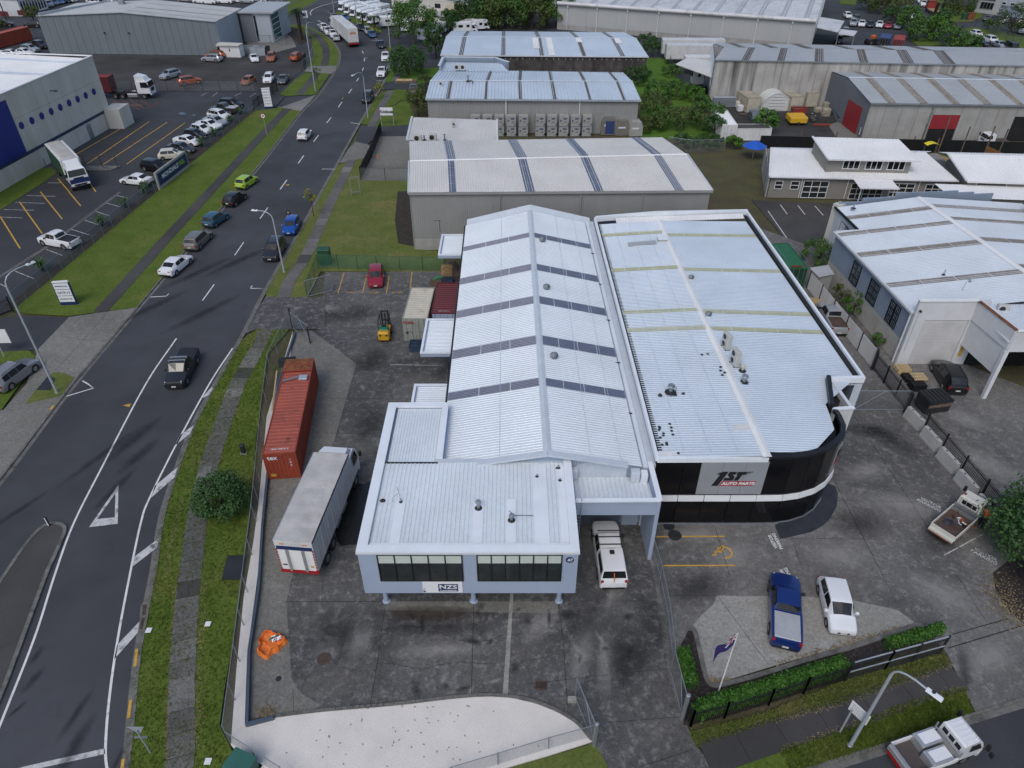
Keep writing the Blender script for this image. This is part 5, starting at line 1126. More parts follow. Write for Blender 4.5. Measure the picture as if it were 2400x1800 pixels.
roof(rg,gA0+V(-.2,-.3,0),gA1+V(0,-.3,0),gR1,gR0,'roof_grey',.4,.05,gs,'skylight_tan',1);roof(rg,gB1,gB0,gR0,gR1,'roof_grey',.4,.05,[(1-b-.01,1-a-.01)for a,b in gs],'skylight_tan',1)
ridgecap(rg,gR0+UP*.06,gR1+UP*.06,.45);trim(rg,gB0+V(-.2,.2,.1),gB1+V(0,.2,.1),.4,.3,'gutter_dark','box_gutter');trim(rg,gA0+V(-.2,-.4,-.1),gA1+V(0,-.4,-.1),.18,.22,'galv','gutter')
panels(rg,gA0,gA0.lerp(gA1,.192),0,5.6,4,'concrete_wall',.1,.05,0)
o0,o1=QP(3,0,1345,1205,gA0,gA1),QP(3,0,1580,1220,gA0,gA1)
ta,tb=(o0.x-gA0.x)/(gA1.x-gA0.x),(o1.x-gA0.x)/(gA1.x-gA0.x)
panels(rg,gA0.lerp(gA1,.192),gA0.lerp(gA1,ta),0,5.6,1,'concrete_wall',.1,.05,0);panels(rg,gA0.lerp(gA1,ta),gA0.lerp(gA1,tb),4.0,5.6,1,'concrete_wall',.1,.05,0)
o2=QP(3,0,2040,1230,gA0,gA1);tc=(o2.x-gA0.x)/(gA1.x-gA0.x);o3=min(.98,tc+.12)
panels(rg,gA0.lerp(gA1,tb),gA0.lerp(gA1,tc),0,5.6,3,'concrete_wall',.1,.05,0);panels(rg,gA0.lerp(gA1,tc),gA0.lerp(gA1,o3),3.9,5.6,1,'concrete_wall',.1,.05,0);panels(rg,gA0.lerp(gA1,o3),gA1,0,5.6,4,'concrete_wall',.1,.05,0)
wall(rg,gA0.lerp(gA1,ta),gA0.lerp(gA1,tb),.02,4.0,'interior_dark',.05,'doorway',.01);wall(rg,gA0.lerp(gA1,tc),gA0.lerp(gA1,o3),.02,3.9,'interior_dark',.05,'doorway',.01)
rdoor(rg,gA0.lerp(gA1,ta),gA0.lerp(gA1,tb),1.75,4.0,'door_red',.2,.03)
clad(rg,gB0+V(0,.2,0),gR0+V(0,-.0,0),0,(5.8,7.0),'wall_slate',.35,.04,.02);clad(rg,gR0,gA0,0,(7.0,5.6),'wall_slate',.35,.04,.02)
rdoor(rg,gR0.lerp(gA0,.25),gR0.lerp(gA0,.8),.05,4.3,'door_red',.2,.08)
MB().bar((57.9,121.0-1.2,1.0),(57.9,119.9-.3,1.0),.04,1.2).bd('sign_plate','sign_white',rg);MB().cyl((57.8,139.4,.1),(57.9,139.4,5.8),.12,8).bd('downpipe','downpipe_white',rg)
MB().cyl((o0.x-.35,118.2,.1),(o0.x-.35,118.2,5.5),.1,8).bd('downpipe','galv',rg)
hg=thing('warehouse_building','huge pale grey warehouse with streaked white roof at the back','building',(45,196,0))
hA0,hA1=V(12,208.5,6.2),V(71.4,184.3,6.2);hd=(hA1-hA0).normalized();hn=V(-hd.y,hd.x,0)
prism(hg,[hA0,hA1,hA1+hn*60,hA0+hn*60],0,6.0,'wall_big_grey')
hr=hn*60+UP*3.4
roof(hg,hA0-hn*.3,hA1-hn*.3,hA1+hr,hA0+hr,'roof_streaked',.9,.08,[(k*.083+.04,k*.083+.058)for k in range(12)],'roof_grey',1)
MB().cyl(hA0-hn*.4+UP*.1,hA1-hn*.4+UP*.1,.45,10).bd('rolled_eave','roof_streaked',hg,1)
for i in range(8):
 b=hA0.lerp(hA1,(i+.35)/8)-hn*.1;MB().bar(at(b,.1)-hn*.12,at(b,5.6)-hn*.12,.2,.2).bd('downpipe','downpipe_white',hg);MB().bar(at(b,5.4)-hn*.15,at(b,5.95)-hn*.15,.7,.3).bd('rainwater_head','downpipe_white',hg)
 panels(hg,hA0.lerp(hA1,i/8),hA0.lerp(hA1,(i+1)/8),1.2,5.95,1,'wall_big_grey',.06,.05,0);panels(hg,hA0.lerp(hA1,i/8),hA0.lerp(hA1,(i+1)/8),0,1.2,1,'concrete_wall',.04,.05,0)
clad(hg,hA1,hA1+hn*60,0,(6.0,9.2),'roof_white',.6,.06,.02)
for k in range(3):vpipe(hg,hA1-hd*3+hn*32+UP*8.2+hd*k*.9,.8,.3,1,'galv')
cp0=hA1+hn*3+hd*.3
MB().hexa([cp0+UP*-1.9,cp0+hd*5+UP*-2.6,cp0+hd*6+hn*15+UP*-2.6,cp0+hn*14+UP*-1.9],[cp0+UP*-1.75,cp0+hd*5+UP*-2.45,cp0+hd*6+hn*15+UP*-2.45,cp0+hn*14+UP*-1.75]).bd('side_canopy','roof_streaked',hg)
c2=cp0+hd*5.2+hn*1.5
MB().hexa([c2+UP*-3.2,c2+hd*3.6+UP*-3.4,c2+hd*4.2+hn*6+UP*-3.4,c2+hn*6+UP*-3.2],[c2+UP*-3.05,c2+hd*3.6+UP*-3.25,c2+hd*4.2+hn*6+UP*-3.25,c2+hn*6+UP*-3.05]).bd('side_canopy','roof_streaked',hg)
for o in(V(0,0,0),hd*3.6,hn*6):MB().cyl(at(c2+o,0),at(c2+o,3.1),.12,6).bd('canopy_post','galv',hg)
ch=thing('low_building','low taupe building with several white roofs and white-framed windows','building',(47,94,0))
cb=V(35.2,93.9,0);ce=V(61,92.4,0)
prism(ch,[cb+V(0,.25,0),ce,V(62,103,0),V(37.8,105,0)],0,3.0,'wall_taupe');wall(ch,cb,ce,0,3.05,'wall_taupe',.25)
roof(ch,V(34.8,93.5,3.1),V(59.6,91.95,3.1),V(58.3,99.5,4.35),V(37.0,101.2,4.35),'roof_white',.4,.04,name='roof_sheet')
roof(ch,V(61.5,103.6,3.1),V(38.4,105.4,3.1),V(37.0,101.2,4.35),V(58.3,99.5,4.35),'roof_white',.4,.04)
MB().poly([V(34.85,93.8,3.0),V(38.3,105.2,3.0),V(37.0,101.1,4.25)]).bd('gable','concrete_stained',ch);wall(ch,V(37.6,105.2,0),V(34.9,93.9,0),0,3.05,'concrete_stained',.15)
trim(ch,V(34.8,93.45,3.08),V(59.6,91.9,3.08),.14,.16,'frame_white','gutter');trim(ch,V(34.75,93.5,3.2),V(36.95,101.2,4.4),.2,.16,'frame_white','barge_cap')
ub0,ub1=V(44.0,94.6,0),V(53.6,94.0,0)
prism(ch,[ub0,ub1,V(53.2,99.2,0),V(43.6,99.8,0)],3.0,5.25,'wall_taupe','upper_wall')
roof(ch,V(42.3,94.0,5.3),V(54.4,93.3,5.3),V(53.6,99.0,6.35),V(42.0,100.0,6.35),'roof_white',.4,.04,name='upper_roof_sheet');trim(ch,V(42.3,93.95,5.27),V(54.4,93.25,5.27),.14,.16,'frame_white','gutter');trim(ch,V(42.25,94,5.4),V(41.95,100,6.42),.2,.16,'frame_white','barge_cap')
MB().hexa([V(42.6,94.5,3),V(44.0,94.6,3),V(43.6,99.8,3),V(42.3,99.8,3)],[V(42.6,94.5,5.2),V(44.0,94.6,5.2),V(43.6,99.8,6.2),V(42.3,99.8,6.2)]).bd('upper_wall','wall_taupe',ch)
for a,b in((.08,.30),(.39,.61),(.69,.92)):window(ch,ub0,ub1,a,b,3.85,5.0,3,1,'frame_white','glass_dark',.09,.01)
roof(ch,V(45.9,90.4,2.75),V(51.0,90.1,2.75),V(50.9,94,3.25),V(45.8,94.2,3.25),'roof_white',.4,.04,name='porch_roof');trim(ch,V(45.9,90.35,2.72),V(51.0,90.05,2.72),.12,.14,'frame_white','gutter')
MB().cyl((46.3,90.7,0),(46.3,90.7,2.7),.07,8).cyl((50.6,90.5,0),(50.6,90.5,2.7),.07,8).bd('porch_post','frame_white',ch)
fx=lambda x:(x-cb.x)/(ce.x-cb.x)
for a,b,z0,z1,c,r in((35.9,36.9,1.3,2.4,1,2),(38.0,39.1,1.3,2.4,1,2),(39.7,43.0,.15,2.5,3,3),(46.1,50.4,.1,2.3,5,3),(51.3,54.4,.6,2.4,3,3),(55.9,58.6,.5,2.35,3,3)):
 window(ch,cb,ce,fx(a),fx(b),z0,z1,c,r,'frame_white','glass_office',.08,.02)
for x in(39.4,54.9,45.5):MB().cyl((x,cb.y-.1-(x-35)*.06,.1),(x,cb.y-.1-(x-35)*.06,3.0),.05,6).bd('downpipe','frame_white',ch)
wg=[V(60.0,90.6,0),V(82,88.6,0),V(83,97,0),V(61,98.5,0)]
prism(ch,wg,0,3.6,'wall_taupe','wing_wall');MB().poly([at(wg[0],3.55),at(wg[3],3.55),V(60.4,96,5.2)]).bd('gable','wall_taupe',ch)
roof(ch,V(59.6,90.2,3.7),V(82,88.2,3.7),V(82,94.5,5.3),V(59.4,96.2,5.3),'roof_white',.4,.04,name='wing_roof');roof(ch,V(82,98,4.4),V(60,99.5,4.4),V(59.4,96.2,5.3),V(82,94.5,5.3),'roof_white',.4,.04,name='wing_roof')
trim(ch,V(59.6,90.15,3.68),V(82,88.15,3.68),.14,.18,'frame_white','gutter');trim(ch,V(59.5,90.2,3.8),V(59.35,96.2,5.4),.22,.18,'frame_white','barge_cap')
roof(ch,V(56.6,87.6,2.6),V(82,85.0,2.6),V(82,88.6,3.1),V(55.9,91.0,3.1),'roof_white',.5,.02,name='verandah_roof');prism(ch,[V(57,88,0),V(80,86,0),V(80,88.6,0),V(57,90.6,0)],0,2.5,'wall_taupe','verandah_wall')
window(ch,V(56.9,90.5,0),V(56.95,88.0,0),.1,.9,.4,2.2,3,2,'frame_white','glass_dark',.07,.05);window(ch,wg[0],wg[1],.05,.22,3.1,3.5,1,1,'frame_white','glass_dark',.06,.02)
mo=thing('warehouse_building','tall white panel warehouse with a row of blue dots and a royal blue block','building',(-70,110,0))
mp,mq=V(-72.6,86,0),V(-69.2,125.9,0)
prism(mo,[mp,mq,V(-112,131,0),V(-116,90,0)],0,10.9,'wall_cream')
N=17
panels(mo,mp,mq,3.05,7.6,N,'wall_cream',.08,.035,0);panels(mo,mp,mq,7.64,11.25,N,'wall_cream',.08,.035,0);panels(mo,mp,mq,0,2.6,N,'wall_cream',.07,.035,0)
wall(mo,mp,mq,2.6,3.05,'navy_trim',.12,'blue_stripe',.1)
bl=QP(0,0,225,1310,mp,mq);panels(mo,mp,V(bl.x,bl.y,0),3.05,10.4,5,'royal_blue',.04,.03,.09,'blue_panel')
roof(mo,V(-73,88,10.9),V(-69.6,125.8,10.9),V(-112,131,11.8),V(-116,91,11.8),'roof_white',.6,.05,[(.2,.23),(.45,.48),(.7,.73),(.9,.93)],'roof_far',1)
trim(mo,at(mp,11.3),at(mq,11.3),.4,.12,'roof_white','parapet_cap');trim(mo,at(mq,11.3),V(-112,131,11.5),.3,.14,'roof_white','parapet_cap')
nn=outn(mp,mq)
for x,y in((185,1085),(275,1042),(360,1002),(442,963),(520,927),(597,890),(670,857),(740,825),(810,792)):
 c=QP(0,0,x,y,mp+nn*.09,mq+nn*.09);MB().cyl(c,c+nn*.03,.52,20).bd('blue_dot','royal_blue',mo)
c=QP(0,0,780,1150,mp,mq);dd=(mq-mp).normalized();MB().hexa([at(c-dd*.6,.05)+nn*.08,at(c+dd*.6,.05)+nn*.08,at(c+dd*.6,.05)+nn*.14,at(c-dd*.6,.05)+nn*.14],[at(c-dd*.6,2.35)+nn*.08,at(c+dd*.6,2.35)+nn*.08,at(c+dd*.6,2.35)+nn*.14,at(c-dd*.6,2.35)+nn*.14]).bd('door','galv',mo)
c=QP(0,0,430,785,mp+nn*.1,mq+nn*.1);MB().bar(c,c+nn*.9+UP*.05,.1,.1).bar(c+nn*.7,c+nn*1.2,.35,.12).bd('flood_lamp','steel_dark',mo)
MB().hexa([V(-69.2,124,0),V(-66.6,124,0),V(-66.4,127.5,0),V(-69.2,127.5,0)],[V(-69.2,124,3.2),V(-66.6,124,3.2),V(-66.4,127.5,3.3),V(-69.2,127.5,3.3)]).bd('lean_to','wall_cream',mo)
p=Q(0,0,400,1440);MB().bar(at(p,.1),at(p,1.2),.06,.06).bar(at(p,.2)+V(0,2,0),at(p,2.2)+V(0,2,0),.06,.06).bar(at(p,2.2)+V(-.8,.5,0),at(p,2.2)+V(-.2,2,0),.06,.06).bar(at(p,.1)+V(-.8,.5,0),at(p,2.2)+V(-.8,.5,0),.06,.06).bd('stair_rail','steel_dark',mo)
gb=thing('warehouse_building','large blue-grey panel warehouse with low gable roof at the top left','building',(-88,180,0))
b0,b1=V(-108.8,180.6,0),V(-67.6,178.4,0);bd=(b1-b0).normalized();bn=V(-bd.y,bd.x,0);dep=17.0;ap=b0.lerp(b1,.49)
hall(gb,at(b1,7.1),at(b1+bn*dep,7.1),at(ap,8.8),at(ap+bn*dep,8.8),at(b0,7.9),at(b0+bn*dep,7.9),'wall_grey_panel',0,.1)
roof(gb,at(b1-bn*.3,7.1)+bd*.2,at(b1+bn*dep,7.1)+bd*.2,at(ap+bn*dep,8.8),at(ap-bn*.3,8.8),'roof_grey',.5,.05,[(.15,.18),(.4,.43),(.7,.73)],'skylight_tan');roof(gb,at(b0+bn*dep,7.9),at(b0-bn*.3,7.9),at(ap-bn*.3,8.8),at(ap+bn*dep,8.8),'roof_grey',.5,.05)
panels(gb,b0,ap,0,7.8,11,'wall_grey_panel',.08,.06,0,z1b=8.7);panels(gb,ap,b1,0,8.7,12,'wall_grey_panel',.08,.06,0,z1b=7.0)
panels(gb,b1,b1+bn*dep*.8,0,7.0,2,'wall_pale_panel',.08,.12,0);trim(gb,at(b0-bn*.2,7.95),at(ap-bn*.2,8.85),.3,.15,'roof_grey','barge_cap');trim(gb,at(ap-bn*.2,8.85),at(b1-bn*.2,7.15),.3,.15,'roof_grey','barge_cap')
wall(gb,b0+bn*dep+bd*8,b0+bd*.5,7.0,8.6,'wall_pale_panel',.3,'parapet')
for t in(.6,.46):p=b0.lerp(b1,t-.1);MB().bar(at(p,4.6)-bn*.1,at(p,4.6)-bn*.5,.25,.25).bd('vent_hood','steel_dark',gb)
p=ap-bd*6+bn*12;MB().box(p.x-.6,p.y-.6,8.3,p.x+.6,p.y+.6,11).bd('flue','galv',gb)
of=thing('office_building','pale grey office end with tall teal window strip beside the palm trees','building',(-63,190,0))
oa=b1+bn*14+bd*.4;ob=oa+bd*7.4
prism(of,[oa,ob,ob+bn*14,oa+bn*14],0,6.6,'wall_pale_panel');MB().hexa([at(oa-bn*.6,6.6)-bd*.2,at(ob-bn*.6,6.6)+bd*1.2,at(ob+bn*14,6.6)+bd*1.2,at(oa+bn*14,6.6)],[at(oa-bn*.6,6.95)-bd*.2,at(ob-bn*.6,6.95)+bd*1.2,at(ob+bn*14,6.95)+bd*1.2,at(oa+bn*14,6.95)]).bd('roof_slab','roof_grey',of)
panels(of,oa,oa+bd*3.2,0,6.5,1,'wall_slate',.08,.03,0);window(of,oa,ob,.46,.52,.4,6.0,1,4,'frame_black','glass_dark',.06);window(of,ob,ob+bn*13,.04,.5,.3,6.2,1,5,'frame_white','glass_teal',.12)
mh=thing('depot_building','white depot with outside stair and small dark windows at the top of the photo','building',(-22,218,0))
m0,m1=V(-33.5,222,0),V(-11.8,215.5,0);md=(m1-m0).normalized();mn=V(-md.y,md.x,0)
prism(mh,[m0,m1,m1+mn*30,m0+mn*34],0,5.2,'wall_cream');ma=m0.lerp(m1,.45)
roof(mh,at(m0,5.3)-md*.2-mn*.2,at(ma,6.3)-mn*.2,at(ma,6.3)+mn*30,at(m0,5.3)+mn*34,'roof_far',.6,.06,[(.3,.36),(.7,.76)],'roof_white');roof(mh,at(ma,6.3)-mn*.2,at(m1,5.3)+md*.2-mn*.2,at(m1,5.3)+mn*30,at(ma,6.3)+mn*30,'roof_far',.6,.06,[(.3,.36),(.7,.76)],'roof_white')
MB().poly([at(m0,5.1),at(m1,5.1),at(ma,6.2)]).bd('gable','wall_cream',mh);panels(mh,m0,m1,0,5.1,6,'wall_cream',.05,.05,0)
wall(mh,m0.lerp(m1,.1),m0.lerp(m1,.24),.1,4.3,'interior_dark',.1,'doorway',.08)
for a,b in((.57,.64),(.82,.88)):window(mh,m0,m1,a,b,3.6,4.6,1,1,'frame_black','glass_dark',.06,.08)
st=m0.lerp(m1,.74)-mn*.8
sb_=MB()
for k in range(12):sb_.box(st.x-3+k*.25,st.y-.4,1.2+k*.2,st.x-2.7+k*.25,st.y+.4,1.25+k*.2)
sb_.bar(st+V(-3,-.4,2.2),st+V(0,-.4,4.6),.05,.05).bar(st+V(0,-.4,3.6),st+V(1.5,-.4,3.6),1.2,.08).bar(st+V(0,-.9,4.6),st+V(1.5,-.9,4.6),.05,.05)
for k in range(5):sb_.cyl(st+V(k*.37,-.9,0),st+V(k*.37,-.9,4.6),.05,5)
sb_.bd('outside_stair','timber_pale',mh)
an2=m0.lerp(m1,.5)-mn*4.5;prism(mh,[an2,an2+md*9,an2+md*9+mn*4,an2+mn*4],0,1.9,'wall_cream','lean_to');MB().hexa([at(an2,2.6),at(an2+md*9.5,1.9),at(an2+md*9.5+mn*4.3,1.9),at(an2+mn*4.3,2.8)],[at(an2,2.7),at(an2+md*9.5,2.0),at(an2+md*9.5+mn*4.3,2.0),at(an2+mn*4.3,2.9)]).bd('lean_to_roof','roof_grey',mh)
ob_=thing('office_building','grey office with long dark window bands behind the trees','building',(5,236,0))
prism(ob_,[V(-9,240,0),V(12,240,0),V(12,262,0),V(-9,262,0)],0,8,'wall_big_grey');prism(ob_,[V(1,234,0),V(18,234,0),V(18,262,0),V(1,262,0)],0,9.5,'wall_big_grey','wing_wall')
window(ob_,V(-9,240,0),V(1,240,0),.05,.98,1.0,3.2,6,2,'galv','glass_dark',.1);window(ob_,V(-9,240,0),V(1,240,0),.05,.98,4.2,6.5,6,1,'galv','glass_dark',.1)
tr=thing('office_building','light grey office with dark upper windows at the top right corner','building',(112,200,0))
t0,t1=Q(3,0,1780,105),Q(3,0,2500,200);td=(t1-t0).normalized();tn=V(-td.y,td.x,0)
prism(tr,[t0,t1,t1+tn*30,t0+tn*30],0,8.5,'wall_big_grey');panels(tr,t0+td*6.5,t1,2.6,8.4,4,'wall_pale_panel',.2,.05,0);wall(tr,t0+td*6.5,t1,0,2.5,'cladding_blue',.1,'base_cladding',.03)
for z in(1.2,3.4,5.6):window(tr,t0,t1,.05,.21,z,z+1.7,4,1,'galv','glass_dark',.1,.05)
for a in(.30,.40):window(tr,t0,t1,a,a+.05,2.9,3.5,1,1,'frame_white','glass_dark',.08,.22)
wt=thing('showroom_building','small white showroom with glass front and maroon signs at the far top left','building',(-150,235,0))
s_=[W(-30,27),W(52,30),W(110,8),W(20,3)]
w0,w1,w2=W(-20,38),W(53,38),W(114,20)
prism(wt,[w0,w1,w2,w2+V(-26,10,0),w0+V(-20,30,0)],0,4.2,'wall_white');prism(wt,[w0,w1+V(.3,-.3,0),w2+V(.6,0,0),w2+V(-26,10,0),w0+V(-20,30,0)],4.2,4.6,'roof_white','roof_slab')
window(wt,w1,w2,.04,.96,.3,3.8,9,1,'frame_white','glass_office',.3,.05)
for a,b in(((8,39),(30,41)),((52,38),(76,37))):
 p=W(a[0],a[1]);q=W(b[0],b[1]);MB().bar(at(p,1.1)+V(0,-1.5,0),at(q,1.1)+V(0,-1.5,0),.15,1.3).bd('sign_board','container_maroon',wt)
# ================================================================== vehicles
CAR={
 'hatch':dict(L=3.95,W=1.70,h0=.70,h1=.93,zb=.93,zr=1.50,zt=.90,xc=.24,x1=.40,x2=.86,xb=.965,pil=(.58,),r=.31,wf=.19,wr=.81),
 'sedan':dict(L=4.65,W=1.80,h0=.68,h1=.92,zb=.92,zr=1.45,zt=1.0,xc=.27,x1=.41,x2=.70,xb=.86,pil=(.55,),r=.33,wf=.19,wr=.80),
 'wagon':dict(L=4.75,W=1.80,h0=.72,h1=.98,zb=.98,zr=1.58,zt=.98,xc=.25,x1=.39,x2=.89,xb=.965,pil=(.53,.73),r=.34,wf=.19,wr=.80,rails=1),
 'suv':dict(L=4.60,W=1.86,h0=.82,h1=1.08,zb=1.05,zr=1.68,zt=1.05,xc=.25,x1=.38,x2=.87,xb=.965,pil=(.53,.73),r=.37,wf=.19,wr=.80,rails=1),
 'van':dict(L=4.90,W=1.80,h0=.95,h1=1.12,zb=1.10,zr=1.98,zt=1.15,xc=.10,x1=.22,x2=.95,xb=.985,pil=(.38,.62),r=.33,wf=.15,wr=.80),
 'coupe':dict(L=4.55,W=1.80,h0=.66,h1=.90,zb=.92,zr=1.42,zt=1.02,xc=.28,x1=.43,x2=.66,xb=.90,pil=(.60,),r=.34,wf=.19,wr=.81),
 'ute':dict(L=5.30,W=1.88,h0=.95,h1=1.15,zb=1.12,zr=1.78,zt=1.14,xc=.25,x1=.35,x2=.575,xb=.61,pil=(.46,),r=.39,wf=.17,wr=.78,bed=1),
}
PROTO={}
def car_meshes(kind):
 c=CAR[kind];L,hw=c['L'],c['W']/2
 S=[]
 S.append((.0,'h',.80,c['h0']-.16,.30));S.append((.012,'h',.88,c['h0']-.04,.24));S.append((.045,'h',.955,c['h0'],.22))
 S.append((.13,'h',.99,c['h0']+(c['h1']-c['h0'])*.55,.20));S.append((c['xc'],'h',1.0,c['h1'],.20))
 S.append((c['x1'],'c',1.0,c['zr']-.05,.20));S.append((c['x1']+.05,'c',1.0,c['zr']-.01,.20))
 for p in c['pil']:S.append((p,'c',1.0,c['zr'],.20))
 S.append((c['x2']-.06,'c',1.0,c['zr']-.015,.20));S.append((c['x2'],'c',.99,c['zr']-.06,.20))
 S.append((c['xb'],'h',.985,c['zt'],.22))
 if c.get('bed'):S.append((.80,'h',.985,c['zt'],.22))
 S.append((.982 if c['xb']<.975 else.99,'h',.95,c['zt']-.03,.26));S.append((1.0,'h',.87,c['zt']-.22,.34))
 rings=[]
 for f,k,w,z,lo in S:
  x=L/2-f*L;W_=hw*w
  if k=='h':
   sh=z-.07;mid=min(.55,sh-.1)
   if c.get('bed')and f>=c['xb']:pts=[(W_*.85,lo),(W_*.97,lo+.06),(W_,mid),(W_*.99,sh-.05),(W_*.965,z-.01),(W_*.90,z),(0,z)]
   else:pts=[(W_*.82,lo),(W_*.97,lo+.06),(W_,mid),(W_*.985,sh-.06),(W_*.90,z-.035),(W_*.66,z+.005),(0,z+.02)]
  else:pts=[(W_*.82,lo),(W_*.97,lo+.06),(W_,.55),(W_*.985,c['zb']-.12),(W_*.95,c['zb']),(W_*.74,z-.05),(0,z)]
  rings.append([(x,y,zz)for y,zz in pts])
 v=[];idx=[]
 for R in rings:
  l=[len(v)+i for i in range(7)];v+=R;r=[len(v)+i for i in range(6)];v+=[(x,-y,z)for x,y,z in R[:6]]
  idx.append(list(reversed(r))+[l[6]]+list(reversed(l[:6]))if 0 else r+[l[6]]+list(reversed(l[:6])))
 f=[]
 for a,b in zip(idx[:-1],idx[1:]):
  for j in range(12):f.append((a[j],a[j+1],b[j+1],b[j]))
  f.append((a[12],a[0],b[0],b[12]))
 f.append(tuple(reversed(idx[0])));f.append(tuple(idx[-1]))
 body=bpy.data.meshes.new('body');body.from_pydata(v,[],f);body.update()
 bm=bmesh.new();bm.from_mesh(body);bmesh.ops.recalc_face_normals(bm,faces=bm.faces);bm.to_mesh(body);bm.free();smooth_mesh(body,32)
 ic=4;i1=5;npil=len(c['pil']);i2=6+npil+2-0;i_r=[i for i,s in enumerate(S)if abs(s[0]-c['x2'])<1e-6][0];ib=i_r+1
 def pane(q,g=.06,o=.007):
  q=[Vector(p)for p in q];ce=sum(q,Vector())/len(q);n=(q[1]-q[0]).cross(q[-1]-q[0]).normalized()
  if n.dot(ce-Vector((0,0,.8)))<0:n=-n
  return[p.lerp(ce,g)+n*o for p in q]
 def mkglass(name,quads,g=.06):
  b=MB()
  for q in quads:b.poly(pane(q,g))
  return b.mesh(name)
 R=rings;m=lambda p:(p[0],-p[1],p[2])
 ws=MB();q=pane([R[ic][5],m(R[ic][5]),m(R[i1][5]),R[i1][5]],.06,.012);top=pane([R[ic][6],R[i1][6]]+[R[i1][6]],0,0)
 a,b2,c2,d=q;mid0=Vector(R[ic][6]).lerp(Vector(R[i1][6]),.06)+Vector((.012,0,.012));mid1=Vector(R[ic][6]).lerp(Vector(R[i1][6]),.95)+Vector((.012,0,.012))
 ws.poly([a,mid0,mid1,d]).poly([mid0,b2,c2,mid1])
 parts=[('windscreen',ws.mesh('windscreen'),'glass_dark')]
 rw_=MB();e0=Vector(R[i_r][6]);e1=Vector(R[ib][6]);y0=R[i_r][5];y1=R[ib][5];off=Vector((-.012,0,.010))
 if c.get('bed'):y1=(y1[0],y1[1]*.78,y1[2])
 A,B=Vector(y0),Vector(y1);A=A.lerp(B,.1);B=A.lerp(B,.82);E0=e0.lerp(e1,.1);E1=E0.lerp(e1,.82)
 A.y*=.95;B.y*=.97
 rw_.poly([A+off,E0+off,E1+off,B+off]).poly([E0+off,Vector(m(A))+off,Vector(m(B))+off,E1+off]);parts.append(('rear_window',rw_.mesh('rear_window'),'glass_dark'))
 cuts=[i1]+[i for i in range(i1+2,i1+2+npil)]+[i_r]
 for s in(1,-1):
  tri=[R[ic][4],R[i1][4],R[i1][5]];tri=tri if s>0 else[m(p)for p in tri]
  quads=[]
  for a_,b_ in zip(cuts[:-1],cuts[1:]):
   lowA=Vector(R[a_][4]);lowB=Vector(R[b_][4]);topA=Vector(R[a_][5]);topB=Vector(R[b_][5])
   q=[lowA,lowB,topB,topA]
   if a_==i1:q=[Vector(R[ic][4]).lerp(lowA,.35),lowB,topB,topA]
   if b_==i_r and not c.get('bed')and kind not in('van',):q=[lowA,lowB.lerp(Vector(R[ib][4]),.12),topB,topA]
   if s<0:q=[Vector(m(p))for p in q]
   l0,l1,t1,t0=q;o=V(0,.02*s,.008);quads.append([l0.lerp(t0,.07)+o,l1.lerp(t1,.07)+o,l1.lerp(t1,.9)+o,l0.lerp(t0,.9)+o])
  b=MB()
  for k,q in enumerate(quads):
   g=.03 if k<len(quads)-1 else.04;q=[q[0].lerp(q[1],g if k else.06),q[1].lerp(q[0],g),q[2].lerp(q[3],g),q[3].lerp(q[2],g)];b.poly(q)
  parts.append(('side_window',b.mesh('side_window'),'glass_dark'))
 xw,xr=L/2-c['wf']*L,L/2-c['wr']*L;r=c['r']
 tyre=MB();n=16;w=.11
 prof=[(-w,r*.62),(-w,r*.93),(-w*.75,r),(w*.75,r),(w,r*.93),(w,r*.62)]
 for k in range(n):
  for i in range(5):
   a0,a1=2*pi*k/n,2*pi*(k+1)/n;(ya,ra),(yb,rb)=prof[i],prof[i+1]
   tyre.quad((ra*cos(a0),ya,ra*sin(a0)),(ra*cos(a1),ya,ra*sin(a1)),(rb*cos(a1),yb,rb*sin(a1)),(rb*cos(a0),yb,rb*sin(a0)))
 tm=tyre.mesh('wheel');smooth_mesh(tm,40)
 rim=MB()
 for s in(1,-1):
  rim.poly([(r*.66*cos(2*pi*k/20)*(1 if k%4 else.93),s*(w*.93),r*.66*sin(2*pi*k/20)*(1 if k%4 else.93))for k in range(20)][::s])
  for k in range(5):
   a=2*pi*k/5;rim.poly([(r*.6*cos(a-.28),s*w*.95,r*.6*sin(a-.28)),(r*.6*cos(a+.28),s*w*.95,r*.6*sin(a+.28)),(r*.18*cos(a),s*w*.97,r*.18*sin(a))])
 rm_=rim.mesh('rim')
 arch=MB()
 for s in(1,-1):arch.poly([(r*1.13*cos(2*pi*k/18),s*.0+s*.012,max(-r*.5,r*1.13*sin(2*pi*k/18)))for k in range(18)][::-s])
 am=arch.mesh('wheel_arch')
 wheels=[(x,s*(hw-.10))for x in(xw,xr)for s in(1,-1)];arches=[(x,s*(hw*.985+.001))for x in(xw,xr)for s in(1,-1)]
 hz=c['h0']-.10;lights=MB().hexa([(L/2-.30,0,hz-.06),(L/2-.02,-.16,hz-.07),(L/2-.02,.10,hz-.07),(L/2-.34,.18,hz-.05)],[(L/2-.42,0,hz+.10),(L/2-.10,-.15,hz+.06),(L/2-.10,.06,hz+.06),(L/2-.46,.17,hz+.10)]).mesh('headlight')
 rear=-L/2;tz=c['zt']-.17
 if kind in('suv','wagon','hatch','van'):tl=MB().box(rear+.015,-.11,tz-.20,rear+.20,.11,tz+.10).mesh('tail_light')
 elif kind=='ute':tl=MB().box(rear+.005,-.08,tz-.22,rear+.16,.10,tz+.12).mesh('tail_light')
 else:tl=MB().box(rear+.01,-.20,tz-.07,rear+.25,.12,tz+.07).mesh('tail_light')
 grille=MB().box(L/2-.09,-hw*.42,.38,L/2+.012,hw*.42,c['h0']-.20).mesh('grille')
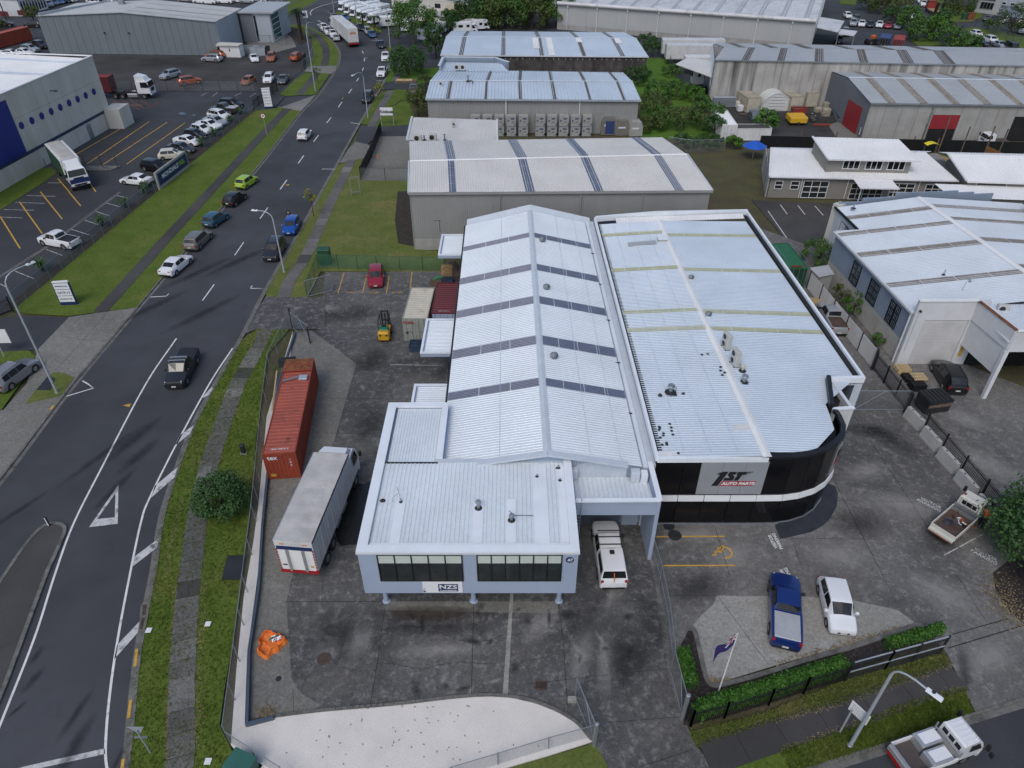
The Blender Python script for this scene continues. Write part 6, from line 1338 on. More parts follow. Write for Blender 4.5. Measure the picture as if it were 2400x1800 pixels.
 plate=MB().box(-.015,-.19,-.06,.015,.19,.06).mesh('number_plate');mirror=MB().bbox(-.08,-.11,-.07,.08,.11,.08,.03).mesh('mirror')
 bump=MB().box(rear-.012,-hw*.80,.30,rear+.10,hw*.80,.46).mesh('rear_bumper')
 rail=None
 if c.get('rails'):rail=MB().tube([(L/2-c['x1']*L-.15,0,c['zr']-.06),(L/2-c['x1']*L-.35,0,c['zr']+.03),(L/2-c['x2']*L+.35,0,c['zr']+.02),(L/2-c['x2']*L+.15,0,c['zr']-.06)],.022,6).mesh('roof_rail')
 return dict(body=body,parts=parts,tyre=tm,rim=rm_,arch=am,wheels=wheels,arches=arches,r=r,light=lights,tail=tl,grille=grille,plate=plate,mirror=mirror,bump=bump,rail=rail,hw=hw,L=L,c=c)
def _setm(me,m):
 if not me.materials:me.materials.append(MATS[m])
def car(kind,p,q,paint,label,group=None,cover=None,name=None,extra=None,scale=1.0,z=None,center=1):
 if kind not in PROTO:PROTO[kind]=car_meshes(kind)
 P=PROTO[kind];p=Vector(p);q=Vector(q);d=q-p;rz=atan2(d.y,d.x);loc=(p+q)/2;loc.z=z if z is not None else.02
 nm=name or{'suv':'parked_suv','ute':'pickup_truck','van':'parked_van'}.get(kind,'parked_car')
 t=thing(nm,label,{'suv':'suv','ute':'pickup','van':'van'}.get(kind,'car'),loc,rz,group)
 if scale!=1.0:t.scale=(scale,)*3
 def part(n,me,m,par=t,l=None,r=None):
  _setm(me,m);return link(n,me,par,l,r)
 b=part('body',P['body'],'paint_white');b.material_slots[0].link='OBJECT';b.material_slots[0].material=MATS['paint_'+paint]
 for n,me,m in P['parts']:part(n,me,m)
 for(x,y),(ax,ay)in zip(P['wheels'],P['arches']):
  part('wheel_arch',P['arch'],'trim_black',t,V(ax,ay,P['r']));w=part('wheel',P['tyre'],'rubber',t,V(x,y,P['r']));part('rim',P['rim'],'hub',w)
 hw,L,c=P['hw'],P['L'],P['c']
 for s in(1,-1):
  part('headlight',P['light'],'lamp_clear',t,V(0,s*hw*.70,0),None)if s>0 else part('headlight',P['light'],'lamp_clear',t,V(0,-hw*.70,0)).__setattr__('scale',(1,-1,1))
  part('tail_light',P['tail'],'lamp_red',t,V(0,s*hw*(.80 if kind not in('sedan','coupe')else.66),0)).__setattr__('scale',(1,s,1))
  o=part('mirror',P['mirror'],'trim_black',t,V(L/2-(c['xc']+.055)*L,s*(hw+.07),c['zb']+.05));o.material_slots[0].link='OBJECT';o.material_slots[0].material=MATS['paint_'+paint]if kind!='ute' else MATS['trim_black']
  if P['rail']and extra!='norail':part('roof_rail',P['rail'],'trim_black' if paint in('black','charcoal','darkgrey')else 'aluminium',t,V(0,s*hw*.66,0))
 part('grille',P['grille'],'trim_black');part('rear_bumper',P['bump'],'trim_black')
 part('number_plate',P['plate'],'plate',t,V(L/2+.014,0,.46));part('number_plate',P['plate'],'plate',t,V(-L/2-.006,0,.62 if kind not in('ute',)else.52))
 if cover:
  zt=c['zt']+.012;x0=L/2-c['xb']*L-.06;x1=-L/2+.14;key='cov'+kind
  if key not in PROTO:PROTO[key]=MB().bbox(x1,-hw*.80,zt-.03,x0,hw*.80,zt+.03,.03).mesh('bed_cover')
  me=PROTO[key];o=link('bed_cover',me,t)
  if not me.materials:me.materials.append(MATS['trim_black'])
  o.material_slots[0].link='OBJECT';o.material_slots[0].material=MATS[cover]
 if extra=='bars':
  for f in(.40,.50):x=L/2-f*L;MB().bar((x,-hw*.8,c['zr']+.08),(x,hw*.8,c['zr']+.08),.08,.04).box(x-.03,-hw*.75,c['zr']-.06,x+.03,-hw*.7,c['zr']+.08).box(x-.03,hw*.7,c['zr']-.06,x+.03,hw*.75,c['zr']+.08).bd('roof_bar','aluminium',t,lc=1)
 if extra=='canopy':
  x0=L/2-c['xb']*L-.02;x1=-L/2+.10;zt=c['zt']
  cn=MB().hexa([(x1,-hw*.93,zt),(x0,-hw*.93,zt),(x0,hw*.93,zt),(x1,hw*.93,zt)],[(x1+.22,-hw*.76,zt+.66),(x0,-hw*.76,zt+.70),(x0,hw*.76,zt+.70),(x1+.22,hw*.76,zt+.66)]).bd('canopy','paint_white',t,lc=1)
  for k in range(-3,4):MB().bar((x1+.3,k*.2,zt+.675),(x0-.1,k*.2,zt+.71),.07,.02).bd('canopy_rib','paint_white',cn,lc=1)
  for s in(1,-1):MB().poly([(x1+.25,s*hw*.905,zt+.12),(x0-.12,s*hw*.905,zt+.12),(x0-.12,s*hw*.795,zt+.56),(x1+.32,s*hw*.795,zt+.56)]).bd('side_window','glass_dark',cn,lc=1)
  MB().poly([(x1+.015,-hw*.82,zt+.10),(x1+.015,hw*.82,zt+.10),(x1+.17,hw*.72,zt+.58),(x1+.17,-hw*.72,zt+.58)]).bd('rear_window','glass_dark',cn,lc=1)
  for f in(.33,.43,.55):x=L/2-f*L;MB().bar((x,-hw*.8,c['zr']+.07),(x,hw*.8,c['zr']+.07),.06,.04).bd('roof_bar','trim_black',t,lc=1)
  MB().tube([(x1-.02,.05,zt+.62),(x1-.1,.02,zt+.2),(x1-.06,0,zt-.2)],.03,6).bd('strap','orange_bag',t,lc=1)
  MB().bbox(x0-.5,-.15,zt+.7,x0-.2,.15,zt+.8,.02).bd('roof_vent','trim_black',cn,lc=1)
 return t
CARS=[
 ('sedan',0,1,(1455,735),(1610,605),'white','white sedan parked at the kerb nearest the gate sign',None),
 ('wagon',0,1,(1660,515),(1790,390),'bronze','bronze-grey wagon with roof rails parked behind the white sedan',None),
 ('hatch',0,1,(1815,310),(1930,230),'teal','teal blue hatchback parked between the bronze wagon and dark hatchback',None),
 ('hatch',0,1,(1985,132),(2090,55),'black','black hatchback parked in front of the lime green car',None),
 ('hatch',0,0,(2085,1640),(2190,1570),'lime','lime green hatchback at the kerb',None),
 ('hatch',1,1,(350,265),(280,400),'blue','bright blue hatchback parked at the east kerb',None),
 ('suv',1,1,(215,460),(120,625),'charcoal','dark grey suv with roof rails parked under the curved lamp post',None),
 ('hatch',1,1,(1047,690),(1037,858),'red','red hatchback in the marked yard bay',None),
 ('hatch',1,0,(400,1225),(450,1165),'white','white hatchback driving away along the street',None),
 ('suv',1,0,(990,835),(950,910),'charcoal','dark grey car parked beside the street sign board',None),
 ('suv',0,1,(60,1690),(230,1560),'warmgrey','silver-grey crossover half on the grass at the left edge',None),
 ('suv',0,0,(1290,1465),(1420,1490),'black','black suv behind the blue sign wall',None),
 ('sedan',0,0,(1290,1600),(1090,1580),'white','white sedan near the sign wall, nose into the lot',None),
 ('hatch',0,0,(1425,1375),(1560,1365),'cream','beige hatchback just behind the sign wall',None),
 ('sedan',0,0,(1490,1300),(1660,1325),'darkgrey','dark grey sedan next to the beige hatchback',None),
 ('sedan',0,0,(1560,1240),(1700,1260),'white','white sedan next but one to the beige hatchback',None),
 ('hatch',0,0,(1620,1185),(1770,1205),'charcoal','charcoal hatchback between two white cars in the fence row',None),
 ('hatch',0,0,(1680,1135),(1820,1165),'white','white hatchback beside the charcoal hatchback',None),
 ('sedan',0,0,(1735,1095),(1895,1125),'white','white sedan, third from the far end of the fence row',None),
 ('sedan',0,0,(1790,1060),(1950,1095),'silver','silver white sedan in the fence row',None),
 ('suv',0,0,(1825,1015),(1985,1050),'white','white suv in the fence row beside the pickups',None),
 ('suv',0,0,(1930,925),(2075,940),'black','black four wheel drive with roof bars at the end of the row',None),
 ('suv',0,0,(1530,660),(1425,690),'silver','silver suv by itself on the gravel lot',None),
 ('suv',0,0,(1590,735),(1705,720),'orange','orange suv facing away near the wire fence',None),
 ('hatch',0,0,(2185,705),(2115,745),'copper','copper orange hatchback near the fence corner',None),
 ('suv',0,0,(1900,535),(1775,530),'silver','silver suv in front of the white site cabin',None),
 ('suv',0,0,(1925,505),(1800,500),'orange','orange suv tucked behind the silver one at the cabin',None),
 ('sedan',0,0,(2185,500),(2215,555),'white','white sedan facing the camera beside the copper hatchback',None),
 ('suv',1,0,(155,490),(120,555),'copper','copper suv at the back of the gravel lot',None),
 ('suv',1,0,(330,535),(385,500),'orange','orange suv parked by the gate fence',None),
 ('suv',1,0,(145,670),(90,745),'white','white suv beside a grey sedan near the second gate',None),
 ('sedan',1,0,(265,680),(215,745),'grey','grey sedan beside the white suv near the second gate',None),
 ('sedan',1,0,(665,150),(705,182),'charcoal','dark sedan waiting at the bend of the street',None),
 ('sedan',1,0,(740,165),(790,180),'steelblue','blue car half hidden by the long trailer',None),
 ('sedan',1,0,(885,240),(925,275),'charcoal','dark sedan parked opposite the white pickups',None),
 ('wagon',1,0,(950,270),(985,310),'silver','silver wagon behind the blue sedan at the bend',None),
 ('sedan',1,0,(985,295),(1020,340),'steelblue','blue sedan parked at the bend',None),
 ('sedan',1,0,(1065,385),(1095,430),'charcoal','black sedan parked near the driveway before the pickups',None),
 ('sedan',1,0,(700,378),(700,320),'silver','silver sedan parked behind the white pickups',None),
 ('suv',3,2,(1620,120),(1460,-150),'black','black suv in front of the white roller door',None),
 ('hatch',3,3,(500,30),(650,600),'white','white hatchback with slanted nose on the pale parking slab',None),
 ('suv',3,0,(735,195),(728,245),'silver','silver suv with roof box, first in the far parking row',None),
 ('sedan',3,0,(810,200),(800,250),'white','white sedan second in the far parking row',None),
 ('hatch',3,0,(885,205),(870,258),'charcoal','dark hatchback third in the far parking row',None),
 ('sedan',3,0,(965,205),(950,260),'white','white sedan fourth in the far parking row',None),
 ('coupe',3,0,(1040,215),(1025,262),'brightred','bright red car in the far parking row',None),
 ('hatch',3,0,(1120,220),(1105,272),'silver','pale blue-silver hatchback last in the far parking row',None),
 ('suv',3,0,(650,280),(680,325),'grey','grey suv half under the side canopy',None),
 ('suv',3,0,(600,350),(610,390),'black','black suv under the low side canopy',None),
 ('hatch',3,0,(675,150),(690,160),'white','white car at the back of the far car park',None),
 ('suv',3,0,(750,170),(770,205),'grey','grey van-like suv behind the parking row',None),
 ('hatch',3,0,(1755,300),(1830,330),'white','white hatchback at the kerb of the far street',None),
 ('suv',3,0,(1875,355),(1960,388),'white','white suv at the kerb of the far street',None),
 ('sedan',3,0,(1955,395),(2030,425),'silver','silver sedan between the white suv and the black van',None),
 ('van',3,0,(2045,415),(2140,465),'black','black van at the kerb of the far street',None),
 ('sedan',3,0,(1870,190),(1940,175),'grey','grey sedan behind the far wire fence',None),
 ('sedan',3,0,(2010,175),(1940,200),'navy','dark blue sedan behind the far wire fence',None),
 ('hatch',3,0,(2060,180),(2000,210),'white','white car partly behind the flowering tree',None),
 ('suv',3,0,(2200,195),(2160,225),'white','white suv right of the flowering tree',None),
 ('suv',3,0,(2212,265),(2185,300),'white','lower white suv at the right edge beyond the flowering tree',None),
 ('suv',3,0,(1185,100),(1165,145),'black','black jeep-like suv beyond the roadside trees',None),
 ('sedan',3,0,(1275,150),(1245,190),'white','white car behind the roadside trees',None),
 ('sedan',3,0,(1400,215),(1370,240),'white','white car glimpsed through the roadside trees',None),
 ('suv',3,0,(1085,5),(1070,30),'white','white suv at the very top of the far street',None),
 ('sedan',3,0,(1110,40),(1080,60),'white','white car below the topmost white suv',None),
 ('suv',3,0,(1650,340),(1630,395),'charcoal','dark suv behind the small roadside tree',None),
 ('sedan',3,0,(1840,415),(1790,405),'charcoal','dark sedan beyond the long grey roof',None),
 ('suv',3,0,(1300,5),(1320,40),'white','white suv first in the line before the red transporter',None),
 ('suv',3,0,(1325,40),(1345,65),'white','white suv second in the line before the red transporter',None),
 ('sedan',0,0,(155,470),(280,480),'white','white sedan by the corner of the big grey warehouse',None),
 ('suv',0,0,(220,445),(320,455),'silver','silver-white suv behind the white sedan',None),
 ('sedan',0,0,(60,485),(145,485),'white','white car left of the white sedan',None),
 ('suv',0,0,(315,405),(400,425),'charcoal','dark suv under the corner of the grey warehouse',None),
 ('suv',0,0,(0,235),(85,230),'plum','dark plum suv at the left edge',None),
 ('suv',0,0,(340,235),(250,235),'black','black suv behind the iron fence',None),
 ('sedan',0,0,(40,498),(-30,498),'white','white car cut by the left edge',None),
]
for k,cc in enumerate(CARS):
 kind,c,r,a,b,col,lab,g=cc
 car(kind,Q(c,r,*a),Q(c,r,*b),col,lab,g,z=.07 if(r>=1 and c>=1)else.05)
car('ute',Q(0,1,1665,1420),Q(0,2,1510,70),'charcoal','dark grey pickup with two roof bars driving down the street',None,'trim_black','pickup_truck','bars')
car('ute',Q(0,1,660,485),Q(0,1,400,435),'white','white pickup with black bed cover inside the fence',None,'trim_black')
car('ute',Q(0,0,2020,980),Q(0,0,1880,970),'darkgrey','dark pickup with pale bed lid in the fence row',None,'silver_lid')
car('ute',Q(2,3,870,135),Q(2,2,790,1270),'white','white pickup with ribbed canopy and roof bars beside the office',None,None,'pickup_truck','canopy',1.0,.09)
car('ute',Q(3,3,130,690),Q(3,3,120,40),'navy','dark blue pickup with pale ribbed bed lid on the parking slab',None,'silver_lid',z=.09)
car('ute',Q(1,0,1112,620),Q(1,0,1075,680),'white','white pickup facing the camera at the east kerb, nearer one',None,'trim_black')
car('ute',Q(1,0,1128,490),Q(1,0,1118,545),'white','white pickup at the east kerb beside the round tree',None,'trim_black')
car('ute',Q(1,0,1362,838),Q(1,0,1368,775),'grey','grey flat-deck pickup in the driveway by the shrubs',None,'deck_brown')
car('ute',Q(1,0,565,240),Q(1,0,610,285),'white','white pickup, farthest of three at the bend',None,'trim_black')
car('ute',Q(1,0,600,270),Q(1,0,640,315),'white','white pickup, middle one of three at the bend',None,'trim_black')
car('ute',Q(1,0,640,290),Q(1,0,690,345),'white','white pickup, nearest of three at the bend',None,'trim_black')
k=0
for x,y,kd,cl,lb in((800,35,'sedan','white','white car above the flue of the grey warehouse'),(870,38,'sedan','white','white car right of the flue of the grey warehouse'),(960,15,'suv','white','white suv at the top edge above the grey roof'),(1040,18,'hatch','steelblue','blue and white hatchback at the top edge'),
    (420,55,'suv','silver','silver suv nearest the white showroom'),(470,40,'sedan','bluegrey','blue-grey sedan second from the white showroom'),(520,30,'sedan','steelblue','pale blue sedan third from the white showroom'),(570,20,'suv','black','black suv fourth from the white showroom'),(620,12,'suv','white','white suv at the far end of the showroom row')):
 p=Q(0,0,x-22,y-4);q=Q(0,0,x+22,y+6);car(kd,p,q,cl,lb,'cars in the far sales yard',z=0)
for i,(x,y)in enumerate(((1610,12),(1690,10),(1740,25),(1810,32),(1880,14),(1950,28),(2020,16),(2080,20),(2140,25),(2200,8))):
 lb='white van '+('first','second','third','fourth','fifth','sixth','seventh','eighth','ninth','tenth')[i]+' from the left behind the big grey roof'
 car('van',Q(0,0,x-30,y),Q(0,0,x+30,y+2),'white' if i%4 else 'silver',lb,'vans behind the grey warehouse',z=0)
for i,(x,y)in enumerate(((30,5),(80,15),(120,8),(160,25),(90,40),(200,18))):
 car('suv' if i%2 else 'sedan',Q(1,0,x-25,y),Q(1,0,x+25,y+5),('white','white','silver','grey','white','black')[i],('white car','white suv','silver car','grey suv','nearest white car','black suv')[i]+' in the fenced yard left of the street bend',z=0)
def wheel_pair(t,x,y,r,w=.28,hubm='hub'):
 for s in(1,-1):
  wh=MB().cyl((x,s*y-w/2,r),(x,s*y+w/2,r),r,18).bd('wheel','rubber',t,1,1)
  MB().cyl((x,s*(y+w/2)-.01,r),(x,s*(y+w/2)+.012,r),r*.55,14).bd('rim',hubm,wh,1,1)
def cab(t,x0,x1,w,z0,z1,m,rake=.25,sleeper=0,deflector=0.0,nm='cab'):
 h=w/2;zb=z0+(z1-z0)*.48;r=.07
 ring=lambda x,zz,hh:[(x,-hh,zz),(x,hh,zz)]
 b=MB()
 prof=[(x1-.02,z0),(x1,z0+.25),(x1-.02,zb),(x1-rake,z1-.12),(x1-rake-.18,z1),(x0+.1,z1+.02),(x0,z1-.06),(x0,z0)]
 n=len(prof);wd=[h*.97,h,h,h*.93,h*.86,h*.86,h*.93,h*.99]
 vs=[(x,-hh,z)for(x,z),hh in zip(prof,wd)]+[(x,hh,z)for(x,z),hh in zip(prof,wd)]
 b.v=vs;b.f=[(i,(i+1)%n,n+(i+1)%n,n+i)for i in range(n)]+[tuple(reversed(range(n))),tuple(range(n,2*n))]
 c=b.bd(nm,m,t,0,1)
 MB().poly([(x1-.035+.03,-h*.90,zb+.06),(x1-.035+.03,h*.90,zb+.06),(x1-rake+.035,h*.84,z1-.16),(x1-rake+.035,-h*.84,z1-.16)]).bd('windscreen','glass_dark',c,lc=1)
 for s in(1,-1):
  MB().poly([(x1-.18,s*(h+.006),zb+.02),(x1-rake-.12,s*(h*.93+.01),z1-.2),(x0+(x1-x0)*.35,s*(h*.93+.012),z1-.2),(x0+(x1-x0)*.33,s*(h+.008),zb+.02)]).bd('side_window','glass_dark',c,lc=1)
  MB().bbox(x1-.12,s*(h+.18)-.1,zb+.1,x1+.02,s*(h+.18)+.1,zb+.55,.03).bd('mirror','trim_black',t,lc=1)
  MB().box(x1-.04,s*h*.72-.18,z0+.12,x1+.025,s*h*.72+.18,z0+.3).bd('headlight','lamp_clear',t,lc=1)
 MB().box(x1-.02,-h*.55,z0+.32,x1+.018,h*.55,zb-.1).bd('grille','trim_black',t,lc=1);MB().box(x1-.15,-h*.98,z0-.25,x1+.04,h*.98,z0+.08).bd('bumper',m,t,lc=1)
 if deflector:
  MB().hexa([(x1-rake-.3,-h*.8,z1),(x1-rake-.3,h*.8,z1),(x0+.05,h*.86,z1),(x0+.05,-h*.86,z1)],[(x1-rake-.7,-h*.72,z1+deflector*.7),(x1-rake-.7,h*.72,z1+deflector*.7),(x0+.05,h*.82,z1+deflector),(x0+.05,-h*.82,z1+deflector)]).bd('roof_deflector',m,c,lc=1)
 return c
def chassis(t,x0,x1,z=.75,w=.9):MB().box(x0,-w/2,z-.14,x1,-w/2+.12,z+.12).box(x0,w/2-.12,z-.14,x1,w/2,z+.12).box(x0,-w/2,z-.1,x0+.15,w/2,z+.1).bd('chassis','steel_dark',t,lc=1)
def place(name,label,cat,p,q,group=None,z=.07):
 p=Vector(p);q=Vector(q);d=q-p;return thing(name,label,cat,V((p.x+q.x)/2,(p.y+q.y)/2,z),atan2(d.y,d.x),group)
tk=place('box_truck','white curtain-sided truck with blue band on its roller rear, parked beside the orange container','truck',Q(1,2,470,1560),Q(1,2,735,900),None,.07)
Lh=5.1
chassis(tk,-4.9,4.6,.95)
bx0,bx1,bw,bz0,bz1=-5.0,3.1,1.24,1.15,3.95
MB().box(bx0,-bw,bz0,bx1,bw,bz1-.06).bd('cargo_body','curtain_white',tk,lc=1)
for s in(1,-1):
 cu=MB();n=60
 for i in range(n):
  xa=bx0+.1+(bx1-bx0-.2)*i/n;xb=bx0+.1+(bx1-bx0-.2)*(i+1)/n;oa=.02+.018*sin(i*1.9)+.012*sin(i*.7);ob_2=.02+.018*sin((i+1)*1.9)+.012*sin((i+1)*.7)
  q=[(xa,s*(bw+oa),bz0+.05),(xb,s*(bw+ob_2),bz0+.05),(xb,s*(bw+ob_2),bz1-.14),(xa,s*(bw+oa),bz1-.14)];cu.poly(q if s<0 else q[::-1])
 cu.bd('curtain','curtain_white',tk,1,1);MB().bar((bx0,s*(bw+.02),bz1-.06),(bx1,s*(bw+.02),bz1-.06),.06,.1).bd('cant_rail','trim_black' if s<0 else 'aluminium',tk,lc=1)
tr_=MB();nx,ny=14,5
for i in range(nx):
 for j in range(ny):
  def hz_(a,b):return bz1+.03*sin(a*1.3+b)*sin(b*1.1)+.015*sin(a*2.9)
  P4=[(i,j),(i+1,j),(i+1,j+1),(i,j+1)];tr_.quad(*[(bx0+(bx1-bx0)*a/nx,-bw+2*bw*b/ny,hz_(a,b)if 0<b<ny else bz1-.01)for a,b in P4])
tr_.bd('roof_tarp','tarp_roof',tk,1,1)
MB().box(bx0-.04,-bw,3.45,bx0+.02,bw,bz1-.02).bd('rear_header','curtain_white',tk,lc=1);MB().box(bx0-.05,-bw*.93,3.12,bx0+.0,bw*.93,3.42).bd('blue_band','sign_navy',tk,lc=1)
rd=MB()
for k in range(9):rd.hexa([(bx0-.05,-bw*.9,1.2+k*.21),(bx0-.05,bw*.9,1.2+k*.21),(bx0,bw*.9,1.2+k*.21),(bx0,-bw*.9,1.2+k*.21)],[(bx0-.02,-bw*.9,1.4+k*.21),(bx0-.02,bw*.9,1.4+k*.21),(bx0,bw*.9,1.4+k*.21),(bx0,-bw*.9,1.4+k*.21)])
rd.bd('rear_door','container_white',tk,lc=1)
for s in(1,-1):
 MB().hexa([(bx0-.1,s*.52-.09,1.1),(bx0-.1,s*.52+.09,1.1),(bx0-.05,s*.52+.09,1.1),(bx0-.05,s*.52-.09,1.1)],[(bx0-.1,s*.52-.09,3.1),(bx0-.1,s*.52+.09,3.1),(bx0-.05,s*.52+.09,3.1),(bx0-.05,s*.52-.09,3.1)]).bd('tail_lift_arm','aluminium',tk,lc=1)
 for k in range(8):MB().box(bx0-.06,s*bw*.965-.04,1.2+k*.26,bx0-.03,s*bw*.965+.04,1.34+k*.26).bd('reflector','sign_red',tk,lc=1)
 MB().box(bx0-.06,s*.75-.14,3.62,bx0-.03,s*.75+.14,3.70).bd('marker_lamp','lamp_amber',tk,lc=1)
MB().box(bx0-.12,-bw,.95,bx0+.1,bw,1.08).bd('tail_bar','sign_red',tk,lc=1);MB().box(bx0-.07,-1.0,1.55,bx0-.05,-.82,1.7).bd('sign_plate','yellow_paint',tk,lc=1);MB().box(bx0-.07,.72,1.62,bx0-.05,1.0,1.72).bd('sign_plate','trim_black',tk,lc=1)
cab(tk,3.25,5.05,2.4,1.0,3.1,'paint_white',.25,deflector=.75)
for x in(-3.4,-2.1):wheel_pair(tk,x,1.0,.5,.5)
wheel_pair(tk,3.9,1.02,.5,.3)
for x in(-.8,.6):MB().bbox(x,-1.15,.55,x+1.0,-.75,1.05,.04).bd('tank','aluminium',tk,lc=1)
def container(name,label,p,q,L=6.06,m='container_cream',roofm=None,endm=None,h=2.59,group=None,z=.07,doors_near=1,w=2.44):
 p=Vector(p);q=Vector(q);d=(q-p);d.z=0;d.normalize();loc=p+d*L/2;t=thing(name,label,'container',V(loc.x,loc.y,z),atan2(d.y,d.x),group)
 a,b=L/2,w/2;endm=endm or m;PRF=((0,0),(.25,0),(.42,1),(.58,1),(.83,0))
 MB().box(-a+.05,-b+.06,.14,a-.05,b-.06,h-.08).bd('shell',m,t,lc=1)
 for s in(1,-1):
  x0,x1=(-a+.12,a-.12)if s<0 else(a-.12,-a+.12)
  MB().corr((x0,s*(b-.055),.17),(x1,s*(b-.055),.17),(x1,s*(b-.055),h-.12),(x0,s*(b-.055),h-.12),.28,.036,PRF).bd('side_wall',m,t,lc=1)
 MB().corr((-a+.1,-b+.1,h-.07),(a-.1,-b+.1,h-.07),(a-.1,b-.1,h-.07),(-a+.1,b-.1,h-.07),.42,.03,((0,0),(.36,0),(.42,1),(.78,1),(.84,0))).bd('roof',roofm or m,t,lc=1)
 fr=MB()
 for s in(1,-1):
  for e in(1,-1):fr.box(e*a-.09 if e>0 else-a,s*b-.1 if s>0 else-b,0,e*a if e>0 else-a+.09,s*b if s>0 else-b+.1,h)
  fr.box(-a+.09,s*b-.08 if s>0 else-b,h-.1,a-.09,s*b if s>0 else-b+.08,h-.012);fr.box(-a+.09,s*b-.1 if s>0 else-b,.03,a-.09,s*b if s>0 else-b+.1,.17)
  fr.box(s*a-.09 if s>0 else-a,-b+.1,h-.13,s*a if s>0 else-a+.09,b-.1,h-.006);fr.box(s*a-.09 if s>0 else-a,-b+.1,.03,s*a if s>0 else-a+.09,b-.1,.18)
 fr.bd('frame',m,t,lc=1)
 if doors_near:
  for s in(1,-1):
   dr=MB().box(-a-.0,min(.015*s,s*(b-.11)),.19,-a+.05,max(.015*s,s*(b-.11)),h-.14).bd('door',endm,t,lc=1)
   for yy in(.32,.85):MB().cyl((-a-.035,s*yy,.1),(-a-.035,s*yy,h-.08),.022,6).bd('locking_bar','galv',dr,lc=1)
   for zz in(.55,1.0,1.5,2.05):MB().box(-a-.012,s*.08 if s>0 else-(b-.14),zz,-a,(b-.14)if s>0 else-.08,zz+.05).bd('door_rib',endm,dr,lc=1)
   MB().bar((-a-.05,s*.32,1.15),(-a-.05,s*.72,1.15),.03,.04).bd('handle','galv',dr,lc=1)
 else:
  MB().corr((-a+.03,b-.1,.19),(-a+.03,-b+.1,.19),(-a+.03,-b+.1,h-.14),(-a+.03,b-.1,h-.14),.28,.036,PRF).bd('end_wall',endm,t,lc=1)
 return t
A_=W(623.6,1057.4,2.59);B_=W(679,837,2.59);p0=W(669,1123.5);dO=(B_-A_);dO.z=0
oc=container('shipping_container','long rusty orange shipping container lettered tex beside the yard wall',p0,p0+dO,12.19,'container_orange','container_roof_orange','container_orange',2.62,doors_near=0)
du=dO.normalized();dr_=V(du.y,-du.x,0)
ec=p0-du*.045+UP*2.28-dr_*.55
letters('tex','sign_white',oc,ec,dr_,UP,.55,0,.012);letters('11  22  67','sign_white',oc,p0-du*.04+UP*1.75+dr_*.72,(0,0,-1),dr_,.18,0,.003,'number_lettering');letters('TEXU 594121 8','sign_white',oc,p0+du*.45+UP*2.71,dr_,du,.2,0,.004,'number_lettering')
MB().box(-6.13,.55,.35,-6.11,.95,.6).bd('sign_plate','yellow_paint',oc,lc=1)
MB().hexa([(4.3,-1.24,2.64),(6.1,-1.22,2.64),(6.1,1.24,2.64),(4.3,1.26,2.64)],[(4.3,-1.24,2.70),(6.1,-1.22,2.69),(6.1,1.24,2.71),(4.3,1.26,2.67)]).bd('patch_sheet','rust',oc,lc=1);MB().bar((4.32,-1.25,2.7),(4.32,1.25,2.7),.1,.08).bar((5.2,-1.25,2.71),(5.2,1.25,2.71),.06,.05).bd('patch_batten','container_orange',oc,lc=1)
tl=thing('scrap_bracket','grey metal bracket lying on top of the orange container','bracket',p0+du*9.3+UP*2.72,atan2(du.y,du.x));MB().bar((-.3,1.0,.05),(.35,-.6,.05),.14,.1).bd('bar','galv',tl,lc=1);MB().bbox(-.3,-1.0,0,.3,-.3,.18,.04).bd('box','galv_pale',tl,lc=1)
c0=W(948,801)+V(1.22,.0,0);cd=W(964,678.2,2.59)-W(943.9,748.6,2.59)
cc_=container('shipping_container','cream-topped grey container with double doors beside the forklift',c0,c0+cd,6.06,'container_sage','container_cream','container_sage')
cu_=cd.normalized();cr_=V(cu_.y,-cu_.x,0)
letters('OOCL','sign_red',cc_,c0-cu_*.06+UP*2.2-cr_*.62,cr_,UP,.34,0,.012,sx=1.1);letters('A','sign_white',cc_,c0-cu_*.02+UP*1.72-cr_*.75,cr_,UP,.22)
for i,xx in enumerate((-.85,-.4)):MB().box(-3.05,-xx-.12,.85,-3.035,-xx+.12,1.1).bd('placard','trim_black' if i==0 else 'galv',cc_,lc=1)
m0_=(Q(1,1,1520,1048,2.59)+Q(1,1,1722,1052,2.59))/2;m1_=(Q(1,1,1570,805,2.59)+Q(1,1,1750,805,2.59))/2
cm_=container('shipping_container','maroon container next to the cream one, beside the warehouse',at(m0_,0),at(m1_,0),6.06,'container_maroon',None,'wall_lilac');letters('MSCU 594121 8','sign_white',cm_,at(m0_,2.66)+(m1_-m0_).normalized()*.35,V(1,0,0),(m1_-m0_).normalized(),.16)
g0_=(Q(3,1,150,655,2.59)+Q(3,1,352,672,2.59))/2;g1_=(Q(3,1,25,475,2.59)+Q(3,1,185,466,2.59))/2
gc=container('shipping_container','green container with railings on its roof in the side yard',at(g0_,0),at(g1_,0),6.06,'container_green',None,'container_darkgreen')
rl=MB()
for x0 in(-2.4,-.6):
 for y in(-1.1,1.1):rl.tube([(x0,y,2.6),(x0,y,3.3),(x0+1.6,y,3.3),(x0+1.6,y,2.6)],.025,5)
rl.bd('roof_railing','galv',gc,lc=1)
for k in range(6):MB().box(-2.95+.0,-.6+k*.2,2.62,-2.6,-.5+k*.2,2.72).bd('roof_slat','container_red',gc,lc=1)
container('shipping_container','long orange-red container at the far left edge',W(69,92),W(0,110.5),12.19,'container_orange','container_roof_orange',None,2.9)
wc0=W(1560+800/5.267,100+1020/5.267,2.59);wc1=W(1560+655/5.267,100+805/5.267,2.59);container('shipping_container','white container with white doors at the edge of the bushes',at(wc0,0),at(wc1,0),9.0,'container_white','roof_white',None,2.59)
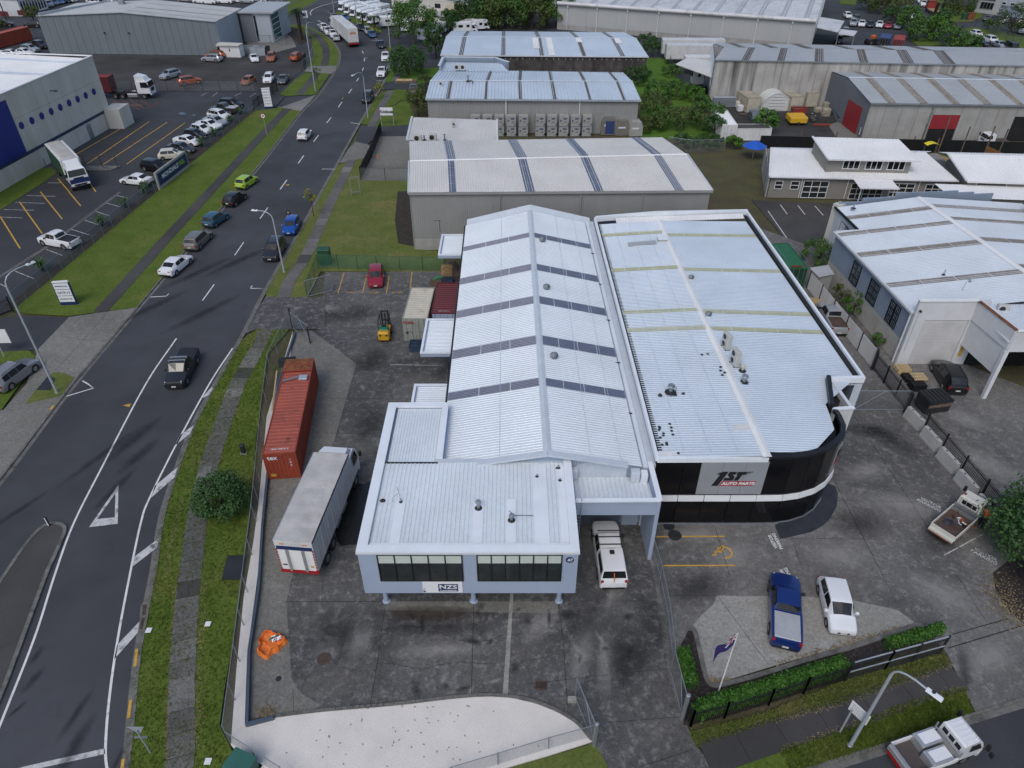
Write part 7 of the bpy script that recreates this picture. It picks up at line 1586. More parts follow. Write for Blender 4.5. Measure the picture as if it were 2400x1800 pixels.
wl=W(1560+830/5.267,100+1215/5.267);wr_=W(1560+1110/5.267,100+1215/5.267);container('shipping_container','white container with dark roof behind the blue umbrella',wl+V(0,1.2,0),wr_+V(0,1.2,0),6.06,'container_white','path_dark',None,2.0)
def zz(x,y,z=0):return W(1560+x/5.267,100+y/5.267,z)
for lab,xx,yb,ang in(('rusty cream container on the left of the fabric shelter',(985,1150),868,None),('rusty cream container on the right of the fabric shelter',(1515,1675),855,None),('cream container with square door ribs by the grey shed',(1705,1880),800,None)):
 p=(zz(xx[0],yb)+zz(xx[1],yb))/2;container('shipping_container',lab,p,p+V(-.9,6,0),6.06,'container_tan','container_tan','container_cream')
def rr(x,y,z=0):return W(1940+x/9.217,0+y/9.217,z)
for lab,tn_,tf,m in(('dark blue container with open end beyond the long roof',((1135,812),(1335,828)),((1230,650),(1410,660)),'container_blue'),('red container beside the blue one beyond the long roof',((1448,848),(1640,862)),((1490,680),(1710,695)),'container_red')):
 a=(rr(*tn_[0],2.59)+rr(*tn_[1],2.59))/2;b=(rr(*tf[0],2.59)+rr(*tf[1],2.59))/2;container('shipping_container',lab,at(a,0),at(b,0),6.06,m,None,'interior_dark' if 'blue' in m else 'container_maroon',2.59,z=0)
def semi(label,p,q,m='curtain_white',zt=4.1,L=12.5,wheels=1,name='semi_trailer',z=.05):
 p=Vector(p);q=Vector(q);d=(q-p);d.z=0;d.normalize();loc=p+d*L/2;t=thing(name,label,'trailer',V(loc.x,loc.y,z),atan2(d.y,d.x));a=L/2
 MB().bbox(-a,-1.25,1.2,a,1.25,zt,.05).bd('cargo_body',m,t,lc=1);MB().box(-a+.1,-1.27,1.08,a-.1,1.27,1.24).bd('side_rail','aluminium',t,lc=1)
 for k in range(14):
  for s in(1,-1):MB().box(-a+.4+k*(L-.8)/13,s*1.26-.012,1.0,-a+.46+k*(L-.8)/13,s*1.26+.012,1.3).bd('buckle','trim_black',t,lc=1)
 chassis(t,-a+.2,a-.5,.95)
 for x in(-a+1.2,-a+2.5,-a+3.8)[:3]:
  wheel_pair(t,x,1.0,.5,.4)
  for s in(1,-1):MB().tube([(x-.62,s*1.05,.62),(x-.4,s*1.05,1.0),(x,s*1.05,1.12),(x+.4,s*1.05,1.0),(x+.62,s*1.05,.62)],.07,5).bd('mudguard','container_white',t,lc=1)
 MB().box(-a-.02,-1.2,1.3,-a,1.2,zt-.1).bd('rear_door',m,t,lc=1);MB().box(-a-.06,-1.25,.75,-a+.05,1.25,1.05).bd('tail_bar','sign_red',t,lc=1)
 return t
tb=W(831,112);tf_=W(803.3,48.5,4.2);bt=semi('white two-part trailer rig seen from behind on the far bend of the street',tb,at(tf_,0),'curtain_white',4.3,10.5,z=.02);dB=(at(tf_,0)-tb).normalized();b2_=semi('front half of the white trailer rig on the bend',tb+dB*11.0,tb+dB*22,'curtain_white',4.2,7.0,z=.02)
lb=thing('trailer_sign','orange arched lettering on the rear of the white trailer rig','sign',tb+UP*3.0,atan2(dB.y,dB.x));
for k in range(5):MB().box(-.06,-.75+k*.3,-.15+.25*sin(pi*(k+.5)/5),-.035,-.53+k*.3,.3+.25*sin(pi*(k+.5)/5)).bd('letter_block','sign_orange',lb,lc=1)
tc_=place('tractor_unit','white tractor cab pulling the white trailer rig round the bend','truck',tb+dB*18.6,tb+dB*23,None,.02);chassis(tc_,-3,2,.9);cab(tc_,.3,2.2,2.4,1.0,3.2,'paint_white',.2,deflector=.6);wheel_pair(tc_,1.3,1.0,.5);wheel_pair(tc_,-1.6,.95,.5,.5)
pz_,qz_=zz(145,265),zz(410,275)
s1_=semi('white trailer with twin wheels behind the stained concrete shed',zz(395,290)+V(6,2.0,0),zz(150,285)+V(0,2,0),'curtain_white',4.0,13.0);s2_2=semi('second white trailer parked behind the first',zz(395,230)+V(6,2.5,0),zz(100,225)+V(0,2.5,0),'curtain_white',4.1,14.0)
s3_=semi('white trailer with red painted corner beside the stained shed',zz(520,400)+V(4.5,1.5,0),zz(220,395)+V(0,1.5,0),'container_white',3.4,9.5)
def rigid_back(label,c,rz,m,z=.05):
 t=thing('tractor_unit',label,'truck',at(c,z),rz);chassis(t,-3.2,2.5,.85);cab(t,.5,2.4,2.4,1.0,3.5,m,.2)
 MB().box(.44,-.28,2.4,.49,.28,2.95).bd('rear_window','glass_dark',t,lc=1);wheel_pair(t,1.6,1.0,.5);wheel_pair(t,-1.2,.95,.5,.5);wheel_pair(t,-2.5,.95,.5,.5);MB().bbox(-1.8,-.5,1.0,-.9,.5,1.15,.05).bd('turntable','steel_dark',t,lc=1);MB().cyl((.2,-1.0,.9),(.2,-1.0,3.6),.1,8).bd('exhaust','chrome',t,lc=1)
 return t
rigid_back('white tractor unit seen from behind at the corner of the stained shed',zz(400,590),radians(92),'paint_white')
tp,tq=Q(0,0,985,845),Q(0,0,1342,845)
ta_=place('tractor_unit','white tractor unit with high sleeper cab in the left yard','truck',tp,tq,None,.04);hl=(Vector(tq)-Vector(tp)).length/2
chassis(ta_,-hl-.3,hl-1.2,.95);cab(ta_,hl-2.5,hl,2.48,1.05,3.25,'paint_white',.22,deflector=1.0)
for x in(-hl+1.0,-hl+2.35):wheel_pair(ta_,x,1.0,.5,.5)
wheel_pair(ta_,hl-1.5,1.05,.5,.3)
for s in(1,-1):MB().bbox(-hl+3.4,s*1.05-.2,.45,hl-2.7,s*1.05+.2,1.0,.05).bd('fuel_tank','aluminium',ta_,lc=1)
MB().bbox(-hl+1.2,-.5,1.08,-hl+2.3,.5,1.22,.04).bd('turntable','steel_dark',ta_,lc=1);MB().cyl((hl-2.75,-.9,1.0),(hl-2.75,-.9,2.6),.1,8).bd('exhaust','steel_dark',ta_,lc=1)
td_=(Vector(tq)-Vector(tp)).normalized();tr0=Vector(tp)-td_*10.2
sk_=thing('skeletal_trailer','black skeletal trailer under the maroon container in the left yard','trailer',tr0+td_*4.6+UP*.04,atan2(td_.y,td_.x));chassis(sk_,-5.5,5.4,1.15,1.0)
for x in(-4.5,-3.2):wheel_pair(sk_,x,1.0,.5,.4)
container('shipping_container','maroon container riding on the trailer behind the white tractor unit',Vector(tp)+td_*.6,tr0,12.19,'container_maroon','container_red','container_maroon',2.7,z=1.35)
t0_=Q(0,0,462,1229,4.0);t1_=Q(0,0,597,1372,4.0);dM=(t1_-t0_).normalized()
mt=thing('box_truck','white and blue box truck facing the camera beside the dotted building','truck',at((t0_+t1_)/2+dM*1.0,.05),atan2(dM.y,dM.x));hl=(t1_-t0_).length/2
chassis(mt,-hl-.6,hl+1.6,.95);MB().bbox(-hl-1,-1.25,1.15,hl-1,1.25,4.0,.05).bd('cargo_body','container_white',mt,lc=1);MB().hexa([(-hl-1,-1.0,3.98),(hl-1,-1.0,3.98),(hl-1,1.0,3.98),(-hl-1,1.0,3.98)],[(-hl-.9,-.6,4.1),(hl-1.1,-.6,4.1),(hl-1.1,.6,4.1),(-hl-.9,.6,4.1)]).bd('roof','tarp_roof',mt,lc=1)
for s in(1,-1):MB().box(-hl-.9,s*1.26-.01,1.2,hl-1.1,s*1.26+.01,3.85).bd('side_panel','box_green' if s<0 else 'container_white',mt,lc=1)
cb_=cab(mt,hl-.8,hl+1.1,2.45,1.05,3.1,'paint_white',.22,deflector=.85);MB().box(hl+1.1,-1.2,1.1,hl+1.135,1.2,1.75).bd('blue_front','sign_navy',mt,lc=1);MB().box(hl+1.13,-.8,.85,hl+1.16,.8,1.05).bd('grille_bar','trim_black',mt,lc=1)
for x in(-hl+.6,-hl+1.9):wheel_pair(mt,x,1.0,.48,.45)
wheel_pair(mt,hl+.2,1.05,.48,.3)
def yy_(x,y,z=0):return W(2060+x/6.506,1620+y/6.506,z)
fa,fb,fc=yy_(195,785,1.3),yy_(870,548,1.3),yy_(1268,1005,1.3);fu=(fb-fa);fu.z=0;fL=fu.length;fu.normalize();fw=V(fu.y,-fu.x,0);fW=abs((fc-fb).dot(fw))
ft=thing('flatbed_truck','white flat-deck truck with two checker-plate boxes in the side street','truck',at((fa+fb)/2+fw*fW/2,-.02),atan2(fu.y,fu.x));a,h=fL/2,fW/2
chassis(ft,-a,a+1.4,.6,.8);MB().box(-a,-h,.82,a,h,.92).bd('deck','deck_grey',ft,lc=1)
for s in(1,-1):MB().bar((-a,s*h,1.27),(a,s*h,1.27),.09,.07).bar((-a,s*h,1.0),(a,s*h,1.0),.05,.2).bd('side_board','container_white',ft,lc=1)
MB().bar((-a,-h,1.1),(-a,h,1.1),.06,.42).bar((-a-.08,-h,1.0),(-a-.08,h,1.0),.1,.3).bd('tail_board','aluminium',ft,lc=1);MB().box(-a-.16,-h*.9,.6,-a-.05,h*.9,.8).bd('tail_light','lamp_red',ft,lc=1)
for s,x in((1,a-1.0),(-1,a-1.15)):
 bx=MB().bbox(x-.55,s*h*.55-.38,.93,x+.75,s*h*.55+.42,1.5,.03).bd('tool_box','aluminium',ft,lc=1);MB().box(x-.35,s*h*.55-.25,1.5,x+.7,s*h*.55+.3,1.52).bd('tool_box_lid','sign_white',ft,lc=1)
MB().bar((a-.1,-h,1.5),(a-.1,h,1.5),.05,.06).bar((a-.1,-h,.9),(a-.1,-h,1.9),.06,.06).bar((a-.1,h,.9),(a-.1,h,1.9),.06,.06).bd('headboard','aluminium',ft,lc=1)
cb_=cab(ft,a+.08,a+1.55,fW*.93,.75,2.1,'paint_white',.3)
for k,yv in enumerate((-.42,0,.42)):MB().box(a+.055,yv-.16,1.55,a+.085,yv+.16,1.85).bd('rear_window','glass_dark',cb_,lc=1)
for k in range(5):MB().bar((a+.2,-h*.6+k*h*.3,2.115),(a+1.1,-h*.6+k*h*.3,2.115),.05,.02).bd('roof_rib','paint_white',cb_,lc=1)
wheel_pair(ft,-a+1.0,h-.22,.36,.3);wheel_pair(ft,a+.75,h-.2,.36,.22)
MB().tube([(a+1.45,-h*.9,1.4),(a+1.6,-h-.35,1.45)],.02,5).bbox(a+1.5,-h-.5,1.25,a+1.62,-h-.28,1.6,.03).tube([(a+1.45,h*.9,1.4),(a+1.55,h+.35,1.45)],.02,5).bd('mirror_arm','trim_black',ft,lc=1)
def oo(x,y,z=0):return W(2100+x/7.373,1120+y/7.373,z)
ra,rb,rc,rd_=oo(600,805,1.0),oo(1020,1062,1.0),oo(1400,722,1.0),oo(985,480,1.0);u=((rd_-ra)+(rc-rb))/2;oL=u.length;u.normalize();wv=V(u.y,-u.x,0);oW=abs((rb-ra).dot(wv));ctr=(ra+rb+rc+rd_)/4
ot=thing('flatbed_truck','old white flatbed truck with rusty brown deck in the shop yard','truck',at(ctr,.07),atan2(u.y,u.x));a,h=oL/2,oW/2
chassis(ot,-a,a+1.3,.6,.8);MB().box(-a+.03,-h+.03,.75,a-.03,h-.03,.84).bd('deck','deck_brown',ot,lc=1)
for s in(1,-1):MB().box(-a,s*h-.03,.72,a,s*h+.03,1.12).bd('side_board','old_white',ot,lc=1)
MB().box(-a-.03,-h,.72,-a+.03,h,1.12).box(-a-.22,-h,.66,-a-.03,h,.80).bd('tail_board','old_white',ot,lc=1);MB().box(-a-.24,-h,.55,-a-.05,h,.66).bd('rusty_sill','rust',ot,lc=1)
MB().box(a-.04,-h,.8,a+.02,h,1.35).box(a-.3,-h,.8,a-.24,h,1.1).bd('headboard','galv',ot,lc=1)
cb_=cab(ot,a+.1,a+1.5,oW*.95,.75,2.0,'old_white',.3)
for k,yv in enumerate((-.36,0,.36)):MB().box(a+.075,yv-(.13 if k!=1 else.18),1.45,a+.105,yv+(.13 if k!=1 else.18),1.78).bd('rear_window','glass_dark',cb_,lc=1)
for yv in(-.6,-.2,.2,.6):MB().box(a+.07,yv-.02,.95,a+.11,yv+.02,1.9).bd('cab_rib','galv_pale',cb_,lc=1)
for k in range(5):MB().bar((a+.3,-.5+k*.25,2.015),(a+1.0,-.5+k*.25,2.015),.04,.02).bd('roof_rib','old_white',cb_,lc=1)
MB().lathe([(.11,0),(.13,.06),(.05,.09)],8,(a+.45,.62,2.0)).bd('beacon','rust',cb_,lc=1)
wheel_pair(ot,-a+.8,h-.25,.34,.3);wheel_pair(ot,a+.7,h-.2,.34,.22)
js=thing('loose_straps','tangle of orange and dark straps on the brown truck deck','straps',at(ctr+u*(a*.55)-wv*h*.1,.92),atan2(u.y,u.x))
rnd=random.Random(4)
for k in range(9):
 P=[V(rnd.uniform(-.4,.4),rnd.uniform(-.8,.7),.02+.03*k*.3)]
 for j in range(6):P.append(P[-1]+V(rnd.uniform(-.22,.22),rnd.uniform(-.25,.25),rnd.uniform(-.01,.02)))
 MB().tube(P,.025,5).bd('strap',('orange_bag','rust','sign_white','steel_dark')[k%4],js,lc=1)
jr=thing('blue_rope','coil of dark blue rope on the brown truck deck','rope',at(ctr-u*.25+wv*-.25,.92),0)
for k in range(5):MB().tube([V(.25*(1+.4*rnd.random())*cos(t)+rnd.uniform(-.06,.06),.16*(1+.5*rnd.random())*sin(t),.02+k*.02)for t in[i*.6 for i in range(11)]],.025,5).bd('rope_coil','navy_trim',jr,lc=1)
jb=thing('small_case','small dark case with white label on the truck deck','case',at(ctr+u*.3+wv*h*.6,.92),atan2(u.y,u.x));MB().bbox(-.14,-.22,0,.14,.22,.2,.02).bd('case','trim_black',jb,lc=1);MB().box(-.04,-.15,.2,.06,.15,.208).bd('label','sign_white',jb,lc=1)
def nn_(x,y,z=0):return W(2140+x/8.508,y/8.508,z)
ca=place('car_transporter','red car transporter with raised black ramps on the far street','truck',nn_(520,360),nn_(260,190),None,0);chassis(ca,-4,4.6,.8);MB().box(-4,-1.2,.95,2.4,1.2,1.05).bd('deck','timber',ca,lc=1)
cab(ca,2.6,4.6,2.3,.9,2.9,'container_red',.25)
for s in(1,-1):MB().hexa([(-4.4,s*.75-.4,1.0),(-4.2,s*.75-.4,1.0),(-4.2,s*.75+.4,1.0),(-4.4,s*.75+.4,1.0)],[(-4.9,s*.75-.4,3.6),(-4.7,s*.75-.4,3.6),(-4.7,s*.75+.4,3.6),(-4.9,s*.75+.4,3.6)]).bd('ramp','trim_black',ca,lc=1)
for x in(-2.8,-1.6,3.5):wheel_pair(ca,x,.95,.45,.4)
MB().bar((2.45,-1.2,1),(2.45,-1.2,2.9),.1,.1).bar((2.45,1.2,1),(2.45,1.2,2.9),.1,.1).bar((2.45,-1.2,2.9),(2.45,1.2,2.9),.1,.1).bd('headboard','container_red',ca,lc=1)
sw=place('small_truck','small white truck with low cab by the open red-door shed','truck',Q(3,0,1950,1262)+V(1.5,.3,0),Q(3,0,1840,1265)+V(0,.3,0),None,.05);chassis(sw,-2.2,1.8,.55,.7);cab(sw,.3,1.9,1.8,.6,2.0,'paint_white',.3);MB().box(-2.3,-.9,.75,.2,.9,.85).bd('deck','deck_grey',sw,lc=1);wheel_pair(sw,1.1,.75,.32,.2);wheel_pair(sw,-1.4,.75,.32,.25)
_mh=[]
def motorhome(label,p,rz,group='motorhomes in the depot yard'):
 if not _mh:
  t=thing('motorhome',label,'motorhome',at(p,0),rz,group);body=MB().bbox(-3.1,-1.1,.5,1.7,1.1,2.75,.15).bd('living_body','paint_white',t,lc=1)
  MB().hexa([(1.6,-1.05,1.85),(2.9,-.9,2.0),(2.9,.9,2.0),(1.6,1.05,1.85)],[(1.6,-1.0,2.75),(2.5,-.75,2.7),(2.5,.75,2.7),(1.6,1.0,2.75)]).bd('over_cab','paint_white',t,lc=1)
  MB().hexa([(1.6,-.95,.45),(3.3,-.9,.45),(3.3,.9,.45),(1.6,.95,.45)],[(1.6,-.9,1.85),(2.45,-.8,1.9),(2.45,.8,1.9),(1.6,.9,1.85)]).bd('cab','paint_white',t,lc=1)
  MB().poly([(3.12,-.78,1.0),(3.12,.78,1.0),(2.62,.72,1.72),(2.62,-.72,1.72)]).bd('windscreen','glass_dark',t,lc=1)
  for s in(1,-1):
   MB().box(-1.8,s*1.105-.01,1.4,-.6,s*1.105+.01,2.0).bd('side_window','glass_dark',t,lc=1);MB().box(.3,s*1.105-.01,1.4,1.1,s*1.105+.01,2.0).bd('side_window','glass_dark',t,lc=1)
   MB().poly([(1.8,s*.94,1.1),(2.7,s*.91,1.1),(2.35,s*.84,1.75),(1.8,s*.91,1.75)]).bd('cab_window','glass_dark',t,lc=1)
   for x in(-1.9,2.3):MB().cyl((x,s*.95-.1,.35),(x,s*.95+.1,.35),.35,12).bd('wheel','rubber',t,lc=1)
  MB().bbox(-1.4,-.3,2.75,-.7,.3,2.9,.04).bd('roof_hatch','ac_shell',t,lc=1);MB().box(-3.115,-.6,1.5,-3.1,.6,2.2).bd('rear_window','glass_dark',t,lc=1)
  _mh.append(t);return t
 c=cpt(_mh[0]);c.location=at(p,0);c.rotation_euler=(0,0,rz);c['label']=label;return c
def nm_(x,y):return W(600+x/6.9125,y/6.9125)
ORD=['first','second','third','fourth','fifth','sixth','seventh','eighth','ninth','tenth','eleventh','twelfth']
i=0
for x,y in((1500,165),(1595,210),(1690,255),(1790,295),(1880,330),(1975,370),(2060,345)):
 motorhome('white motorhome, %s from the top in the row along the street verge'%ORD[i],nm_(x,y),radians(-128));i+=1
i=0
for x,y in((1500,40),(1570,20),(1560,95),(1640,110),(1720,60),(1800,30),(1860,190),(1940,235),(2030,250)):
 motorhome('white motorhome, %s from the left in the crowded back rows of the depot yard'%ORD[i],nm_(x,y),radians(-132+(i%3)*6));i+=1
car('van',nm_(1700,70),nm_(1800,150),'bronze','bronze people carrier among the white motorhomes',None,None,'parked_van')
def ca_(x,y):return W(900+x/5.267,y/5.267)
for i,(x,y)in enumerate(((95,330),(300,375),(695,420),(565,490),(1000,400),(1150,375))):
 motorhome('white motorhome, %s from the left behind the trees'%ORD[i],ca_(x,y),radians((20,80,70,40,10,20)[i]))
# ================================================================== vegetation
def crown_mesh(seed,rx,rz,n=2600,size=.22,clumps=34,flat=.0,droop=.0,shell=.55):
 R=random.Random(seed);v=[];f=[];C=[]
 for k in range(clumps):
  a=R.uniform(0,2*pi);u=R.uniform(-.75,1);r=R.uniform(shell,1)**.6;s=math.sqrt(max(0,1-u*u));C.append((Vector((cos(a)*s*r*rx,sin(a)*s*r*rx,u*r*rz*(1-flat))),R.uniform(.22,.42)*min(rx,rz*1.3)))
 for i in range(n):
  c,cr=C[i%clumps];d=Vector((R.gauss(0,1),R.gauss(0,1),R.gauss(.35,1))).normalized();p=c+d*cr*R.uniform(.45,1.0);p.z-=droop*R.random()*(abs(p.x)+abs(p.y))*.3
  nn=(d+Vector((R.gauss(0,.5),R.gauss(0,.5),R.gauss(.3,.5)))).normalized();t=nn.cross(Vector((R.gauss(0,1),R.gauss(0,1),R.gauss(0,1)))).normalized();b=nn.cross(t);s=size*R.uniform(.6,1.3)
  j=len(v);v+=[tuple(p-t*s*.5),tuple(p+b*s*.32+nn*s*.1),tuple(p+t*s*.6),tuple(p-b*s*.32+nn*s*.1)];f.append((j,j+1,j+2,j+3))
 me=bpy.data.meshes.new('crown');me.from_pydata(v,[],f);me.update();return me
_CR={}
def tree(label,loc,h,rx,leaf='leaf_mid',rz=None,n=2600,size=.24,clumps=34,trunk=.16,cat='tree',name=None,group=None,bark='bark',seed=None,z=.08,droop=0,lean=0):
 rz=rz or rx*.8;seed=seed if seed is not None else int(loc[0]*13+loc[1]*7)%9973;t=thing(name or('shrub' if cat=='shrub' else 'leafy_tree'),label,cat,V(loc[0],loc[1],z),0,group)
 me=crown_mesh(seed,rx,rz,n,size,clumps,0,droop);me.materials.append(MATS[leaf]);ch=max(h-rz,rz*.55);link('crown',me,t,V(lean,0,ch)).rotation_euler=(0,0,random.uniform(0,6))
 tb=MB().tube([(0,0,-.1),(trunk*.3,0,ch*.35),(lean*.6,0,ch*.8),(lean,0,ch+rz*.3)],[trunk*1.2,trunk,trunk*.75,trunk*.35],8);R=random.Random(seed)
 for k in range(6):
  a=2*pi*k/6+R.random();q=rx*R.uniform(.45,.75);tb.tube([(lean*.4,0,ch*R.uniform(.35,.7)),(cos(a)*q*.5+lean,sin(a)*q*.5,ch+rz*.05),(cos(a)*q+lean,sin(a)*q,ch+rz*R.uniform(.1,.5))],[trunk*.5,trunk*.35,trunk*.12],6)
 tb.bd('trunk',bark,t,1,1);return t
def hedge(label,pts,w,h,leaf='leaf_hedge',per=900,size=.09,z=.1):
 P=sml(pts,3);R=random.Random(len(label));v=[];f=[];t=thing('clipped_hedge',label,'hedge',at(P[0],z),0);L=[0]
 for i in range(1,len(P)):L.append(L[-1]+(P[i]-P[i-1]).length)
 core=MB();band(core,P,w*.36,-w*.36,z,z+h*.86);core.bd('hedge_core','leaf_dark',t)
 for k in range(int(L[-1]*per*.5)):
  s=R.random()*L[-1];i=next(i for i in range(1,len(P))if L[i]>=s);d=(P[i]-P[i-1]).normalized();n=V(-d.y,d.x,0);p=P[i-1]+d*(s-L[i-1])
  u=R.uniform(-1,1);zz_=h*(1-.12*abs(u))+R.gauss(0,.03)
  if R.random()<.42:u=(1 if R.random()<.5 else-1)*R.gauss(1,.05);zz_=R.random()*h
  q=p+n*u*w/2+V(0,0,z+zz_);nn=V(R.gauss(0,.7)+n.x*u,R.gauss(0,.7)+n.y*u,R.gauss(.8,.5)).normalized();a=nn.cross(V(R.gauss(0,1),R.gauss(0,1),R.gauss(0,1))).normalized();b=nn.cross(a);s_=size*R.uniform(.7,1.4)
  j=len(v);v+=[tuple(q-a*s_),tuple(q+b*s_*.6),tuple(q+a*s_),tuple(q-b*s_*.6)];f.append((j,j+1,j+2,j+3))
 mb=MB();mb.v=v;mb.f=f;mb.bd('foliage',leaf,t);return t
def blade_clump(label,c,h=1.3,n=46,m='leaf_dark',w=.07,spread=1.0,name='flax_plant',cat='plant',z=.06):
 t=thing(name,label,cat,at(c,z),0);b=MB();R=random.Random(int(c[0]*31))
 for k in range(n):
  a=R.uniform(0,2*pi);l=h*R.uniform(.7,1.15);r=R.uniform(.25,1)*spread*.75;d=V(cos(a),sin(a),0);s=V(-sin(a),cos(a),0)*w;P=[V(0,0,0),d*r*.35+UP*l*.6,d*r*.8+UP*l*.95,d*r*1.25+UP*l*R.uniform(.55,.9)]
  for i in range(3):b.quad(P[i]-s*(1-i*.25),P[i]+s*(1-i*.25),P[i+1]+s*(.75-i*.3),P[i+1]-s*(.75-i*.3))
 b.bd('leaves',m,t,lc=1);return t
def palm(label,c,h=7.5,R0=2.6,z=.06,n=17):
 t=thing('palm_tree',label,'palm',at(c,z),random.random()*6);R=random.Random(int(c[0]*17));MB().tube([(0,0,0),(.1,0,h*.5),(.05,0,h)],[.3,.22,.2],8).bd('trunk','bark',t,1,1);b=MB()
 for k in range(n):
  a=2*pi*k/n+R.uniform(-.15,.15);e=R.uniform(-.35,.9);d=V(cos(a),sin(a),0);s=V(-sin(a),cos(a),0);P=[V(0,0,h)+d*(R0*q)+UP*(R0*(e*q-(.55+.5*max(0,e))*q*q))for q in(0,.2,.4,.6,.8,1.0)]
  for i in range(5):
   for m_ in range(5):
    p=P[i].lerp(P[i+1],m_/5);l=.75*(1-.6*abs((i+m_/5)/5-.45))
    for sd in(1,-1):b.poly([p,p+d*.12,p+s*sd*l+d*.35-UP*.22*l])
 b.bd('fronds','leaf_palm',t,lc=1);return t
tree('round dense shrub with pale blossom beside the footpath',Q(0,2,1950,1120),3.1,1.75,'leaf_dark',1.35,6500,.19,70,.1,'shrub',seed=3)
fl=crown_mesh(3,1.8,1.4,260,.05,70);fl.materials.append(MATS['leaf_white']);_o=[o for o in COL.objects if o.get('label','').startswith('round dense shrub')][0];link('blossom',fl,_o,V(0,0,1.75))
tree('large bushy tree cut by the right edge of the photo',Q(3,2,2330,1500),4.9,3.7,'leaf_dark',2.7,10000,.24,80,.25,seed=12)
tree('small broad-leaved tree in front of the white depot',ca_(365,530),9.2,5.6,'leaf_mid',3.6,5600,.42,60,.28,bark='bark_pale',seed=21)
tree('round evergreen tree beside the driveway',ca_(300,925),5.4,4.2,'leaf_dark',2.6,6000,.32,60,.3,seed=22)
tree('dark conical tree between the round tree and the sheds',ca_(640,720),7.5,2.6,'leaf_dark',3.6,3200,.36,36,.2,seed=23)
tree('mixed green and rusty shrub at the corner of the cream warehouse',Q(1,0,1400,1000),4.6,2.0,'leaf_olive',2.2,3000,.25,36,.14,seed=24);tree('smaller rusty shrub above the driveway pickup',Q(1,0,1475,800),3.6,1.5,'leaf_flower',1.7,1800,.25,26,.1,seed=25)
for i,(x,y,h,r,lf)in enumerate(((1120,330,9,5,'leaf_dark'),(1290,335,8,5,'leaf_mid'),(1450,345,8.5,5.5,'leaf_olive'),(1600,340,9.5,6,'leaf_mid'),(1820,350,8,5,'leaf_olive'),(1760,300,13,7,'leaf_dark'),(1560,260,11,6,'leaf_bright'),(2000,300,13,7,'leaf_dark'),(2130,330,9,5,'leaf_mid'),(1010,330,5,3.4,'leaf_olive'),(1110,230,11,5,'leaf_dark'),(820,395,5,2.6,'leaf_dark'))):
 tree(('dark','bright','olive','tall mid-green','pale-topped','tall dark','yellow-green','tallest dark','drooping','low','dark back','small dark')[i]+' tree in the thicket behind the far sheds',ca_(x,y),h,r,lf,r*.8,2600,.5,34,.3,group='thicket behind the far sheds',seed=100+i,z=0,droop=.25 if i in(7,8)else 0)
for i,(x,y,h,r,lf)in enumerate(((1150,420,3,3,'leaf_dark'),(1215,480,3.2,2.6,'leaf_dark'),(1080,730,3.4,3,'leaf_dark'),(1380,660,2.2,2.4,'leaf_mid'),(1250,860,3.2,3.0,'leaf_mid'),(1420,840,3,3,'leaf_mid'),(1560,870,2.6,2.2,'leaf_bright'),(1620,960,2.6,2.2,'leaf_mid'),(1210,1010,3.8,3.2,'leaf_olive'),(1300,1100,3.6,3.0,'leaf_mid'),(1480,1120,3.6,3.2,'leaf_olive'),(1650,1090,3.8,3.4,'leaf_mid'),(1740,1180,3.2,2.6,'leaf_dark'),(1190,1140,2.6,2.2,'leaf_olive'),(1500,1260,1.8,2.0,'leaf_dark'),(1700,1270,1.8,2.2,'leaf_dark'),(1905,1280,1.8,1.3,'leaf_bright'),(2170,1170,4.0,1.9,'leaf_bright'))):
 tree(('dark scrub below the big grey wall','dark scrub at the end of the blackened shed','grey-green scrub at the cream shed corner','low green scrub in the lush grass','bushy scrub left of the wire fence','bushy scrub in the middle of the lush strip','bright scrub at the wire fence','bright scrub above the white container','olive scrub behind the grey cargo boxes','green scrub behind the beige roof','olive scrub with bare twigs','broad scrub beside the white container','dark scrub at the foot of the white container','low olive scrub by the cargo boxes','dark scrub along the wire fence, left','dark scrub along the wire fence, right','bright shrub beside the white-roofed gable','young tree beside the blue umbrella')[i],Q(2,0,x,y),h,r,lf,h*.42,2200,.3,30,.12,'shrub' if i<17 else 'tree',group='overgrown strip between the sheds' if i<16 else None,seed=200+i,z=0)
for i,(x,y,h,r)in enumerate(((1275,350,5.5,3.2),(1200,260,5.5,3),(1390,345,5.5,3.3),(1450,330,6,3),(1555,420,5,2.8),(1090,150,6.5,4),(960,110,7.5,4.5),(870,90,7,4),(1010,70,7.5,4.5),(1090,210,4,3.4),(1720,420,3,2.6),(1890,255,2.4,1))):
 tree(('first','second','third','fourth','fifth','pale','yellowish','dark','highest','clipped round','low white-flowered','thin young')[i]+' roadside tree by the far right street',Q(3,0,x,y),h,r,('leaf_mid','leaf_mid','leaf_bright','leaf_dark','leaf_mid','leaf_olive','leaf_olive','leaf_dark','leaf_olive','leaf_dark','leaf_mid','leaf_mid')[i],r*.85,2000,.42,30,.18,group='roadside trees by the far street',seed=300+i,z=0)
tree('flowering tree on the far lawn beside the office',Q(3,0,1640,125),6.5,4.2,'leaf_flower',3.2,2600,.4,36,.22,seed=401,z=0);tree('flowering tree beside the far car park',Q(3,0,2080,300),6.8,4.4,'leaf_flower',3.3,2600,.4,36,.22,seed=402,z=0);tree('small tree at the top edge of the far lawn',Q(3,0,1512,55),5,3,'leaf_olive',2.2,1500,.4,24,.18,seed=403,z=0)
tree('small street tree by the far maroon sign',W(82,56),4.5,2.3,'leaf_olive',1.6,1300,.35,24,.14,seed=404,z=0);tree('yellow-green shrub at the left edge behind the container',W(5,70),3,2,'leaf_olive',1.3,900,.35,18,.12,'shrub',seed=405,z=0)
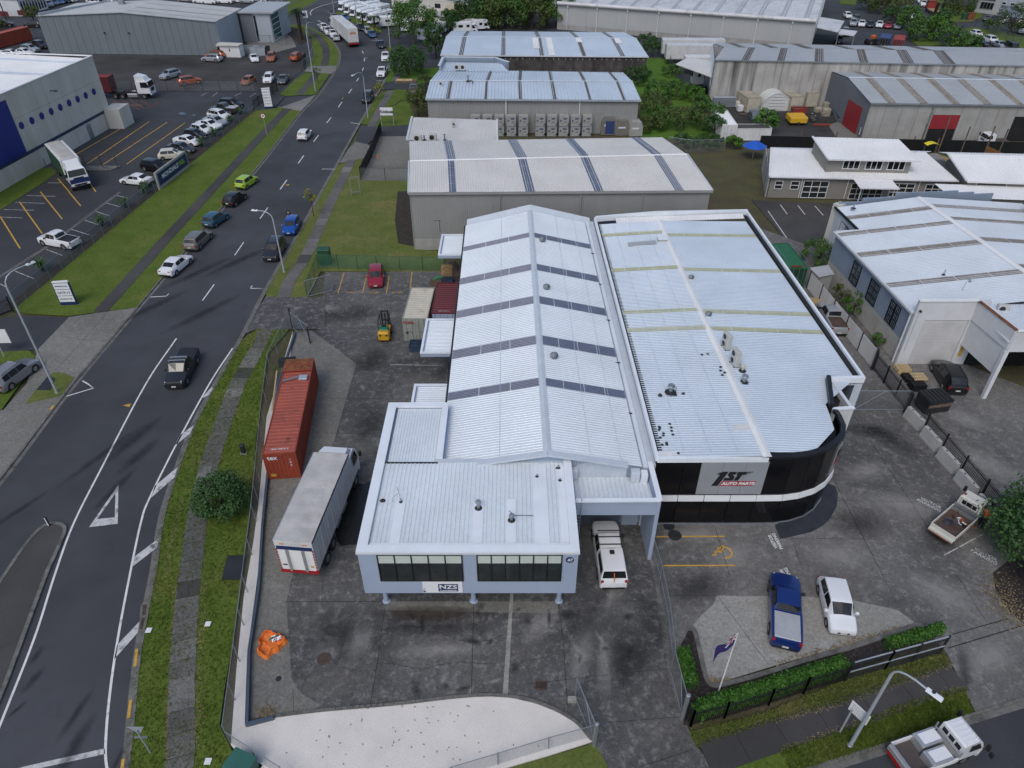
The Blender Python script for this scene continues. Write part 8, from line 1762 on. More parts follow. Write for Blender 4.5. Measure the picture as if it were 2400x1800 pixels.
tree('thin staked sapling with yellow leaves in the verge',Q(1,1,500,215),3.6,.8,'leaf_yellow',.8,260,.22,9,.05,seed=406,z=.1);tree('thin young street tree beside the tall lamp post',Q(1,0,540,730),3.4,.8,'leaf_mid',.9,260,.22,9,.05,seed=407,z=.1);tree('yellow-leaved sapling beside the dark parked car',Q(1,0,1055,860),3.2,1.0,'leaf_yellow',.9,380,.24,10,.05,seed=408,z=.1)
tree('bushy green shrub between the green container and the car park',Q(3,1,430,625),2.6,2.1,'leaf_mid',1.2,2400,.2,30,.1,'shrub',seed=409,z=.06);tree('shrub against the blockwork wall, upper one',Q(3,1,615,960),2.2,.9,'leaf_olive',1.0,900,.18,16,.06,'shrub',seed=410,z=.06);tree('shrub against the blockwork wall, larger middle one',Q(3,1,725,1060),2.6,1.1,'leaf_mid',1.2,1300,.18,20,.06,'shrub',seed=411,z=.06);tree('little shrub against the blockwork wall, lower one',Q(3,1,935,1330),1.3,.7,'leaf_mid',.6,500,.16,12,.05,'shrub',seed=412,z=.06)
palm('palm tree with two bare trunks, left one',Q(1,0,385,350),7.0);palm('palm tree leaning right beside the first palm',Q(1,0,402,345),6.2);palm('short palm by the depot yard, left',ca_(10,360)+V(-6,2,0),3.4,2.0,n=12);palm('short palm by the depot yard, right',ca_(10,360)+V(-2.5,-1,0),3.2,2.0,n=12)
for i,(c,r,x,y,s)in enumerate(((0,1,420,690,1.5),(0,1,925,300,1.4),(0,1,1125,140,1.3),(0,1,1290,20,1.2),(0,0,1650,1395,1.1),(0,0,1780,1270,1.4),(0,0,1890,1180,1.3),(0,0,2030,1060,1.2),(0,0,2110,990,1.1),(0,0,1300,1640,1.1))):
 blade_clump('green flax clump, %s along the lot fence counted from the lamp post'%ORD[i]if i<9 else 'flax clump below the sign wall',Q(c,r,x,y)+V(-.6,0,0),s,70,'leaf_dark',.07,s*1.1)
hedge('long clipped hedge behind the front picket fence',[Q(2,3,x,y,.8)for x,y in((1590,1175),(1640,1130),(1750,1080),(1900,1035),(2212,950))]+[Q(3,3,x,y,.8)for x,y in((300,850),(690,730))],.85,.8,per=850);hedge('short clipped hedge beside the mesh gate',[Q(2,3,x,y,.8)for x,y in((1485,610),(1515,740),(1560,920))],.7,.8,per=800);hedge('low end of the hedge by the sliding gate',qs(3,3,(1000,625),(1180,580),(1480,490)),.5,.8,per=500)
blade_clump('yellow-green bushes beside the depot driveway',ca_(20,395)+V(-3,-3,0),1.4,60,'leaf_yellow',.14,2.2,'garden_plant');tree('low round green shrub by the depot driveway',ca_(140,475),1.6,2.0,'leaf_mid',.8,900,.3,16,.08,'shrub',seed=420)
def inside(p,poly):
 r=0;j=len(poly)-1
 for i in range(len(poly)):
  a,b=poly[i],poly[j]
  if(a.y>p.y)!=(b.y>p.y)and p.x<(b.x-a.x)*(p.y-a.y)/(b.y-a.y)+a.x:r=not r
  j=i
 return r
def tufts(name,poly,n,m,h,z,w=.05,seed=1,label='short grass blades on the verge'):
 R=random.Random(seed);xs=[p.x for p in poly];ys=[p.y for p in poly];b=MB();k=0;it=0
 while k<n and it<n*12:
  it+=1;p=V(R.uniform(min(xs),max(xs)),R.uniform(min(ys),max(ys)),z)
  if not inside(p,poly):continue
  k+=1
  for q in range(3):
   a=R.uniform(0,6.28);o=p+V(R.uniform(-.08,.08),R.uniform(-.08,.08),0);s=V(cos(a),sin(a),0)*w;b.poly([o-s,o+s,o+V(R.uniform(-.1,.1),R.uniform(-.1,.1),h*R.uniform(.5,1.2))])
 o=b.bd(name,m);tag(o,label,'grass');o['kind']='stuff'
VP=KEs+qs(1,1,(10,1190),(150,1195),(290,1190),(110,1400))+qs(1,2,(70,0),(0,500))+qs(0,2,(2190,900),(2130,1400))+qs(0,3,(2100,0),(2020,560),(1940,1000),(1900,1300),(2010,1520),(2100,1800))
tufts('grass_blades',VP,9000,'grass',.10,.09,.035,1)
tufts('grass_blades',qs(3,3,(90,1500),(600,1345),(1300,1060),(1692,965),(1765,1180),(1000,1472),(200,1720)),3500,'grass',.12,.085,.03,2,'short grass blades beside the side street');tufts('grass_blades',qs(2,3,(1525,1352),(2212,1180))+qs(3,3,(600,930),(1515,672),(1585,780),(700,1085),(0,1278))+qs(2,3,(1595,1480)),3000,'grass_worn',.12,.09,.03,3,'worn grass blades below the picket fence')
dry=MB();R=random.Random(9)
def litter(pts,w,n,s=.06,z=.12):
 P=sml(pts,6)
 for k in range(n):
  i=R.randrange(len(P)-1);p=P[i].lerp(P[i+1],R.random())+V(R.gauss(0,w),R.gauss(0,w),z+R.random()*.03);a=R.uniform(0,6.28);u=V(cos(a),sin(a),R.uniform(-.4,.4))*s*R.uniform(.6,1.4);q=V(-sin(a),cos(a),R.uniform(-.4,.4))*s*.6;dry.quad(p-u,p+q,p+u,p-q)
litter(qs(3,3,(100,770),(740,585),(1180,455)),.14,420);litter(qs(3,3,(1960,60),(2060,270),(2200,400)),.7,700);litter(qs(2,3,(1720,900),(1760,925),(1880,900)),.12,120);litter(qs(1,3,(60,1180),(130,1200)),.25,160);litter(qs(1,2,(120,900),(60,1500)),.2,160)
litter(qs(0,2,(1440,1659),(1560,1100),(1900,100)),.12,350,.05,.1);litter(qs(0,3,(1440,1600),(1480,700),(1540,0)),.1,300,.05,.1);litter(qs(0,3,(1700,1500),(1725,700),(1760,0)),.14,350,.05,.1);litter(qs(3,3,(0,1275),(700,1090),(1580,785)),.1,220,.05,.1);litter(qs(3,3,(100,1500),(900,1225),(1680,965)),.1,220,.05,.1);litter(qs(1,3,(300,1400),(1500,1300),(2000,1400)),1.2,60,.06,.17)
o=dry.bd('dead_leaves','dry_leaf');tag(o,'dead brown leaves and dry grass along the path edges','leaves');o['kind']='stuff'
# ================================================================== fences
def fence(label,pts,h=1.8,sp=3.0,pm='galv',mm='chain_link',pr=.035,rail=1,name='wire_fence',midrail=0,z=.06):
 P=[at(p,z)for p in pts];t=thing(name,label,'fence',P[0],0);S=[]
 for a,b in zip(P[:-1],P[1:]):
  n=max(1,int(round((b-a).length/sp)))
  for k in range(n):S.append((a.lerp(b,k/n),a.lerp(b,(k+1)/n)))
 pm_=MB().cyl((0,0,0),(0,0,h+.05),pr,8).mesh('post');pm_.materials.append(MATS[pm])
 for p in[s[0]for s in S]+[S[-1][1]]:link('post',pm_,t,p-P[0])
 for a,b in S:
  m=MB().quad(at(a,z+.05),at(b,z+.05),at(b,z+h),at(a,z+h));L=(b-a).length;m.uv=[(0,0),(L,0),(L,h),(0,h)]
  if mm:m.bd('mesh_panel',mm,t)
  if rail:MB().cyl(at(a,z+h),at(b,z+h),.024,6).bd('top_rail',pm,t)
  if midrail:MB().cyl(at(a,z+h*.5),at(b,z+h*.5),.02,6).bd('mid_rail',pm,t)
 return t
def pickets(label,pts,h=1.8,sp=.13,pm='black_paint',name='picket_fence',post=2.4,z=.08,w=.028):
 P=[at(p,z)for p in pts];t=thing(name,label,'fence',P[0],0);b=MB()
 for a,c in zip(P[:-1],P[1:]):
  n=int((c-a).length/sp);m=max(1,int(round((c-a).length/post)))
  for k in range(n):q=a.lerp(c,(k+.5)/n);b.box(q.x-w/2,q.y-w/2,q.z+.08,q.x+w/2,q.y+w/2,q.z+h)
  for zz2 in(.3,h-.25):MB().bar(a+UP*zz2,c+UP*zz2,.05,.05).bd('rail',pm,t)
  for k in range(m+1):q=a.lerp(c,k/m);MB().box(q.x-.05,q.y-.05,q.z,q.x+.05,q.y+.05,q.z+h+.12).bd('post',pm,t)
 b.bd('pickets',pm,t,kind='stuff');return t
def gate(label,a,b,h=1.9,m='galv',mm='chain_link',z=.08,name='mesh_gate',brace=1):
 a=at(a,z);b=at(b,z);t=thing(name,label,'gate',a,0);f=MB().cyl(a+UP*.1,a+UP*h,.035,8).cyl(b+UP*.1,b+UP*h,.035,8)
 for q in(.1,h):f.cyl(a+UP*q,b+UP*q,.03,6)
 if brace:f.cyl(a+UP*.1,a.lerp(b,.5)+UP*h,.025,6).cyl(b+UP*.1,a.lerp(b,.5)+UP*h,.025,6)
 f.bd('frame',m,t);q=MB().quad(a+UP*.1,b+UP*.1,b+UP*h,a+UP*h);L=(b-a).length;q.uv=[(0,0),(L,0),(L,h),(0,h)];q.bd('mesh_panel',mm,t);return t
def post(label,p,h,r=.08,m='galv',name='gate_post',z=.06):
 o=MB().lathe([(r,0),(r,h),(r*.7,h+.04),(.01,h+.06)],10).bd(name,m,None);o.location=at(p,z);return tag(o,label,'post')
lf=[Q(1,1,300,1180),Q(1,1,95,1405,1.8),Q(1,2,40,200,1.8),Q(0,2,2205,700,1.8),Q(0,2,2170,1050,1.8),Q(0,3,2090,0,1.8),Q(0,3,2015,600,1.8),Q(0,3,1920,1305,1.8)]
fence('tall mesh fence between the verge and the work yard',[at(p,0)for p in lf],1.8,2.6,z=.09)
fence('low mesh railing round the left end of the pebble bed',[at(lf[-1],0),at(Q(1,3,205,1659,1.2),0),W(720,1900)],1.2,2.4,z=.12);fence('low mesh railing along the front of the pebble bed',[at(Q(2,3,720,1295,1.25),0),at(Q(2,3,320,1405,1.25),0),at(Q(1,3,2090,1540,1.25),0),at(Q(1,3,1690,1659,1.25),0),W(950,1890)],1.25,3.0,z=.1)
gate('open mesh gate leaf at the front drive, left',Q(2,3,545,1060),Q(2,3,705,1465),2.0);post('grey gate post beside the pebble bed',Q(2,3,708,1470),2.3,.11)
MB().bbox(0,0,0,.5,.28,.3,.02).bd('concrete_block','slab_light').location=Q(2,3,480,1100,.07);tag(COL.objects['concrete_block'],'pale concrete block holding the left gate open','block')
gate('tall mesh gate leaf slid back along the shop boundary',Q(2,3,1365,830),Q(2,3,1465,1215),2.1);post('thick gate post at the corner of the picket fence',Q(2,3,1470,1225),2.3,.13)
fence('tall mesh fence between the two yards',[at(Q(2,2,1200,1520),0),at(Q(2,3,1265,90),0),at(Q(2,3,1330,420),0),at(Q(2,3,1372,800),0)],2.0,2.6,z=.08,midrail=1)
gt=gate('open mesh gate at the upper yard entrance, left leaf',Q(1,1,445,915),Q(1,1,665,860),2.0,mm='chain_link');gate('open mesh gate at the upper yard entrance, lower leaf',Q(1,1,325,1190),Q(1,1,470,1310),2.0);post('rusty-footed post at the end of the lower gate leaf',Q(1,1,470,1315),1.9,.07,'steel_dark');post('gate post between the verge fence and the gate',Q(1,1,320,1185),2.4,.09,'steel_dark')
fence('green mesh fence along the lawn',[Q(1,1,445,915),Q(1,1,545,665),Q(1,1,1050,675),Q(1,1,1640,690)],1.7,2.6,'box_green','chain_link_green',z=.1)
fence('blue-grey mesh fence along the left parking lot',[S0+V(-.1,.1,0),S0.lerp(S1,.35),S0.lerp(S1,.58)],1.7,2.3,'fence_post_blue','chain_link_blue',z=.1,midrail=1);fence('blue-grey mesh fence beyond the blue sign wall',[S0.lerp(S1,.69),S1],1.7,2.4,'fence_post_blue','chain_link_blue',z=.1,midrail=1)
pickets('black sliding gate at the left edge of the photo',[Q(0,1,-400,1250),Q(0,1,120,1040)],1.7,.14);pickets('black picket gate by the second gate sign',[S1+V(-.2,.3,0),Q(1,0,190,790)],1.8,.16,z=.06);pickets('black slat gate by the gravel lot',[Q(1,0,405,600),Q(1,0,440,545)],2.2,.16,z=.06)
fence('wire fence with dark posts across the gravel lot',[Q(0,0,1000,788),Q(0,0,2212,792),Q(1,0,20,800)],1.9,3.4,'steel_dark','chain_link',.04,0,z=.05);fence('wire fence along the curved verge',[Q(1,0,410,610),Q(1,0,480,560),Q(1,0,500,480)],2.0,3.0,'galv','chain_link',z=.06)
pickets('black slat fence beside the small car park',[Q(1,0,908,1560),Q(1,0,1000,1370),Q(1,0,1085,1150)],1.9,.11,'black_paint',w=.05);fence('wire fence at the near end of the small car park',[Q(1,0,908,1560),Q(1,0,1330,1562)],1.8,3.0,'steel_dark','chain_link')
def z3(x,y,z=0):return W(2000+x/7.373,820+y/7.373,z)
F0,F1,F2=z3(330,360),z3(905,1085),at(Q(3,2,2110,1060,1.8),0)
pickets('black picket fence between the shop yard and the workshop yard',[F0,F1,F2],1.8,.13)
post('steel post where the mesh gate meets the picket fence',F1+V(-.15,0,0),2.2,.11,'steel_dark');post('tall steel post at the end of the white panel fence',F0+V(-.1,.1,0),2.3,.1,'steel_dark')
gate('closed mesh gate between the shop and the picket fence',z3(0,1055),z3(870,1060),2.1,'galv','chain_link',name='mesh_gate')
FF=qs(2,3,(1540,1305),(1830,1235),(2212,1120))+qs(3,3,(300,1020),(655,912));pickets('black picket fence in front of the hedge',FF,1.5,.13);pickets('steel sliding gate in front of the mulch bed',qs(3,3,(660,905),(1000,815),(1470,680)),1.75,.16,'steel_dark','sliding_gate')
gl=MB().bar(at(Q(3,3,660,905),1.86),at(Q(3,3,1470,680),1.86),.06,.07).bar(at(Q(3,3,660,905),1.0)+V(0,-.06,0),at(Q(3,3,1470,680),1.0)+V(0,-.06,0),.05,.06).bd('gate_rail','galv_pale');tag(gl,'bright galvanised rails of the sliding gate','rail');pickets('short return of picket fence at the gate corner',[Q(2,3,1500,1240),Q(2,3,1540,1305)],1.5,.13)
wp=thing('panel_fence','white corrugated panel fence with dark posts along the side lane','fence',Q(3,1,330,830,0));PF=[Q(3,1,335,835),Q(3,1,475,930),Q(3,1,560,1090),Q(3,1,665,1245),Q(3,1,785,1385),Q(3,1,900,1535)]
PF=[PF[0].lerp(PF[-1],k/5)for k in range(6)]
for a,b in zip(PF[:-1],PF[1:]):clad(wp,a,b,.1,2.0,'wall_white',.18,.025,.0,'panel');wall(wp,a,b,.1,2.0,'wall_white',.03,'panel_back',-.01)
for p in PF:MB().box(p.x-.08,p.y-.1,0,p.x,p.y,2.2).bd('post','steel_dark',wp)
sh=thing('lean_to_shed','small lean-to with grey sheet roof at the end of the panel fence','shed',Q(3,1,500,830));a=Q(3,1,440,740,2.2);MB().hexa([a,Q(3,1,572,715,2.4),Q(3,1,520,635,2.6),Q(3,1,360,660,2.4)],[p+UP*.08 for p in(a,Q(3,1,572,715,2.4),Q(3,1,520,635,2.6),Q(3,1,360,660,2.4))]).bd('roof_sheet','roof_grey',sh);prism(sh,[at(p,0)for p in(a+V(.2,.2,0),Q(3,1,560,715,2.4),Q(3,1,515,640,2.5))],0,2.2,'wall_beige')
bf=thing('timber_fence','black-stained fence behind the white-roofed building','fence',Q(3,0,0,1270));wall(bf,Q(3,0,-80,1275),Q(3,0,2400,1340),0,1.9,'black_paint',.1,'panel')
of_=thing('timber_fence','orange-brown board fence round the play lawn','fence',Q(3,0,1880,1330));A1,A2=at(Q(3,0,1895,1262,1.8),0),at(Q(3,0,2205,1400,1.8),0)
for k in range(26):a=A1.lerp(A2,k/26);b=A1.lerp(A2,(k+.94)/26);wall(of_,a,b,.05,1.8+(k%2)*.02,'timber_orange',.03,'board')
for k,(x,y,h)in enumerate(((1165,1290,1.6),(1235,1300,2.2),(1300,1290,4.0),(1455,1350,6.0),(1430,1340,2.6),(1640,1380,5.0),(1820,1450,6.2),(1960,1400,5.0),(2160,1450,4.0),(585,1200,1.2),(278,1195,1.2),(765,1205,1.6))):post('timber pole, %s'%('first of the playground','second of the playground','third, tall, of the playground','tallest by the sand pit','short one by the sand pit','leaning over the lawn','tall one at the lawn edge','behind the board fence','at the right edge of the lawn','on the gravel yard fence, right','on the gravel yard fence, left','beside the red side door')[k],Q(3,0,x,y),h,.1,'timber_old','timber_pole',0)
sp_=thing('sand_pit','timber-edged deck with sloping rail on the play lawn','play deck',Q(3,0,1500,1390));MB().hexa([Q(3,0,1440,1330,.4),Q(3,0,1640,1395,.4),Q(3,0,1460,1395,.4)],[Q(3,0,1440,1330,.5),Q(3,0,1640,1395,.5),Q(3,0,1460,1395,.5)]).bd('deck','timber',sp_);MB().bar(Q(3,0,1440,1325,.9),Q(3,0,1645,1393,.9),.1,.12).bar(Q(3,0,1450,1395,.6),Q(3,0,1645,1395,.6),.1,.12).bd('rail','timber',sp_)
um=thing('shade_umbrella','bright blue shade umbrella beside the white container','umbrella',zz(1110,1290));c=zz(1110,1240,2.3);MB().lathe([(1.9,-.55),(1.0,-.1),(.05,.35)],8,at(c,2.4)).bd('canopy','plastic_blue',um);MB().cyl(at(c,0),at(c,2.6),.05,8).bd('pole','timber_pale',um)
ys=thing('shade_sail','bright yellow curved shade roof in the playground','shade',Q(3,0,1415,1290));b=MB();P0,P1=Q(3,0,1362,1247,2.0),Q(3,0,1475,1247,2.0)
for k in range(6):t0,t1=k/6,(k+1)/6;b.quad(*[P0.lerp(P1,t)+V(0,y,.3*sin(pi*t))for t,y in((t0,-.6),(t1,-.6),(t1,.6),(t0,.6))])
b.bd('sheet','plastic_yellow',ys);MB().cyl(at(P0,0),P0,.05,6).cyl(at(P1,0),P1,.05,6).bd('pole','timber_old',ys)
pg=thing('pergola','orange timber pergola frame behind the white roof','pergola',Q(3,0,970,1250));b=MB()
for k in range(6):b.bar(Q(3,0,930+k*14,1225,2.2),Q(3,0,945+k*14,1260,2.2),.12,.12)
b.bar(Q(3,0,930,1240,2.3),Q(3,0,1020,1245,2.3),.12,.12).cyl(at(Q(3,0,935,1250,2.2),0),Q(3,0,935,1250,2.2),.07,6).cyl(at(Q(3,0,1010,1255,2.2),0),Q(3,0,1010,1255,2.2),.07,6).bd('frame','timber_orange',pg)
fence('wire fence along the overgrown strip',[Q(2,0,1320,500),Q(2,0,1420,680),Q(2,0,1560,880)],1.9,2.6,'steel_dark','chain_link',z=0);fence('wire fence in front of the scrub',[Q(2,0,1340,1290),Q(2,0,1540,1320),Q(2,0,1830,1310)],2.0,4,'galv','chain_link',z=0);fence('dark wire fence beyond the far street',[Q(3,0,1790,235),Q(3,0,2000,320),Q(3,0,2230,400)],1.8,3,'steel_dark','chain_link',z=0);fence('black iron fence near the far left container',[W(60,82),W(110,82)],2.0,2.4,'steel_dark',None,z=0);fence('wire fence of the yard at the top of the street',[W(605,36),W(660,20),W(705,2)],1.8,3.0,'galv','chain_link',z=0);fence('dark fence behind the pallet yard',[W(606,105),W(635,104),W(672,106)],2.0,3,'steel_dark','chain_link',z=0);fence('wire fence along the huge grey warehouse',[Q(2,0,1150,340),Q(2,0,1700,400)],1.8,4,'steel_dark',None,z=0)
# ================================================================== yard retaining beam and walls
BM=[Q(1,1,335,1210,.4),Q(1,1,190,1640,.4),Q(1,2,150,300,.4),Q(1,2,100,750,.4),Q(1,2,55,1200,.4),Q(1,3,20,100,.4),Q(0,3,2150,640,.4),Q(0,3,2132,1262,.4)]
bw_=thing('retaining_wall','low blue steel beam wall along the left side of the yard','wall',at(BM[-1],0))
for a,b in zip(BM[:-1],BM[1:]):MB().bar(at(a,.24),at(b,.24),.16,.36).bd('beam','beam_blue',bw_)
MB().bar(at(BM[-1],.24)+V(-.06,-.1,0),at(Q(1,3,150,1215,.4),.24),.16,.36).bd('beam','beam_blue',bw_)
# ================================================================== street lamps and signs
def lamp(label,base,top,head,z=.08,r=.085):
 b=at(base,z);t=thing('street_lamp',label,'street lamp',b);T=Vector(top);H=Vector(head);P=[b,b.lerp(T,.5),T]
 for k in range(1,6):s=k/5;P.append(T*(1-s)**2+(T+(T-b).normalized()*(H-T).length*.55)*2*s*(1-s)+H*s*s)
 MB().tube(P,[r*1.25,r,r*.85]+[r*.6]*5,10).bd('mast','galv_pale',t,1);MB().lathe([(r*2,0),(r*2,.05),(r*1.4,.08)],10,b).bd('base_plate','galv',t)
 d=(H-P[-2]);d.z=0;d.normalize();s=V(-d.y,d.x,0);MB().hexa([H-s*.13-UP*.04,H+s*.13-UP*.04,H+d*.75+s*.14-UP*.06,H+d*.75-s*.14-UP*.06],[H-s*.09+UP*.07,H+s*.09+UP*.07,H+d*.7+s*.1+UP*.05,H+d*.7-s*.1+UP*.05]).bd('lantern','parapet_white',t);MB().box(H.x+d.x*.3-.06,H.y+d.y*.3-.06,H.z+.06,H.x+d.x*.3+.06,H.y+d.y*.3+.06,H.z+.16).bd('sensor','steel_dark',t)
 return t
def up(b,h):return at(b,h)
L1_=Q(0,2,495,80);lamp('tall curved street lamp at the left gate driveway',L1_,up(L1_,10.6)+V(.0,.1,0),Q(0,1,225,632,11.6))
L2_=Q(1,1,245,697);lamp('curved street lamp beside the dark suv',L2_,up(L2_,6.4),Q(1,1,15,160,7.3));L3_=Q(3,3,705,1470);lamp('curved street lamp at the side street',L3_,up(L3_,6.7)+V(.15,.15,0),Q(3,3,1370,975,7.3));L4_=Q(1,0,968,1018);lamp('curved street lamp beside the dark parked car',L4_,up(L4_,6.8),Q(1,0,850,645,7.8));L5_=Q(1,0,515,792);lamp('curved street lamp at the second gate verge',L5_,up(L5_,10.4),Q(1,0,530,215,11.0))
for lb,x,y,h in(('far lamp post on the depot verge',838,58,8),('far lamp post at the street corner',784,36,7),('far lamp post beside the depot driveway',915,113,9),('far lamp post on the top left lawn',666,37,8)):lamp(lb,W(x,y),up(W(x,y),h),up(W(x,y),h+.6)+V(-2,0,0),0)
post('dark power pole beside the far maroon sign',W(17,52),11,.14,'steel_dark','power_pole',0)
def panel(t,a,b,z0,z1,m,th=.08,name='panel'):return wall(t,a,b,z0,z1,m,th,name)
def totem(label,a,b,h,txt):
 a=Vector(a);b=Vector(b);t=thing('gate_sign',label,'sign',(a+b)/2);n=outn(a,b);d=(b-a).normalized();panel(t,a-d*.08,b+d*.08,.08,h,'sign_navy',.22,'body');g=(h-.5)/3
 for k in range(3):
  z0=.45+k*g;panel(t,a+n*.02,b+n*.02,z0+.03,z0+g-.03,'sign_white',.015,'sign_panel');c=at((a+b)/2,z0+g/2)+n*.028;w=(b-a).length
  letters(txt if k==1 else 'MONDIALE VGL','sign_navy',t,c,d,UP,.33*w/1.5 if k==1 else.17*w/1.5,0,.006)
 MB().hexa([at(a-d*.08,h)-n*.22,at(b+d*.08,h)-n*.22,at(b+d*.08,h)+n*.02,at(a-d*.08,h)+n*.02],[at(a,h+.1)-n*.2,at(b,h+.16)-n*.2,at(b,h+.16),at(a,h+.1)]).bd('cap','sign_white',t);MB().box(-.3,-.3,0,.3,.3,.01);return t
totem('white and navy totem sign reading GATE 12 on the verge',Q(0,1,535,985),Q(0,1,665,980),2.75,'GATE 12');totem('white and navy totem sign reading GATE 13 by the second gate',Q(1,0,80,945),Q(1,0,148,942),3.6,'GATE 13')
sw_=thing('sign_wall','concrete wall with blue MONDIALE VGL board along the lot fence','sign',S0.lerp(S1,.63));a,b=Q(0,0,1385,1645),Q(0,0,1640,1445);wall(sw_,a,b,.08,2.5,'concrete_wall',.25);n=outn(a,b);d=(b-a).normalized();La=(b-a).length;wall(sw_,a+d*.35,b-d*.25,.55,2.2,'sign_navy',.03,'blue_board',.04);c=(a+b)/2+n*.05
letters('MONDIALE','sign_white',sw_,at(c,1.45)-d*La*.09,d,UP,.86,0,.02,sx=1.12);letters('VGL','sign_green',sw_,at(c,1.45)+d*La*.29,d,UP,.86,0,.02,sx=1.12)
us_=thing('street_sign','white unilode board on two posts at the driveway','sign',Q(1,0,1130,1085));a,b=Q(1,0,1085,1085),Q(1,0,1192,1085);MB().cyl(a,up(a,3.0),.05,6).cyl(b,up(b,3.0),.05,6).bd('post','galv_pale',us_);panel(us_,a,b,1.75,3.05,'sign_white',.06,'board').location.y-=.06;letters('Unilode','mark_black',us_,at((a+b)/2,2.38)+V(.15,-.15,0),V(1,0,0),UP,.62,0,.015,sx=1.1);letters('U','sign_red',us_,at((a+b)/2,2.4)+V(-1.15,-.155,0),V(1,0,0),UP,.5,.1,.02)
ss=thing('speed_sign','round 50 speed limit sign on the verge','sign',Q(1,0,95,1170));b_=Q(1,0,95,1170);MB().cyl(b_,up(b_,3.4),.035,6).bd('post','galv_pale',ss);c=up(b_,3.2)+V(0,-.05,0);MB().cyl(c,c+V(0,-.02,0),.42,20).bd('disc','sign_red',ss);MB().cyl(c+V(0,-.021,0),c+V(0,-.03,0),.33,20).bd('disc_face','sign_white',ss);letters('50','mark_black',ss,c+V(0,-.038,0),V(1,0,0),UP,.36,0,.01)
gw=thing('give_way_sign','back of a triangular give way sign on a grey post','sign',Q(0,3,1300,1525));b_=Q(0,3,1300,1525,.09);T=b_+UP*2.35;MB().bar(b_,T,.07,.05).bd('post','galv_pale',gw);MB().hexa([T+V(-.42,.04,.22),T+V(.42,.04,.22),T+V(0,.04,-.5)],[T+V(-.42,.06,.22),T+V(.42,.06,.22),T+V(0,.06,-.5)]).bd('triangle','galv_pale',gw);MB().bar(T+V(-.35,0,-.75),T+V(.35,0,-.75),.05,.12).bd('bracket','galv',gw)
kl=thing('keep_left_sign','small black and white marker post on the nose of the traffic island','sign',Q(0,2,440,1225));b_=Q(0,2,440,1225,.1);MB().box(b_.x-.18,b_.y-.03,.1,b_.x-.02,b_.y+.03,1.0).bd('black_panel','trim_black',kl);MB().box(b_.x-.17,b_.y-.04,.15,b_.x-.10,b_.y-.031,.95).bd('white_stripe','sign_white',kl)
ib=thing('street_sign','white notice board on slanting posts beside the side street lamp','sign',Q(3,3,620,1355));a=Q(3,3,620,1350,.09);MB().cyl(a,up(a,2.4),.05,8).bd('post','galv_pale',ib);B0,B1=Q(3,3,712,1110,2.55),Q(3,3,868,1255,2.55);nb=outn(B0,B1)
wall(ib,B0,B1,2.1,2.95,'sign_white',.03,'board')
for k in range(5):letters('- - - - - - - - -','mark_black',ib,at((B0+B1)/2,2.82-k*.15)+nb*.01,(B1-B0),UP,.16,0,.004)
wb_=thing('notice_board','blank white board on a post at the left edge','sign',Q(0,1,40,1430));a=Q(0,1,40,1425,.1);MB().cyl(a,up(a,1.9),.05,8).bd('post','galv_pale',wb_);wall(wb_,Q(0,1,-110,1260,1.9),Q(0,1,75,1258,1.9),1.3,2.8,'sign_white',.05,'board')
ef=thing('sign_frame','empty grey metal sign frame on the verge','frame',Q(1,0,820,1659));a,b=Q(1,1,835,30)if 0 else Q(1,0,828,1700),Q(1,0,905,1690);MB().bar(a,up(a,2.7),.1,.1).bar(b,up(b,2.7),.1,.1).bar(up(a,2.7),up(b,2.7),.1,.1).bar(up(a,.6),up(b,.6),.1,.1).bd('frame','galv',ef)
ds_=thing('depot_sign','blue and white sign on the tall lamp at the bend','sign',up(W(724,92),3));wall(ds_,W(719,96,0),W(730,96,0),5.2,6.8,'sign_white',.08,'board');wall(ds_,W(719,96,0),W(727,96,0),5.6,6.3,'sign_navy',.02,'blue_patch',.01);MB().cyl(W(724.5,97),up(W(724.5,97),6.8),.07,6).bd('post','galv',ds_)
fp_=thing('flagpole','slanting white pole with a blue ensign flag in the mulch bed','flagpole',Q(2,3,1775,1025));a=Q(2,3,1775,1025,.1);T=Q(2,3,1952,495,5.6);T=a+(T-a).normalized()*5.9 if(T-a).length>8 else T;MB().cyl(a,T,.045,8,.03).bd('pole','container_white',fp_)
flg=MB();ft_=thing('flag','limp navy flag with red and white cross corner and stars','flag',T)
U_=V(-.15,-.05,-1).normalized();X_=V(-1,-.35,-.75).normalized()
def fpnt(s,t):return T+(a-T).normalized()*t*.95+X_*s*1.45+V(.0,.10*sin(s*9+t*2),.0)*(s+.2)
for i in range(10):
 for j in range(5):flg.quad(*[fpnt(s/10,t/5)for s,t in((i,j),(i+1,j),(i+1,j+1),(i,j+1))])
flg.bd('cloth','flag_navy',ft_,1)
for(s0,t0,s1,t1,m,w)in((.0,.0,.5,.5,'sign_white',.05),(.0,.5,.5,.0,'sign_white',.05),(0,.25,.5,.25,'sign_white',.09),(.25,0,.25,.5,'sign_white',.09),(0,.25,.5,.25,'sign_red',.05),(.25,0,.25,.5,'sign_red',.05)):
 b=MB();nm2=X_.cross((a-T).normalized()).normalized()
 for e in(1,-1):
  for k in range(6):p,q=fpnt(s0+(s1-s0)*k/6,t0+(t1-t0)*k/6),fpnt(s0+(s1-s0)*(k+1)/6,t0+(t1-t0)*(k+1)/6);dd_=(q-p).normalized().cross(nm2)*w;o_=nm2*e*(.012 if m=='sign_white' else.018);b.quad(p-dd_+o_,q-dd_+o_,q+dd_+o_,p+dd_+o_)
 b.bd('stripe',m,ft_)
